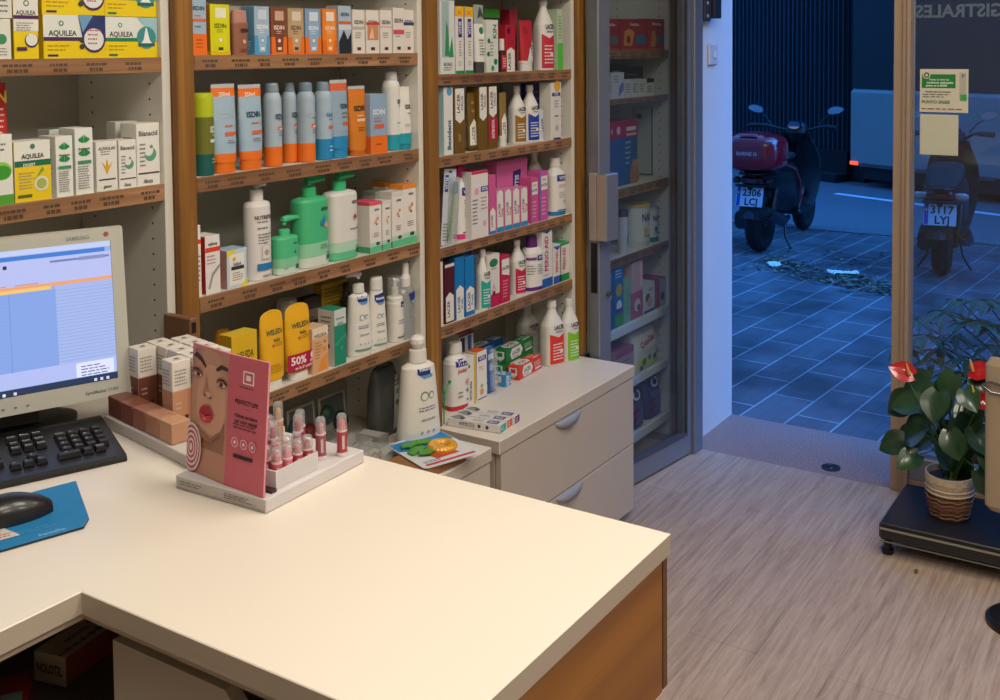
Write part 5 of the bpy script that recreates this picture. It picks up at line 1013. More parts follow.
def milk(label, uc, w, vt, lid, base, Y=None):
    return vessel('milk_powder_can', label, 'milk powder can', uc, w, vt, ZD, split_cols([(0, 1.02), (.02, 1), (.90, 1), (.93, 1.03)], [(.14, ''), ]), [('lid', [(.9305, 1.05), (.99, 1.05), (1, 1.0)], lid)],
        [('t', 'NAN', .68, .70, .16, '#27306E', .5), sp(.55, .58, .9, .62, 1), ('c', .62, .38, .12, '#C8A060' if base != '#127A78' else '#1E7E86'), ('t', 'Optipro', .70, .27, .07, '#7A7060', .4)], k=1, Y=Y, cols=[(.14, base), (1, '#C9CBC6')], bname='can', rot=-.45)
milk('milk powder can with golden rim, left of the two', 635, 29, 203, '#C2A648', '#B9BBB8')
milk('milk powder can with teal base, right of the two', 656, 22, 204, '#B0B4B0', '#127A78', Y=YF+.06)
vessel('milk_powder_can', 'slim white can with dark lid at the door handle', 'milk powder can', 622.5, 11, 210, ZD, [(0, 1), (.85, 1)], [('lid', [(.8505, 1.03), (1, 1.0)], '#3A2A44')], [('p', [(.3, .2), (.9, .5), (.8, .8)], '#3A5A9A')], k=1, cols='#B9BCC4', bname='can')
ZE = .532
c4('nappy_pack', 'blue baby nappy pack with small round baby pictures, left of the white shelf', 'nappy pack', 602, 614, 268, ZE, '#1566A8', [('c', .6, .55, .25, '#D8B8A8'), ('c', .5, .2, .2, '#7A4AA0'), sp(.1, .75, .9, .95, 3, '#CFE4F4')], d=.10)
c4('nappy_pack', 'blue and green baby nappy pack with colourful pictures', 'nappy pack', 614.6, 623.5, 266, ZE, '#1A70B4', [('r', 0, 0, 1, .2, '#3A9A44'), ('c', .5, .6, .35, '#C8A83A'), ('c', .5, .35, .3, '#E0E8F0'), ('r', .1, .24, .9, .3, '#6A2A8A'), sp(.1, .8, .9, .95, 3, '#CFE4F4')], d=.10)
c4('nappy_pack', 'pale green slim pack beside the baby nappy packs', 'nappy pack', 624.4, 631, 279, ZE, '#7FB49A', [sp(.2, .2, .9, .8, 8, '#4A8A74')], d=.08)
c4('pharmacy_box', 'pink carton with baby print on the white shelf', 'baby product box', 632, 643, 292, ZE, '#B4607E', [('c', .5, .5, .28, '#D8C8D0'), ('c', .6, .4, .14, '#3A5A8A')], d=.08)
hp = atY(637, 292, YF).z
c4('pharmacy_box', 'pale pink carton stacked on top of the darker pink carton', 'baby product box', 632, 643, 261, hp+.001, '#CFA8B4', [('r', .7, .1, .95, .9, '#E8C8D4')], d=.07)
c4('pharmacy_box', 'white and blue carton with a mother and child picture', 'baby product box', 644, 655, 283, ZE, '#C8D0DA', [('r', 0, 0, 1, .1, '#2A5A9A'), ('c', .35, .5, .2, '#6A4438'), ('c', .5, .35, .22, '#C8A090'), ('t', 'BABY', .6, .78, .09, '#3A5A9A', .6)], d=.09)
c4('pharmacy_box', 'red brown carton with a portrait beside the right side panel', 'baby product box', 657.5, 667, 278, ZE, '#A84434', [('r', .3, 0, 1, 1, '#B8B4B4'), ('c', .6, .35, .2, '#5A3A30')], d=.09, scol='#8A3024')
ZF_ = .315
def bag(name, label, cat, u0, u1, vt, zs, d, body, front, yf=YF, sl=.85):
    x0 = atY(u0, vt+30, yf).x; x1 = atY(u1, vt+30, yf).x; W = x1-x0-.004; h = atY((u0+u1)/2, vt, yf).z-zs
    secs = [(0, W*.44, d*.42, 4), (h*.03, W*.485, d*.48, 4), (h*.5, W*.5, d*.5, 3.4), (h*sl, W*.47, d*.34, 3.4), (h*.96, W*.45, d*.08, 4), (h, W*.46, d*.04, 4)]
    b = MB(); b.loft(secs, body, seg=32); b.prnt(front, m_loft(secs), W, h)
    return tag(b.build(name, loc=((x0+x1)/2, yf+d/2, zs+.0006)), label, cat)
bag('cotton_bag', 'large clear white bag with red lettering and little flower prints', 'cotton wool bag', 636.5, 662, 327, ZF_, .11, M('#CFD0D2', .35), [('t', 'CotoGlan', .5, .66, .10, '#B8203A', .62, 8), ('r', .1, .06, .9, .3, '#C9CF6A'), ('c', .3, .2, .07, '#2A8A4A'), ('c', .5, .26, .05, '#2A6AA8'), ('c', .7, .22, .06, '#1E5A4A'), ('c', .85, .30, .05, '#2A4A6A'), ('c', .2, .08, .05, '#2A6AA8')])
c4('pharmacy_box', 'small pink topped carton half hidden by the white cabinet corner', 'baby product box', 616, 634, 349, ZF_, '#B898A8', [('r', 0, .8, 1, 1, '#A85A80'), sp(.2, .2, .8, .7, 4)], d=.09, tcol='#A85A80')
ZG = .10
def navy(label, u0, u1, vt): return bag('sanitary_pad_pack', label, 'sanitary pad pack', u0, u1, vt, ZG, .12, M('#231F5E', .3, coat=.3), [('c', .55, .80, .22, '#D4D8E4', .14), ('c', .55, .80, .13, '#23306E', .08), ('p', [(.1, .3), (.5, .45), (.9, .42), (.6, .36)], '#A8306A'), ('p', [(.3, .12), (.6, .5), (.8, .5), (.6, .12)], '#5A5AA0'), sp(.2, .5, .8, .64, 3, '#7A78B8'), ('r', .1, .88, .4, .94, '#3A8A5A')], sl=.9)
navy('navy pad pack with white oval badge, nearer the white cabinet', 630, 647.4, 388)
navy('navy pad pack with white oval badge, nearer the right side panel', 648.6, 664.5, 374)
# ================================================================== ON THE COUNTER
# ---- monitor
BEZ = M('#B9B9AE', .4, noise=.02)
mr = Vector((1.172, 1.612, 0)); md = Vector((-.925, .38, 0)).normalized(); mn = Vector((-md.y*-1, 0, 0))
nrm = Vector((-.38, -.925, 0)).normalized()
W, Hm = .372, .292
ang = math.atan2(-md.y, -md.x)      # local +x points from the monitor's left to its right
t = thing('computer_monitor', 'older grey framed flat monitor showing a blue spreadsheet window', 'monitor', (mr.x+md.x*W/2, mr.y+md.y*W/2, CT), ang)
zb0 = .052
tl = .035
def mpt(x, z, y=0): return (x, y+tl*z/Hm, z+zb0)
b = MB()
fr = [(-W/2, 0), (W/2, 0), (W/2, Hm), (-W/2, Hm)]; iw, il, ib, it = .021, .021, .030, .022
inn = [(-W/2+iw, ib), (W/2-iw, ib), (W/2-iw, Hm-it), (-W/2+iw, Hm-it)]
for i in range(4):
    p, q, r, s_ = fr[i], fr[(i+1) % 4], inn[(i+1) % 4], inn[i]
    b.poly([mpt(*p), mpt(*q), mpt(*r, .0), mpt(*s_, .0)], BEZ)
    b.poly([mpt(*s_), mpt(*r), mpt(*r, .004), mpt(*s_, .004)], '#1A1A1E')
    b.poly([mpt(*q), mpt(*p), mpt(*p, .020), mpt(*q, .020)], BEZ)
bk = [(x*.8, .04+(z-.04)*.85+.0) for x, z in fr]
for i in range(4):
    p, q = fr[i], fr[(i+1) % 4]; r, s_ = bk[(i+1) % 4], bk[i]
    b.poly([mpt(*q, .02), mpt(*p, .02), mpt(*s_, .05), mpt(*r, .05)], '#8E8E86')
b.poly([mpt(*p, .05) for p in bk[::-1]], '#8E8E86')
mf = lambda x, z, e: mpt(x, z*1.0, -e)
b.prnt([('t', 'SyncMaster 710N', .87, .045, .018, '#6E6E68', .16), ('c', .925, .965, .012, '#9A4A4A'), ('t', 'SAMSUNG', .80, .958, .022, '#7E8A8E', .1)]+[('r', x, .035, x+.012, .045, '#6E6E68') for x in (.3, .36, .45, .5, .55)], mf, W, Hm)
b.build('bezel', t)
SC = 1.0
def E_(c, s=1.15): return M(c, emit=s)
sw, sh = W-2*iw, Hm-ib-it
b = MB(); b.poly([mpt(*p, .0035) for p in inn], E_('#8FA6DA'))
ui = [('r', 0, .0, 1, .045, E_('#20304E')), ('r', 0, .96, 1, 1, E_('#B8C4E6')), ('r', 0, .925, .97, .955, E_('#3C74C8')), ('r', 0, .74, 1, .925, E_('#AEB6E4')), ('r', 0, .72, 1, .745, E_('#E09A70')), ('r', 0, .70, .70, .725, E_('#E8BC6A')),
      ('r', 0, .16, .72, .70, E_('#7E9CDC')), ('r', .72, .16, 1, .72, E_('#9CAEE0')), ('r', 0, .05, 1, .16, E_('#A9B4E6')), ('r', .80, .05, .985, .15, E_('#D6DAF2')), ('r', .70, .885, .99, .90, E_('#6A78A8')), ('r', .84, .88, .97, .905, E_('#7E88B4')), ('r', 0, .77, .10, .82, E_('#C6CCEE')), ('r', .06, .77, .10, .82, E_('#8A98CC'))]
ui += [('r', 0, z, 1, z+.003, E_('#8CA4DA', .95)) for z in [.18+.024*k for k in range(22)]]
ui += [('r', x, .16, x+.003, .70, E_('#6A86C4')) for x in (.12, .26, .38, .5)]
ui += [('r', x, .875, x+.018, .90, E_(c)) for x, c in ((.03, '#3A3A4A'), (.08, '#5A7AB0'), (.13, '#3A4A5A'), (.18, '#A05A4A'), (.24, '#3A6A9A'), (.30, '#4A4A5A'), (.36, '#7A6A3A'), (.42, '#3A3A4A'), (.48, '#2A2A3A'), (.05, '#6A6A8A'))]
ui += [('r', x, .83, x+.02, .85, E_('#8A92B8')) for x in (.02, .07, .12, .17)]
ui += [('r', x, .012, x+.014, .032, E_(c)) for x, c in ((.02, '#9AC0F0'), (.06, '#E0E0F0'), (.40, '#8AB0E8'), (.45, '#D8DCF0'), (.50, '#C8CCE8'), (.88, '#C8CCE8'), (.91, '#C8CCE8'), (.94, '#C8CCE8'))]
ui += [('l', .82, .058, .96, .14, 4, E_('#4A5280')), ('l', .02, .748, .95, .77, 1, E_('#C88A60'))]
b.prnt(ui, lambda x, z, e: mpt(x, z+ib, .0033-e), sw, sh); b.build('screen', t)
b = MB(); b.loft([(0, .115, .075, 2), (.008, .115, .075, 2), (.016, .09, .065, 2), (.02, .04, .035, 2)], M('#141416', .35), cy=.095, seg=32); b.build('stand_base', t)
b = MB(); b.obox((0, .085, .10), (.045, 0, 0), (0, .018, 0), (0, .02, .09), M('#161618', .35)); b.obox((0, .073, .17), (.05, 0, 0), (0, .006, 0), (0, .0, .04), M('#161618', .35)); b.build('stand_neck', t)
# dark fuller base under the screen (cable box)
# ---- keyboard
KB = M('#111214', .42, coat=.1); KEY = M('#17181A', .38)
kr = Vector((1.052, 1.462)); kd = (Vector((.884, 1.532))-kr).normalized(); kn = Vector((-kd.y, kd.x)) ; kn = kn if kn.y > 0 else -kn
KW, KD = .452, .185
ka = math.atan2(-kd.y, -kd.x)
t = thing('computer_keyboard', 'black full size keyboard with white legends in front of the monitor', 'keyboard', (kr.x+kd.x*KW/2+kn.x*KD/2, kr.y+kd.y*KW/2+kn.y*KD/2, CT+.0006), ka)
b = MB()
prof = [(-KD/2, .0), (-KD/2-.0, .006), (-KD/2+.006, .010), (-KD/2+.030, .012), (KD/2-.02, .024), (KD/2, .022), (KD/2, 0)]
for s, x in ((-1, -KW/2+.008), (1, KW/2-.008)):
    pts = [(x+s*.008 if 0 < i < 6 else x, y, z) for i, (y, z) in enumerate(prof)]
    b.poly(pts if s > 0 else pts[::-1], KB)
for (y0_, z0_), (y1_, z1_) in zip(prof, prof[1:]): b.poly([(-KW/2, y0_, z0_), (KW/2, y0_, z0_), (KW/2, y1_, z1_), (-KW/2, y1_, z1_)], KB)
b.prnt([('r', .15, .93, .25, .95, '#6A6A6A')], lambda x, y, e: (x, y-KD/2, .0235+e), KW, KD)
b.build('case', t)
def keymesh(w, leg):
    b = MB(); d = .0165; a = .0022
    lo = [(-w/2, -d/2), (w/2, -d/2), (w/2, d/2), (-w/2, d/2)]; hi = [(-w/2+a, -d/2+a*.6), (w/2-a, -d/2+a*.6), (w/2-a, d/2-a), (-w/2+a, d/2-a)]
    b.poly([(*p, .0075) for p in hi], KEY)
    for i in range(4): p, q = lo[i], lo[(i+1) % 4]; r, s_ = hi[(i+1) % 4], hi[i]; b.poly([(*p, 0), (*q, 0), (*r, .0075), (*s_, .0075)], KEY)
    if leg: b.prnt([('t', leg, .38 if len(leg) < 2 else .5, .62, .34, '#A6A8A8', .75)], lambda x, y, e: (x, y-d/2, .0075+e), w, d)
    return b
_k = {}
LEGS = [['Esc', 'F1', 'F2', 'F3', 'F4', 'F5', 'F6', 'F7', 'F8', 'F9', 'F10', 'F11', 'F12', 'Impr', 'Bloq', 'Pausa'], list('º1234567890')+["'", '¡', '', 'Ins', 'Inic', 'RePg', 'Num', '/', '*', '-'],
        ['Tab']+list('QWERTYUIOP')+['`', '+', 'Intro', 'Supr', 'Fin', 'AvPg', '7', '8', '9', '+'], ['Mayus']+list('ASDFGHJKLÑ')+['´', 'Ç', '', '4', '5', '6', ''], ['']+list('<ZXCVBNM,.')+['', '^', '1', '2', '3', ''], ['Ctrl', '', 'Alt', '', 'Gr', '', '', 'Ctrl', '<', 'v', '>', '0', '.', 'Intro']]
rows = [([1]*1+[None]*1+[1]*4+[.5]+[1]*4+[.5]+[1]*4+['g']+[1]*3, 5.25), ([1]*13+[2]+['g']+[1]*3+['g']+[1]*4, 4), ([1.5]+[1]*12+[1.5]+['g']+[1]*3+['g']+[1]*4, 3), ([1.75]+[1]*12+[1.25]+['g', 'n', 'n', 'n', 'g']+[1]*4, 2), ([1.25]+[1]*11+[2.75]+['g', 'n', 1, 'n', 'g']+[1]*4, 1), ([1.25]*3+[6.25]+[1.25]*3+[.75]+['g']+[1]*3+['g', 2, 1, 1], 0)]
for ri, (seq, row) in enumerate(rows):
    x = -KW/2+.012; ki = 0
    for q in seq:
        if q == 'g': x += .0125; continue
        if q in (None, 'n') or q == .5: x += .0183*(1 if q != .5 else .5); continue
        w = .0183*q-.0022
        lg = LEGS[ri][ki] if ki < len(LEGS[ri]) and q < 3 else ''; ki += 1
        if (w, lg) not in _k: o = keymesh(w, lg).build('key', t); _k[(w, lg)] = o.data
        else: o = bpy.data.objects.new('key', _k[(w, lg)]); C.objects.link(o); o.parent = t
        y = -KD/2+.040+row*.0188; o.location = (x+w/2, y, .0125+.012*(y+KD/2-.03)/(KD-.05)); x += .0183*q
# ---- mouse and pad
pc = [Vector(atZ(u, v, CT)) for u, v in ((76, 483), (89, 520), (84, 529))]
p0, p1, p2 = pc
w_ = (Vector((-.92, .30, 0))).normalized()*.24
t_ = [p0, p0+w_, p0+w_+(p1-p0)*1.15, p2+Vector((-.185, .045, 0)), p2, p1]
b = MB(); cc = sum(t_, Vector())/6
pts = [(p.x-cc.x, p.y-cc.y) for p in (p0, p0+w_, p2+w_*.98, p2, p1)]
b.poly([(*p, .0030) for p in pts[::-1]], M('#1878B0', .6, noise=.08, nscale=40)); b.poly([(*p, 0) for p in pts], '#15233A')
for p, q in zip(pts, pts[1:]+pts[:1]): b.poly([(*q, 0), (*p, 0), (*p, .003), (*q, .003)], '#15233A')
b.prnt([('t', 'FarmaTic', .7, .16, .05, '#8FC4E4', .2), ('l', .3, .3, .9, .42, 2, '#3A94C8'), ('l', .35, .7, .85, .8, 2, '#2F88BC'), ('r', .40, .30, .56, .62, '#C9C4BC'), ('l', .42, .34, .55, .58, 4, '#8A4A40')], lambda x, y, e: (x*.9-.0, y-.07+x*-.33, .003+e), .22, .13)
o = b.build('mouse_pad', loc=(cc.x, cc.y, CT+.0005)); tag(o, 'blue mouse pad with a cut corner and small printing', 'mouse pad')
P0 = atZ(28, 514, CT)
t = thing('computer_mouse', 'black computer mouse on the blue pad', 'mouse', (.829, 1.417, CT+.0037), math.radians(-20))
b = MB()
secs = []
n = 16; vs = []; seg = 18
for i in range(n+1):
    q = i/n; x = -.055+.11*q; w = .030*math.sin(PI*min(1, max(.0, .04+.92*q)))**.42; h_ = .036*(math.sin(PI*(.06+.88*q**.85)))**.6
    for k in range(seg+1):
        a = PI*k/seg; vs.append((x, w*math.cos(a), h_*max(0, math.sin(a))**.75))
fs = [(i*(seg+1)+k, (i+1)*(seg+1)+k, (i+1)*(seg+1)+k+1, i*(seg+1)+k+1) for i in range(n) for k in range(seg)]
b.add(vs, fs, M('#121316', .35, coat=.2), True); b.poly([vs[i*(seg+1)] for i in range(n+1)]+[vs[i*(seg+1)+seg] for i in range(n, -1, -1)], '#0C0C0E')
b.build('shell', t)
b = MB(); b.lathe([(-.003, .009), (.003, .009)], '#2E3036', 'Y', (-.030, 0, .030), 14); b.build('scroll_wheel', t)
# ---- lipstick display
t = thing('lipstick_display', 'white marbled display tray with a small raised holder of lipsticks', 'display stand', (1.028, 1.122, CT+.0006), math.radians(2))
MARB = M('#C9C4C4', .35, noise=.08, nscale=14)
TW, TD, TH_ = .212, .185, .020
b = MB(); b.box(0, 0, 0, TW, TD, TH_, MARB, .0012, {'-x': '#B9B2AE'})
b.prnt([('l', .05, .35, .35, .75, 2, '#6A645E'), ('l', .55, .3, .9, .75, 3, '#6A645E'), ('r', .02, .15, .98, .19, '#8A847E')], lambda x, z, e: (-e, TD/2-x, z), TD, TH_); b.build('tray', t)
b = MB(); hz0, hz1 = TH_+.0003, TH_+.028
for a in ((.030, .010, .118, .0125), (.030, .058, .118, .0605)): b.box(a[0], a[1], hz0, a[2], a[3], hz1, MARB)
b.box(.030, .0125, hz0, .0325, .058, hz1, MARB); b.box(.1155, .0125, hz0, .118, .058, hz1, MARB); b.box(.0325, .0125, hz0, .1155, .058, hz0+.003, '#3A1A20'); b.build('holder', t)
PINKS = ['#C8566A', '#D86A80', '#B03A4E', '#A83E44', '#C24A58', '#DA7A84', '#98384A', '#B8646A']
def lips(x, y, z, c, label, tall=.064, cc=None):
    t2 = thing('lipstick', label, 'lipstick', (1.028+x, 1.122+y, z), 0, 'lip tints on the marbled display')
    r = .0080
    b = MB(); b.lathe([(0, r*1.12), (.006, r*1.12), (.0065, r*.98), (tall*.58, r*.98)], c, cols=['#D8D0D0', c, c], seg=16)
    b.prnt([('r', .38, .18, .62, .5, '#C8B8B8')], lambda xx, zz, e: (r*math.sin(xx/r-.6), -r*math.cos(xx/r-.6)-e*1.5, zz), r*2, tall); b.build('barrel', t2)
    b = MB(); b.lathe([(tall*.581, r*1.02), (tall*.62, r*1.02)], '#E0B8BC', seg=16); b.build('ring', t2)
    b = MB(); b.lathe([(tall*.621, r*.62), (tall*.80, r*.6), (tall*.86, r*.35)], cc or c, seg=12); b.build('bullet', t2)
    b = MB(); b.lathe([(tall*.6205, r*.97), (tall*.94, r*.95), (tall*.99, r*.75), (tall, 0.0001)], CLEARP, seg=16); b.build('clear_cap', t2)
zt_ = CT+TH_+.0012; k = 0
for j in range(2):
    for i in range(4):
        lips(.0435+i*.0205, .0235+j*.0225, zt_+.003, PINKS[(i+3*j) % 8], '%s pink lip tint in the %s row of the raised holder, %s from the left' % (('rosy', 'bright', 'deep', 'pale')[i], ('front', 'back')[j], ('first', 'second', 'third', 'fourth')[i]), .052)
for x, y, c, l, cc in ((.178, .022, '#A83C44', 'red lip tint standing alone nearest the front right corner of the tray', '#E05060'), (.150, .040, '#9A5058', 'mauve lip tint with a grey label left of the lone red one', '#C07A80'), (.140, .078, '#8E3440', 'dark crimson lip tint in the middle of the tray', '#B04450'), (.158, .092, '#A03E48', 'crimson lip tint just behind the dark one', None),
                 (.150, .132, '#C8A07A', 'tallest golden beige lip tint at the back of the tray', '#D8A870'), (.116, .118, '#C4727E', 'rose lip tint behind the raised holder', None), (.098, .088, '#B8606C', 'dusty rose lip tint behind the raised holder, closer to the card', None), (.120, .155, '#B8848A', 'pale mauve lip tint at the far edge of the tray', None), (.075, .10, '#C86878', 'coral pink lip tint half hidden behind the card', None)):
    lips(x, y, zt_, c, l, .074 if 'tallest' in l else .066, cc)
# ---- the pink card with a portrait
Wc, Hc = .176, .190
cA = Vector((1.046, 1.308, CT+TH_+.0012)); cB = Vector((1.034, 1.215, 0)); cC = Vector((1.030, 1.130, 0))
t = thing('showcard', 'pink advertising card with a close up of a woman pursing red lips', 'display card', cA)
def plane(a, b_, lean):
    a = Vector((a.x-cA.x, a.y-cA.y, 0)); b_ = Vector((b_.x-cA.x, b_.y-cA.y, 0)); d = b_-a; nn = Vector((-d.y, d.x, 0)).normalized(); nn = nn if nn.x < 0 else -nn
    return lambda x, z, e: tuple(a+d*x+Vector((lean*z/Hc, 0, z))+nn*e)
SK, SK2, SKD, HAIR = '#C08E74', '#CE9C82', '#96664E', '#3A2620'
def el(x, z, rx, rz, n=24, a0=0, a1=2*PI): return [(x+rx*math.cos(a0+(a1-a0)*i/n), z+rz*math.sin(a0+(a1-a0)*i/n)) for i in range(n)]
f1 = plane(cA, cB, .016); f2 = plane(cB, cC, .016)
b = MB(); th = .0035
for f in (f1, f2):
    b.poly([f(0, 0, 0), f(1, 0, 0), f(1, Hc, 0), f(0, Hc, 0)], '#C0606C')
    b.poly([f(1, 0, -th), f(0, 0, -th), f(0, Hc, -th), f(1, Hc, -th)], '#B85866')
    b.poly([f(0, Hc, 0), f(1, Hc, 0), f(1, Hc, -th), f(0, Hc, -th)], '#C98088')
b.poly([f2(1, 0, 0), f2(1, 0, -th), f2(1, Hc, -th), f2(1, Hc, 0)], '#D08890')
def mp1(x, z, e): return f1(x+.5, z, e)
def A1(pts, c): return ('p', [(x, z) for x, z in pts], c)
por = [('r', 0, 0, 1, 1, '#B98670'),
       A1([(0, 0), (0, 1), (.14, 1), (.02, .7), (.0, .3)], '#A87A66'), A1(el(.52, .50, .50, .46), SK), A1([(.30, 0), (.95, 0), (.95, .30), (.40, .2)], SKD), A1(el(.56, .46, .40, .36), SK2),
       A1([(0, 1), (0, .80), (.10, .93), (.30, .97), (.6, .975), (1, .94), (1, 1)], '#C9808A'),
       A1([(.02, .86), (.12, .90), (.28, .86), (.40, .79), (.38, .765), (.24, .82), (.10, .85)], HAIR), A1([(.66, .79), (.80, .845), (.98, .83), (1, .80), (.82, .80), (.70, .765)], HAIR),
       A1(el(.16, .705, .16, .06), '#B87A5C'), A1(el(.84, .675, .15, .055), '#B87A5C'),
       A1(el(.18, .69, .12, .019), '#CDB8AA'), A1(el(.84, .655, .11, .018), '#CDB8AA'), A1(el(.19, .692, .05, .020), '#3A2418'), A1(el(.83, .657, .05, .019), '#3A2418'), A1([(.04, .695), (.12, .725), (.24, .72), (.33, .69), (.24, .705), (.12, .708)], '#9A5E44'), A1([(.70, .665), (.80, .69), (.92, .685), (.99, .655), (.90, .672), (.78, .675)], '#9A5E44'),
       A1([(.02, .69), (.10, .735), (.22, .73), (.34, .68), (.33, .695), (.20, .75), (.08, .75)], '#241612'), A1([(.70, .66), (.78, .70), (.90, .695), (1, .66), (1, .68), (.90, .715), (.76, .71)], '#241612'),
       A1([(.42, .74), (.40, .60), (.34, .53), (.40, .505), (.48, .52), (.46, .62)], '#B07E66'), A1(el(.52, .53, .09, .025), '#D6A68C'), A1(el(.42, .515, .028, .012), '#5A3428'), A1(el(.57, .505, .028, .012), '#5A3428'),
       A1(el(.47, .34, .19, .080), '#C0303C'), A1([(.32, .36), (.42, .425), (.48, .405), (.54, .43), (.62, .36), (.48, .33)], '#B0242E'), A1(el(.47, .30, .16, .045), '#CE3C48'), A1([(.28, .35), (.40, .347), (.47, .335), (.55, .347), (.66, .35), (.55, .334), (.47, .318), (.40, .334)], '#5E1018'), A1(el(.44, .29, .05, .012), '#E48088'),
       A1([(.30, .12), (.60, .08), (.82, .16), (.86, .22), (.60, .12), (.34, .17)], SKD)]
por = por[:2]+[(q[0], [(x, .2146+.81*z) if z < .985 else (x, z) for x, z in q[1]], q[2]) if q[0] == 'p' and i > 1 else q for i, q in enumerate(por)][2:]
por += [A1(el(.12, .20, .27, .19), '#D8C8C4')]
for i in range(9):
    r = 1-i*.105; a0 = i*.5
    por.append(A1(el(.12, .20, .27*r, .19*r, 20), '#B84A5A' if i % 2 else '#E0D2CE'))
por = [(q[0], [(max(0, min(1, x)), max(0, min(1, z))) for x, z in q[1]], q[2]) if q[0] == 'p' else q for q in por]
b.prnt(por, mp1, 1, Hc)
b.prnt([('r', 0, 0, 1, 1, '#C25C6A'), ('r', .38, .80, .66, .90, '#E8D8D8'), ('r', .41, .81, .63, .89, '#C25C6A'), ('r', .46, .83, .58, .87, '#E8D8D8'), ('l', .3, .765, .75, .785, 1, '#5A2A30'), ('t', 'PERFECT LIPS', .5, .66, .032, '#4A2A2E', .62), ('r', .42, .61, .58, .613, '#4A2A2E'),
        ('t', 'Hidrata tus labios', .5, .555, .026, '#3A1A20', .74), ('t', 'con color natural', .5, .515, .026, '#3A1A20', .7), ('l', .18, .45, .82, .50, 2, '#6A3A40'),
        ('r', .22, .235, .72, .262, '#2A1216')]+[q for x in (.25, .48, .71) for q in (('c', x, .35, .085, '#E8D0D0'), ('c', x, .35, .072, '#C25C6A'), ('c', x, .35, .03, '#E8D0D0'))], lambda x, z, e: f2(x/.086+.5, z, e), .086, Hc)
b.build('printed_card', t)
b = MB(); b.box(.0, -.178, -.0006, .010, -.150, .004, '#3A2024'); b.build('card_slot', t)
# ---- foundation tester display
tA = Vector((1.132, 1.625)); ta = math.radians(-11)
t = thing('foundation_display', 'long white tray for foundation cartons behind the lipstick display', 'display stand', (1.080, 1.347, CT+.0006), math.radians(-10))
b = MB(); b.box(0, 0, 0, .175, .290, .020, M('#CFCAC4', .35), .0012, {'-x': '#BEB6AE'}); b.build('tray', t)
FC = ['#6A3A2A', '#7E4A36', '#96604A', '#AC7A5E', '#C29270']
R_ = Matrix.Rotation(math.radians(-10), 3, 'Z')
def fpos(x, y, z=.0215): v = R_ @ Vector((x, y, 0)); return (1.080+v.x, 1.347+v.y, CT+z)
for i in range(5):
    y = .262-i*.0445
    b = MB(); b.box(-.017, -.0205, 0, .017, .0205, .034, FC[i], .0008, {'+z': M(FC[i], .35)})
    tag(b.build('shade_sample', loc=fpos(.022, y), rot=math.radians(-10)), '%s brown shade block, %s along the tray edge from the monitor' % (('darkest', 'dark', 'medium', 'light', 'palest')[i], ('first', 'second', 'third', 'fourth', 'fifth')[i]), 'shade sample', 'brown shade blocks on the foundation tray')
def found(x, y, c, label):
    w, h = .034, .112
    b = MB(); b.box(-w/2, -w/2, 0, w/2, w/2, h, '#D9D2C8', .0008)
    for mp_ in (m_front(w), m_left(w)):
        b.prnt([('r', 0, 0, 1, .54, c), ('r', 0, .54, 1, .556, M('#C8A088')), ('l', .12, .62, .88, .88, 5, '#8A847C'), ('l', .15, .25, .6, .4, 2, '#C8B0A0'), ('r', .62, .03, .8, .16, '#2A1A14')], mp_, w, h)
    b.prnt([('r', .38, .42, .62, .58, '#3A3632'), ('l', .2, .2, .8, .32, 1, '#8A847C')], lambda xx, yy, e: (xx, yy-w/2, h+e), w, w)
    tag(b.build('foundation_box', loc=fpos(x, y, .0215), rot=math.radians(-10)), label, 'foundation box', 'foundation cartons on the white tray')
for x, y, c, l in ((.062, .268, '#6E3C2C', 'dark brown white topped foundation carton at the monitor end of the tray'), (.062, .150, '#C08C6A', 'tan white topped foundation carton standing forward by the card'),
                   (.099, .276, '#6A3A2A', 'dark foundation carton in the middle line, closest to the monitor'), (.099, .238, '#7A4632', 'dark brown foundation carton in the middle line, second from the monitor'), (.099, .200, '#9A624A', 'mid brown foundation carton in the middle line, third from the monitor'), (.099, .162, '#B07C5C', 'light brown foundation carton in the middle line, fourth from the monitor'), (.099, .124, '#C2906E', 'beige foundation carton in the middle line, behind the portrait card'),
                   (.138, .262, '#6A3A2A', 'dark foundation carton in the rear line, closest to the wooden post'), (.138, .224, '#8A543E', 'brown foundation carton in the rear line, second from the post'), (.138, .186, '#A87252', 'light brown foundation carton in the rear line, third from the post'), (.138, .148, '#C49472', 'palest foundation carton in the rear line, nearest the yellow tubes')):
    found(x, y, c, l)
# ================================================================== SCALE AND PLANTS
t = thing('platform_scale', 'low black weighing scale platform with cream column by the shop window', 'scale', (3.345, .412, 0))
BLK = M('#15171B', .3, coat=.3)
b = MB(); b.box(-.165, -.35, .052, .165, .405, .106, BLK, .008); b.box(-.167, -.345, .098, .167, .400, .1075, M('#1C1F26', .35, coat=.2), .003); b.build('platform', t)
b = MB(); b.box(-.1685, -.34, .087, -.1655, .40, .093, M('#A8A49A', .3, metal=.6)); b.box(-.1685, -.34, .050, -.1655, .40, .053, M('#8A8A86', .3, metal=.6)); b.build('chrome_trim', t)
for x, y in ((-.13, .385), (.13, .385), (-.13, -.32), (.13, -.32)):
    b = MB(); b.lathe([(0, .017), (.014, .019), (.018, .012), (.052, .010)], M('#0E0F10', .5), c=(x, y, 0)); b.build('foot', t)
xx = -.18
b = MB(); 
CRM = M('#A8957C', .4)
b.loft([(.20, .014, .07, 4), (.215, .02, .085, 4), (.63, .02, .088, 4), (.65, .014, .075, 4)], CRM, cx=-.12, cy=.022, seg=28); b.build('column_cover', t)
b = MB(); b.tube([(-.12, .02, .106), (-.12, .02, .21)], .018, M('#7A7064', .4, metal=.3)); b.build('column_stem', t)
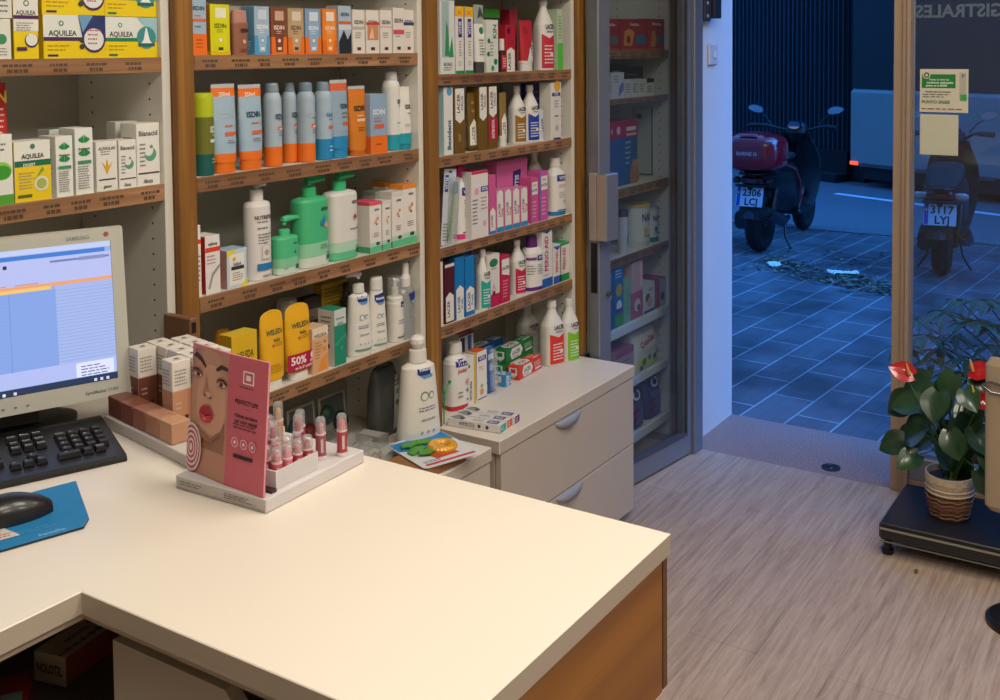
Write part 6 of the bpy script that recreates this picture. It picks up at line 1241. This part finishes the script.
b = MB(); b.tube([(-.14, .115, .57), (-.15, .095, .585), (-.15, .02, .575), (-.15, -.05, .57)], .004, M('#8E8E96', .2, metal=.9)); b.tube([(-.14, .115, .57), (-.145, .09, .555), (-.148, .02, .552)], .003, M('#8E8E96', .2, metal=.9)); b.build('chrome_rail', t)
P0 = atZ(1003, 620, 0)
t = thing('stand_base', 'round black foot of a stand at the lower right picture edge', 'stand', (P0.x, P0.y-.045, 0))
b = MB(); b.lathe([(0, .09), (.012, .09), (.02, .08), (.026, .02), (.026, 0.0001)], M('#101113', .35)); b.build('base_disc', t)
b = MB(); b.lathe([(.0262, .012), (.9, .012)], M('#2A2B2E', .3, metal=.6)); b.build('column', t)
# anthurium
LEAF = M('#1A3C22', .28, coat=.4, noise=.25, nscale=25); LEAF2 = M('#24492A', .3, coat=.3, noise=.25, nscale=25)
def leaf(b, base, d, n, L, W, m, heart=True, curl=.25):
    """pointed heart shaped leaf starting at base, along d, facing n"""
    d = Vector(d).normalized(); n = Vector(n).normalized(); s = d.cross(n).normalized(); n = s.cross(d)
    K = 9; vs = []
    for i in range(K+1):
        q = i/K; w = W*(math.sin(PI*min(1, q*.93+.07))**.75)*(1-.45*q); bl = -.16*L*(1 if heart else 0)*(1-min(1, q*3))
        drop = -curl*L*q*q
        for k_, sx in enumerate((-1, -.5, 0, .5, 1)):
            vs.append(Vector(base)+d*(L*q+bl*abs(sx))+s*(w*sx)+n*(drop+w*.25*abs(sx)))
    fs = [(i*5+k, i*5+k+1, (i+1)*5+k+1, (i+1)*5+k) for i in range(K) for k in range(4)]
    b.add(vs, fs, m, True)
ax, ay = 3.335, .640
t = thing('potted_anthurium', 'potted anthurium with glossy dark leaves and red flowers on the black scale', 'plant', (ax, ay, .1075))
ph = atX(950, 472, ax).z-.1075
b = MB()
rB, rT = .052, .074
b.lathe([(0, rB), (.004, rB+.003), (ph*.30, rB+.016), (ph*.55, rT-.010), (ph*.56, rT-.008), (ph*.85, rT), (ph, rT-.001), (ph, rT-.006), (ph*.86, rT-.008), (ph*.86, .0001)], None, seg=40,
        cols=[M('#6E4A34', .8, noise=.35, nscale=90, bump=.8)]*3+[M('#B8A890', .75, noise=.12, nscale=80, bump=.5)]*4+['#9A8A74', '#2A211A'])
for k in range(5):
    z = ph*(.08+.1*k); r = rB+.004+(rT-rB)*.72*(z/ph)/.55
    b.tube([((r+.0012*math.sin(q*3))*math.cos(q*PI/18), (r+.0012*math.sin(q*3))*math.sin(q*PI/18), z+.003*math.sin(q*1.7)) for q in range(37)], .0032, M('#7A5540', .8, noise=.3, nscale=60), 6, False)
for k in range(4):
    z = ph*(.60+.1*k); b.tube([((rT-.004)*math.cos(q*PI/18), (rT-.004)*math.sin(q*PI/18), z) for q in range(37)], .0028, M('#BDAF98', .75, noise=.12, nscale=80), 6, False)
b.build('woven_pot', t)
b = MB(); rnd = random.Random(5)
stems = []
def A_(u, v, X=ax): p = atX(u, v, X); return Vector((X-ax, p.y-ay, p.z-.1075))
spots = [(920, 403, .00, .95), (912, 398, .02, 1), (938, 392, -.03, 1), (968, 402, .03, 1), (925, 425, -.04, 1.1), (955, 418, -.05, 1.1), (975, 430, .0, 1), (905, 440, .03, .9), (940, 445, -.05, 1), (985, 450, -.02, 1), (962, 455, .02, 1), (930, 380, .05, .9), (955, 375, .04, .9), (975, 378, -.02, .8), (990, 415, .04, .9), (918, 455, -.02, .8), (948, 398, .06, 1), (936, 410, .05, 1), (960, 438, .05, 1), (978, 470, -.04, 1.0), (926, 402, .07, .8), (943, 420, .08, .9), (968, 418, .09, .8), (950, 432, -.07, .85), (930, 436, .06, .8), (972, 445, .07, .8), (948, 385, .08, .7), (965, 390, -.06, .75), (915, 430, .09, .7), (985, 435, .08, .8)]
for i, (u, v, dx, s) in enumerate(spots):
    tip = A_(u, v, ax+dx); base = Vector((rnd.uniform(-.02, .02), rnd.uniform(-.02, .02), ph*.86))
    mid = base.lerp(tip, .5)+Vector((0, 0, .05))
    b.tube([base, mid, tip], .0022, M('#3A5A2A', .5), 6, False)
    out = Vector((tip.x*.6-.3, tip.y-.0, 0));
    d = Vector((rnd.uniform(-.6, .1), (tip.y*6)+rnd.uniform(-.3, .3), rnd.uniform(-.7, -.1)))
    if i == 0: d = Vector((-.1, .9, -.15))
    leaf(b, tip, d, (-.9+rnd.uniform(-.3, .3), rnd.uniform(-.3, .3), .8), .098*s, .058*s, LEAF if i % 3 else LEAF2)
b.build('foliage', t)
RED = M('#B8141C', .2, coat=.8)
for (u, v, dx, dd, s) in ((905, 374, .0, (-.2, .75, .25), 1.0), (980, 372, -.03, (-.3, -.8, .15), .95), (982, 398, -.05, (-.2, -.8, -.35), .8)):
    tip = A_(u, v, ax+dx); b = MB()
    b.tube([Vector((0, 0, ph*.86)), Vector((tip.x*.4, tip.y*.5, tip.z*.7)), tip], .002, M('#4A6A3A', .5), 6, False); leaf(b, tip+Vector((0, -dd[1]*.03, 0)), dd, (-.8, 0, .55), .075*s, .040*s, RED, True, .1); b.build('red_flower', t)
    b = MB(); e_ = tip+Vector((-.012, -dd[1]*.022, .004)); b.tube([e_, e_+Vector((-.006, .004, .02)), e_+Vector((-.006, .008, .036))], [.0042, .004, .0018], M('#D8B060', .5), 8); b.build('spadix', t)
# umbrella plant outside the window
sx_, sy_ = 4.05, .42
t = thing('umbrella_plant', 'umbrella plant with whorls of slim leaves in a reddish pot outside the shop window', 'plant', (sx_, sy_, 0))
b = MB(); b.lathe([(.001, .10), (.02, .105), (.22, .14), (.25, .15), (.27, .15), (.27, .135), (.24, .13), (.24, .0001)], M('#6E3A30', .6, noise=.15), seg=32, c=(0, 0, 0)); b.build('pot', t)
b = MB(); DLF = M('#23503C', .35, coat=.2, noise=.2, nscale=20)
rnd = random.Random(11)
heads = [(985, 300, 0), (990, 345, .05), (945, 312, -.05), (925, 335, .0), (915, 318, .08), (955, 335, .06), (975, 320, -.06), (940, 350, .05), (968, 358, -.04), (998, 325, .0), (905, 345, .03), (930, 360, .1), (955, 372, -.02), (960, 300, .1), (1005, 300, .05), (985, 372, .06)]
for (u, v, dx) in heads:
    p = atX(u, v, sx_+dx-.12); tip = Vector((dx-.12, p.y-sy_, p.z))
    b.tube([(0, 0, .24), (tip.x*.3, tip.y*.35, tip.z*.65), tip], [.006, .004, .0018], M('#3A3A28', .7), 6, False)
    for k in range(8):
        a = 2*PI*k/8+rnd.random()*.4; d = Vector((math.cos(a), math.sin(a), -.25+.2*rnd.random())); leaf(b, tip+d*.012, d, (0, 0, 1), .085+.02*rnd.random(), .018, DLF, False, .3)
b.build('foliage', t)
# notices on the window glass
def notice(name, label, cat, u0, v0, u1, v1, col, spec):
    a = atX(u0, v0, 3.709); c = atX(u1, v1, 3.709); w = a.y-c.y; h = a.z-c.z
    b = MB(); b.box(-.0004, -w/2, 0, .0004, w/2, h, col); b.prnt(spec, lambda x, z, e: (-.0004-e, -x, z), w, h)
    return tag(b.build(name, loc=(3.7105, (a.y+c.y)/2, c.z)), label, cat)
notice('window_notice', 'cream notice with a green block and small logos taped on the shop window', 'notice', 920, 69, 968, 113, '#CFC9B4',
       [('r', .04, .56, .74, .88, '#137A34'), ('c', .14, .86, .08, '#CFC9B4'), ('c', .14, .86, .06, '#3A5A44'), ('c', .14, .86, .03, '#CFC9B4'), ('t', 'Antes de tirar las', .40, .76, .045, '#BFE0C4', .5), ('t', 'medicinas caducadas', .42, .69, .05, '#DCEEDC', .58), ('t', 'piensa en el SIGRE', .35, .62, .045, '#DCEEDC', .44), ('t', 'Recicle aqui sus envases', .38, .48, .04, '#3A4A3E', .6), ('l', .06, .33, .68, .44, 2, '#5A6A5A'),
        ('t', 'PUNTO SIGRE', .34, .24, .07, '#5A7A62', .58), ('l', .04, .05, .95, .11, 1, '#8A4A44'), ('r', .82, .3, .96, .92, '#AFAFA0'), ('r', .84, .28, .97, .42, '#3A9A44'), ('t', 'P', .9, .84, .08, '#4A5A4E', .1)])
notice('blank_paper', 'blank pale paper sheet taped on the window below the green notice', 'notice', 920, 114, 958, 156, '#BFC0A8', [('r', .01, .01, .99, .99, '#C3C4AE')])
# leaf litter on the floor
b = MB(); leaf(b, (0, 0, .002), (1, .2, 0), (0, 0, 1), .03, .008, M('#5A6A3A', .6), False, .05); P0 = atZ(916, 574, 0)
tag(b.build('fallen_leaf', loc=(P0.x, P0.y, .001)), 'single small green leaf fallen on the wooden floor', 'leaf')
# ================================================================== THE STREET
RZ = ZS-.02
def scooter(label, x, y, head, body, topcase=None, plate=('0000', 'AAA'), accent=None, steer=0, tail='#3A0A0C', hw=.36):
    t = thing('motor_scooter', label, 'scooter', (x, y, ZS+.002), head)
    BK = M('#08090B', .5, coat=.1); BD = M(body, .4, coat=.15); RUB = M('#08080A', .8); MET = M('#3A3E44', .35, metal=.7)
    def wheel(xc, nm, r=.235, w=.060):
        b = MB(); prof = [(-w*.7, r*.62), (-w, r*.74), (-w, r*.86), (-w*.55, r*.97), (0, r), (w*.55, r*.97), (w, r*.86), (w, r*.74), (w*.7, r*.62)]
        b.lathe(prof, RUB, 'Y', (xc, 0, r), 32); wt = b.build(nm, t)
        b = MB(); b.lathe([(-w*.5, r*.63), (-w*.5, r*.15), (-w*.75, r*.14), (-w*.75, .001)], MET, 'Y', (xc, 0, r), 24); b.lathe([(w*.5, r*.63), (w*.5, r*.15), (w*.75, r*.14), (w*.75, .001)], MET, 'Y', (xc, 0, r), 24)
        for k in range(5):
            a = 2*PI*k/5; b.obox((xc+math.cos(a)*r*.4, 0, r+math.sin(a)*r*.4), (math.cos(a)*r*.25, 0, math.sin(a)*r*.25), (0, w*.55, 0), (-math.sin(a)*.014, 0, math.cos(a)*.014), MET)
        b.build('rim', wt)
    wheel(0, 'rear_wheel'); wheel(1.15, 'front_wheel', .225, .05)
    # tail body: sections along x
    b = MB(); sec = [(-.20, .055, .64, .57), (-.10, .115, .66, .52), (.10, .15, .69, .46), (.35, .16, .72, .38), (.55, .15, .70, .26), (.66, .14, .60, .22)]
    rings = []; SG = 20
    for xx, w, zt, zb in sec:
        for k in range(SG):
            a = 2*PI*k/SG; ca, sa = math.cos(a), math.sin(a)
            rings.append((xx, w*math.copysign(abs(ca)**.7, ca), (zt+zb)/2+(zt-zb)/2*math.copysign(abs(sa)**.7, sa)))
    fs = [(i*SG+k, i*SG+(k+1) % SG, (i+1)*SG+(k+1) % SG, (i+1)*SG+k) for i in range(len(sec)-1) for k in range(SG)]
    b.add(rings, fs, BD, True); b.poly(rings[:SG], BD); b.poly(rings[-SG:][::-1], BD)
    if accent:
        for s in (-1, 1): b.tube([(-.05, s*.135, .70), (.15, s*.163, .70), (.38, s*.170, .64), (.52, s*.165, .52), (.56, s*.160, .38), (.50, s*.160, .30)], [.006, .010, .012, .011, .009, .004], M(accent, .3, coat=.4), 8)
    b.build('tail_body', t)
    b = MB(); sec = [(-.12, .09, .665, .64), (.05, .12, .70, .64), (.22, .14, .77, .68), (.36, .135, .765, .71), (.58, .11, .765, .70), (.70, .06, .75, .69)]
    rings = []
    for xx, w, zt, zb in sec:
        for k in range(SG):
            a = 2*PI*k/SG; ca, sa = math.cos(a), math.sin(a); rings.append((xx, w*math.copysign(abs(ca)**.6, ca), (zt+zb)/2+(zt-zb)/2*math.copysign(abs(sa)**.8, sa)))
    b.add(rings, fs, M('#101114', .6), True); b.poly(rings[:SG], BK); b.poly(rings[-SG:][::-1], BK); b.build('seat', t)
    # floorboard, legshield, front fairing
    b = MB(); b.box(.60, -.14, .22, .98, .14, .27, BK, .02)
    K = 14; vs = []
    for i in range(K+1):
        q = i/K; z = .24+.66*q; xx = .96+.10*math.sin(q*2.2)-.12*q*q; w = .095+.105*math.sin(PI*(.15+.70*q))**1.0*(1 if q < .75 else 1-(q-.75)*1.6)
        for k in range(9): a = -1+k/4; vs.append((xx-.05*a*a, w*a, z))
    f2 = [(i*9+k, i*9+k+1, (i+1)*9+k+1, (i+1)*9+k) for i in range(K) for k in range(8)]
    b.add(vs, f2, BD, True); b.add([(v[0]+.05, v[1]*.98, v[2]) for v in vs], f2, BD, True)
    rim = [i*9 for i in range(K+1)]+[K*9+k for k in range(9)]+[i*9+8 for i in range(K, -1, -1)]
    for p, q in zip(rim, rim[1:]): a, c = vs[p], vs[q]; b.poly([a, c, (c[0]+.05, c[1]*.98, c[2]), (a[0]+.05, a[1]*.98, a[2])], BD)
    b.build('leg_shield', t)
    b = MB(); b.tube([(1.15, .075, .225), (1.12, .075, .38), (1.04, .05, .55)], .02, MET, 10); b.tube([(1.15, -.075, .225), (1.12, -.075, .38), (1.04, -.05, .55)], .02, MET, 10); b.tube([(1.06, 0, .5), (.98, 0, .88)], .025, BK, 10)
    b.build('front_fork', t)
    b = MB()
    for r_, w, a0, a1, xc, zc in ((.262, .06, .4, 2.6, 1.15, .225),):
        vs = []; n = 14
        for i in range(n+1):
            a = a0+(a1-a0)*i/n
            for k in range(5): s = -1+k/2; vs.append((xc+(r_-.02*s*s)*math.cos(a), w*s, zc+(r_-.02*s*s)*math.sin(a)))
        b.add(vs, [(i*5+k, i*5+k+1, (i+1)*5+k+1, (i+1)*5+k) for i in range(n) for k in range(4)], BD, True)
    b.build('front_fender', t)
    b = MB(); vs = []; n = 12
    for i in range(n+1):
        a = 1.2+1.7*i/n
        for k in range(5): s = -1+k/2; vs.append(((.285-.02*s*s)*math.cos(a), .075*s, .235+(.285-.02*s*s)*math.sin(a)))
    b.add(vs, [(i*5+k, i*5+k+1, (i+1)*5+k+1, (i+1)*5+k) for i in range(n) for k in range(4)], M('#1A2230', .35, coat=.3), True)
    b.poly([(-.20, -.07, .56), (-.20, .07, .56), (-.27, .09, .30), (-.27, -.09, .30)], BK); b.poly([(-.195, -.07, .56), (-.265, -.09, .30), (-.265, .09, .30), (-.195, .07, .56)], BK); b.build('rear_fender', t)
    # engine, exhaust, shocks, stand
    b = MB(); b.loft([(-.16, .055, .10, 3), (.0, .075, .11, 3), (.25, .07, .11, 3), (.40, .05, .08, 3)], MET, seg=16)
    e = b.v; b.v = [(z, y_*.5+.11, .27+x_*1.3) for x_, y_, z in e]; b.build('drive_case', t)
    b = MB(); b.tube([(.35, -.12, .24), (.15, -.15, .22), (.05, -.16, .26), (-.28, -.165, .36)], [.02, .022, .052, .048], M('#23262B', .35, metal=.5), 14); b.tube([(-.28, -.165, .36), (-.30, -.165, .365)], [.03, .025], '#0A0A0A', 12); b.build('exhaust', t)
    for s in (-1, 1): b = MB(); b.tube([(-.02, s*.10, .25), (.06, s*.115, .52)], .022, MET, 10); b.tube([(0, s*.10, .32), (.045, s*.112, .48)], .032, BK, 10); b.build('shock_absorber', t)
    b = MB(); b.tube([(.32, .10, .22), (.24, .13, .10), (.20, .19, .008)], .012, MET, 8); b.tube([(.32, -.10, .22), (.24, -.13, .10), (.20, -.19, .008)], .012, MET, 8); b.tube([(.32, -.10, .20), (.32, .10, .20)], .012, MET, 8); b.build('centre_stand', t)
    # handlebar, instruments, mirrors
    hx, hz = .93, .93
    b = MB(); b.tube([(hx-.13, hw+.01, hz+.03), (hx-.09, hw-.12, hz+.035), (hx+.0, .10, hz-.01), (hx+.0, -.10, hz-.01), (hx-.09, -hw+.12, hz+.035), (hx-.13, -hw-.01, hz+.03)], .013, BK, 10)
    b.loft([(hz-.10, .05, .06, 2.4), (hz-.03, .075, .10, 2.4), (hz+.03, .06, .09, 2.4), (hz+.06, .03, .05, 2.2)], BK, cx=hx+.02, seg=20); b.build('handlebar', t)
    for s in (-1, 1):
        b = MB(); b.tube([(hx-.15, s*(hw+.03), hz+.028), (hx-.11, s*(hw-.08), hz+.034)], .018, RUB, 10); b.build('grip', t)
        b = MB(); b.tube([(hx-.06, s*(hw-.10), hz+.045), (hx-.10, s*(hw+.03), hz+.047)], .005, MET, 6); b.build('brake_lever', t)
        b = MB(); b.tube([(hx-.06, s*(hw-.16), hz+.04), (hx-.04, s*(hw-.10), hz+.11), (hx-.03, s*(hw-.05), hz+.145)], .006, BK, 8); ms = b.build('mirror', t)
        b = MB(); cy_ = s*(hw-.02); zc = hz+.175
        pts = [(.075*math.cos(2*PI*k/18)*(1+.15*math.cos(2*PI*k/18)*s), .036*math.sin(2*PI*k/18)+.012*math.cos(2*PI*k/18)*s) for k in range(18)]
        fr = [(hx-.045, cy_+p*1.0, zc+q) for p, q in pts]; bk = [(hx-.015, cy_+p*.7, zc+q*.7) for p, q in pts]
        for k in range(18): j = (k+1) % 18; b.poly([fr[k], fr[j], bk[j], bk[k]], M('#5A6270', .3, coat=.4))
        b.poly(bk, '#5A6270'); b.poly([(hx-.0455, cy_+p*.9, zc+q*.86) for p, q in pts][::-1], M('#A8B0B8', .25, metal=.6)); b.poly(fr[::-1], '#3A4048'); b.build('mirror_head', ms)
    b = MB(); b.obox((hx-.06, 0, hz+.045), (-.012, 0, .028), (0, .062, 0), (.004, 0, .002), BK)
    vs = [(hx-.075-.0, .060*math.cos(PI*k/12), hz+.03+.045*math.sin(PI*k/12)) for k in range(13)]; b.poly(vs, M('#3F5A70', .2, coat=.5)); b.poly([(v[0]-.001, v[1]*.8, hz+.028-.022*math.sin(PI*k/12)) for k, v in enumerate(vs)][::-1], M('#A8A8E0', emit=.35)); b.build('instrument_panel', t)
    # plate and lights
    P_ = thing; b = MB()
    a = .30; cx_, cz = -.25, .475
    def pm(x_, z, e): return (cx_-e*math.cos(a)+math.sin(a)*(z-.08)*-1*-1, -x_, cz+(z-.08)*math.cos(a)+0)
    def pb(x_, z, e): return (cx_+(z-.08)*math.sin(a)-e, -x_, cz+(z-.08)*math.cos(a))
    b.poly([pb(-.11, 0, 0), pb(.11, 0, 0), pb(.11, .16, 0), pb(-.11, .16, 0)], '#AEB8C4'); b.poly([pb(.11, 0, -.003), pb(-.11, 0, -.003), pb(-.11, .16, -.003), pb(.11, .16, -.003)], '#23262A')
    b.prnt([('r', .02, .04, .15, .96, '#1E3C9A'), ('c', .085, .7, .035, '#C8B040'), ('t', plate[0], .57, .72, .34, '#1A1C20', .74), ('t', plate[1], .57, .27, .34, '#1A1C20', .56), ('r', 0, 0, 1, .02, '#3A3E44'), ('r', 0, .98, 1, 1, '#3A3E44')], pb, .22, .16)
    b.build('license_plate', t)
    b = MB(); b.tube([(-.10, 0, .55), (-.24, 0, .545)], .02, BK, 8); b.box(-.262, -.12, .555, -.20, .12, .568, BK, .004); b.build('plate_holder', t)
    b = MB(); b.loft([(.565, .022, .060, 2.5), (.58, .03, .095, 2.5), (.615, .03, .10, 2.5), (.63, .02, .08, 2.5)], M(tail, .2, coat=.8), cx=-.19, seg=20); b.build('tail_light', t)
    for s in (-1, 1):
        b = MB(); g_ = 1 if topcase else 1.5; b.loft([(.57, .014, .022*g_, 2), (.585, .022, .034*g_, 2), (.61, .022, .034*g_, 2), (.622, .014, .02*g_, 2)], M('#B09890' if not topcase else '#3A1A10', .2, coat=.6), cx=-.175, cy=s*.135, seg=14); b.build('turn_signal', t)
    b = MB(); b.box(-.26, -.07, .648, .05, .07, .663, BK, .004)
    for s in (-1, 1): b.tube([(.12, s*.12, .62), (-.05, s*.13, .655), (-.24, s*.09, .655), (-.27, s*.03, .655)], .008, BK, 8)
    b.build('rear_rack', t)
    if topcase:
        zc = .665; hh = .315; RW, RD = .255, .20
        def rbox(z0, z1, c, nm, k0=1, k1=1):
            b = MB(); n = 12; secs = []
            for i in range(n+1):
                q = i/n; z = z0+(z1-z0)*q; g = (z-zc)/hh*2-1; s_ = (1-abs(g)**4.2)**.42 if abs(g) < 1 else 0
                s_ = max(.35, s_); secs.append((z, RD*s_**.8, RW*s_, 2.7))
            b.loft(secs, c, cx=-.12, seg=36); return b
        RED_ = M(topcase, .18, coat=.8)
        b = rbox(zc, zc+.125, RED_, 0); b.build('case_base', t).parent = t
        tc = rbox(zc+.128, zc+hh, RED_, 0)
        fr = lambda x_, z, e: (-.12-RD*(1-abs((zc+z-zc)/hh*2-1)**4.2)**.336*(1-min(.98, abs(x_)/RW)**2.7)**(1/2.7)-.002-e, -x_, zc+z)
        tc.prnt([('t', 'BARINE O', .5, .50, .085, '#C8A8A8', .42)], fr, RW*2, hh)
        lid = tc.build('case_lid', t)
        b = MB(); b.lathe([(zc+.122, .001), (zc+.122, .1)], '#2A0508')
        b = rbox(zc+.1251, zc+.1279, M('#3A0A0E', .5), 0); b.build('case_seam', t)
        b = MB(); b.box(-.30, -.075, zc+hh-.018, -.27, .075, zc+hh-.004, M('#C85A60', .3, coat=.4), .004); b.build('latch', t)
    return t
r1 = atZ(753, 251.5, ZS)
s1 = scooter('black scooter with a big red top case parked beyond the doorway', r1.x+.03, r1.y-.05, math.radians(1), '#090A0D', '#8E0E1C', ('2306', 'LCJ'), '#8A2A38', hw=.37)
s1.scale = (1, 1, 1)
r2 = atZ(942, 275, ZS)
s2 = scooter('dark grey scooter without top case seen through the shop window', r2.x, r2.y, math.radians(7), '#0E1115', None, ('3117', 'LYJ'), None, tail='#6A0C14', hw=.285)
# litter on the pavement
def paper(label, u, v, w, d, rot, seed):
    P0 = atZ(u, v, ZS); rnd = random.Random(seed); b = MB(); n = 7; vs = []
    for i in range(n+1):
        for k in range(n+1):
            x_, y_ = (i/n-.5)*w, (k/n-.5)*d; rr_ = 1-.3*(abs(x_)/w*2)*(abs(y_)/d*2); vs.append((x_*rr_, y_*rr_, .006+.028*rnd.random()*(1-abs(i/n-.5))))
    b.add(vs, [(i*(n+1)+k, (i+1)*(n+1)+k, (i+1)*(n+1)+k+1, i*(n+1)+k+1) for i in range(n) for k in range(n)], M('#E8ECEC', .7)); b.add([(x_, y_, z_-.002) for x_, y_, z_ in vs], [(i*(n+1)+k, i*(n+1)+k+1, (i+1)*(n+1)+k+1, (i+1)*(n+1)+k) for i in range(n) for k in range(n)], M('#E8ECEC', .7))
    return tag(b.build('paper_tissue', loc=(P0.x, P0.y, ZS+.002), rot=rot), label, 'paper litter')
paper('crumpled pale tissue on the pavement below the rear wheel of the red case scooter', 774, 266, .17, .11, .6, 3)
paper('long flat pale tissue lying on the dry leaves further right', 843, 274.5, .10, .24, .35, 5)
rnd = random.Random(9); b = MB(); cols = [M(c, .8) for c in ('#6B5A48', '#4A3C2E', '#8A7A60', '#2E2822', '#5E6A58', '#7A6650')]
for i in range(900):
    q = rnd.random(); u = 770+135*q+rnd.gauss(0, 5); v = 267+26*q+rnd.gauss(0, 4.2) - (4 if q < .2 else 0)
    if rnd.random() < .14: u = 735+rnd.random()*150; v = 252+rnd.random()*22
    P0 = atZ(u, v, ZS); s = .010+.022*rnd.random(); a = rnd.random()*PI; h_ = .002+.014*rnd.random()
    d = Vector((math.cos(a), math.sin(a), (rnd.random()-.5)*.6))*s; e_ = Vector((-math.sin(a), math.cos(a), (rnd.random()-.5)*.7))*s*.45
    c_ = Vector((P0.x, P0.y, ZS+h_+.006))
    b.poly([c_-d, c_+e_, c_+d, c_-e_], rnd.choice(cols))
o = b.build('fallen_leaves'); tag(o, 'strip of dry leaves and twigs swept along the pavement', 'leaves', kind='stuff')
# road markings, bus and far building
La = atZ(819, 181.6, RZ); Lb = atZ(890, 191.2, RZ); ld = (Lb-La).normalized(); ln = Vector((-ld.y, ld.x, 0)); ln = ln if ln.x > 0 else -ln
sa = atZ(836, 193.6, RZ); sb = atZ(892, 201, RZ); sd = (sb-sa).normalized(); sn = Vector((-sd.y, sd.x, 0))*.05
b = MB(); s0 = sa; s1_ = sa+sd*9; z_ = Vector((0, 0, .003))
b.add([s0-sn+z_, s1_-sn+z_, s1_+sn+z_, s0+sn+z_], [(0, 1, 2, 3)], M('#C9D2DA', .7)); b.add([s0-sn, s1_-sn, s1_-sn+z_, s0-sn+z_], [(0, 1, 2, 3)], '#C9D2DA')
o = b.build('road_marking'); o['kind'] = 'structure'
rc = atZ(847.5, 185.6, RZ); ba = math.atan2(ld.y, ld.x)
# local frame: x = along the bus towards its front, y = away from the shop
Z1 = atX(848, 88, rc.x).z-RZ; Z0 = atX(848, 165.5, rc.x).z-RZ
t = thing('city_bus', 'pale grey bus side with dark windows passing beyond the scooters', 'bus', (rc.x, rc.y, RZ), ba)
BW = M('#85807A', .5, noise=.05, nscale=1.5); BDK = M('#0B0C10', .6)
b = MB(); b.box(0, .0, Z0, 11, 2.5, Z1, BW, .05); b.box(.02, .06, 2.55, 10.98, 2.44, 3.0, BDK, .05)
for xx in (.0, 2.6, 5.2, 7.8, 10.9): b.box(xx+.03, .04, Z1, xx+.10, 2.4, 2.56, BDK)
b.box(.05, .08, Z1, 10.95, .10, Z1+.02, BDK); b.build('body', t)
WB_ = M('#06080B', .55); b = MB(); b.box(.08, .03, Z1+.001, 10.9, .06, 2.56, WB_); b.box(.035, .1, Z1+.001, .06, 2.35, 2.56, WB_); b.build('window_band', t)
b = MB(); b.box(.15, .12, .09, 10.8, 2.4, Z0+.02, M('#0A0B0D', .7)); b.build('underbody', t)
for xx in (2.4, 8.2):
    b = MB(); b.lathe([(-.0, .30), (0, .47), (.25, .47)], '#0A0A0C', 'Y', (xx, .02, .47), 30); b.lathe([(.03, .0001), (.03, .30)], M('#4A5058', .4, metal=.5), 'Y', (xx, .02, .47), 24); b.build('wheel', t)
b = MB(); b.box(.04, -.012, Z0+.02, .16, .003, Z0+.06, M('#FF4A30', emit=2.2), .006); b.build('marker_lamp', t)
# shuttered building
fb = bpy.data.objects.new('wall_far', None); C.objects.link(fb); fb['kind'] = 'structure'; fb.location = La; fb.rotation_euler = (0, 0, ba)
xr_ = (rc-La).length-.25
b = MB(); b.box(-16, .35, 0, xr_, .6, 9, M('#07080A', .9)); b.box(-16, .04, 0, xr_, .35, .10, M('#0B0C10', .9)); b.box(-16, .26, .10, xr_, .35, .38, M('#07080A', .9)); b.build('shutter_wall', fb)  # low black steps are added to give the shade at the wall's foot
b = MB(); x_ = -15.5; RB = M('#343A44', .55); RB2 = M('#08090C', .8)  # the paler bars paint in the highlights running down the ribs
k = 0
while x_ < xr_-.1:
    b.box(x_, .30, .38, x_+.010, .35, 6, RB, .0); b.box(x_+.012, .335, .38, x_+.070, .35, 6, RB2); x_ += .078; k += 1
b.build('shutter_ribs', fb)
b = MB(); b.box(xr_+.2, 3.6, 0, 26, 4, 9, M('#14161C', .8)); b.box(xr_, .35, 0, xr_+.2, 4, 9, M('#0C0D12', .8))
for i in range(8):
    for j in range(2): b.box(xr_+1+i*2.6, 3.55, 3.2+j*2.9, xr_+2.2+i*2.6, 3.6, 5.2+j*2.9, M('#0A0C12', .2, coat=.5))
b.build('rear_facade', fb)
# ================================================================== LIGHT
w = bpy.data.worlds.new('dusk'); S.world = w; w.use_nodes = True
n = w.node_tree.nodes; l = w.node_tree.links; bg = n['Background']
tc = n.new('ShaderNodeTexCoord'); sx = n.new('ShaderNodeSeparateXYZ'); l.new(tc.outputs['Generated'], sx.inputs[0])
r = n.new('ShaderNodeValToRGB'); e = r.color_ramp.elements
e[0].position = .48; e[0].color = (.035, .16, .48, 1); e[1].position = .75; e[1].color = (.04, .235, .80, 1)
mm = n.new('ShaderNodeMath'); mm.operation = 'MULTIPLY_ADD'; mm.inputs[1].default_value = .5; mm.inputs[2].default_value = .5; l.new(sx.outputs[2], mm.inputs[0]); l.new(mm.outputs[0], r.inputs[0]); 
# the open end of the street, towards -y, is brighter than the rest of the dusk sky
g = n.new('ShaderNodeMapRange'); g.inputs[1].default_value = -.15; g.inputs[2].default_value = -.75; g.inputs[3].default_value = 1; g.inputs[4].default_value = GLOW; l.new(sx.outputs[1], g.inputs[0])
vm_ = n.new('ShaderNodeVectorMath'); vm_.operation = 'SCALE'; l.new(r.outputs[0], vm_.inputs[0]); l.new(g.outputs[0], vm_.inputs['Scale']); l.new(vm_.outputs[0], bg.inputs[0])
bg.inputs[1].default_value = SKY
def panel(x, y, sx_, sy_, power, col=(1, .90, .77)):
    t = thing('ceiling_light', 'flat ceiling light panel above the shop floor', 'ceiling light', (x, y, 2.70), 0, 'ceiling light panels')
    b = MB(); b.box(-sx_/2-.02, -sy_/2-.02, .01, sx_/2+.02, sy_/2+.02, .045, '#D8D6D0', .003); b.build('housing', t)
    L_ = bpy.data.lights.new('ceiling_lamp', 'AREA'); L_.shape = 'RECTANGLE'; L_.size = sx_; L_.size_y = sy_; L_.energy = power; L_.color = col
    o = bpy.data.objects.new('lamp', L_); C.objects.link(o); o.parent = t; o.location = (0, 0, 0)
for x, y, q in PANELS: panel(x, y, .6, .6, POWER*q)
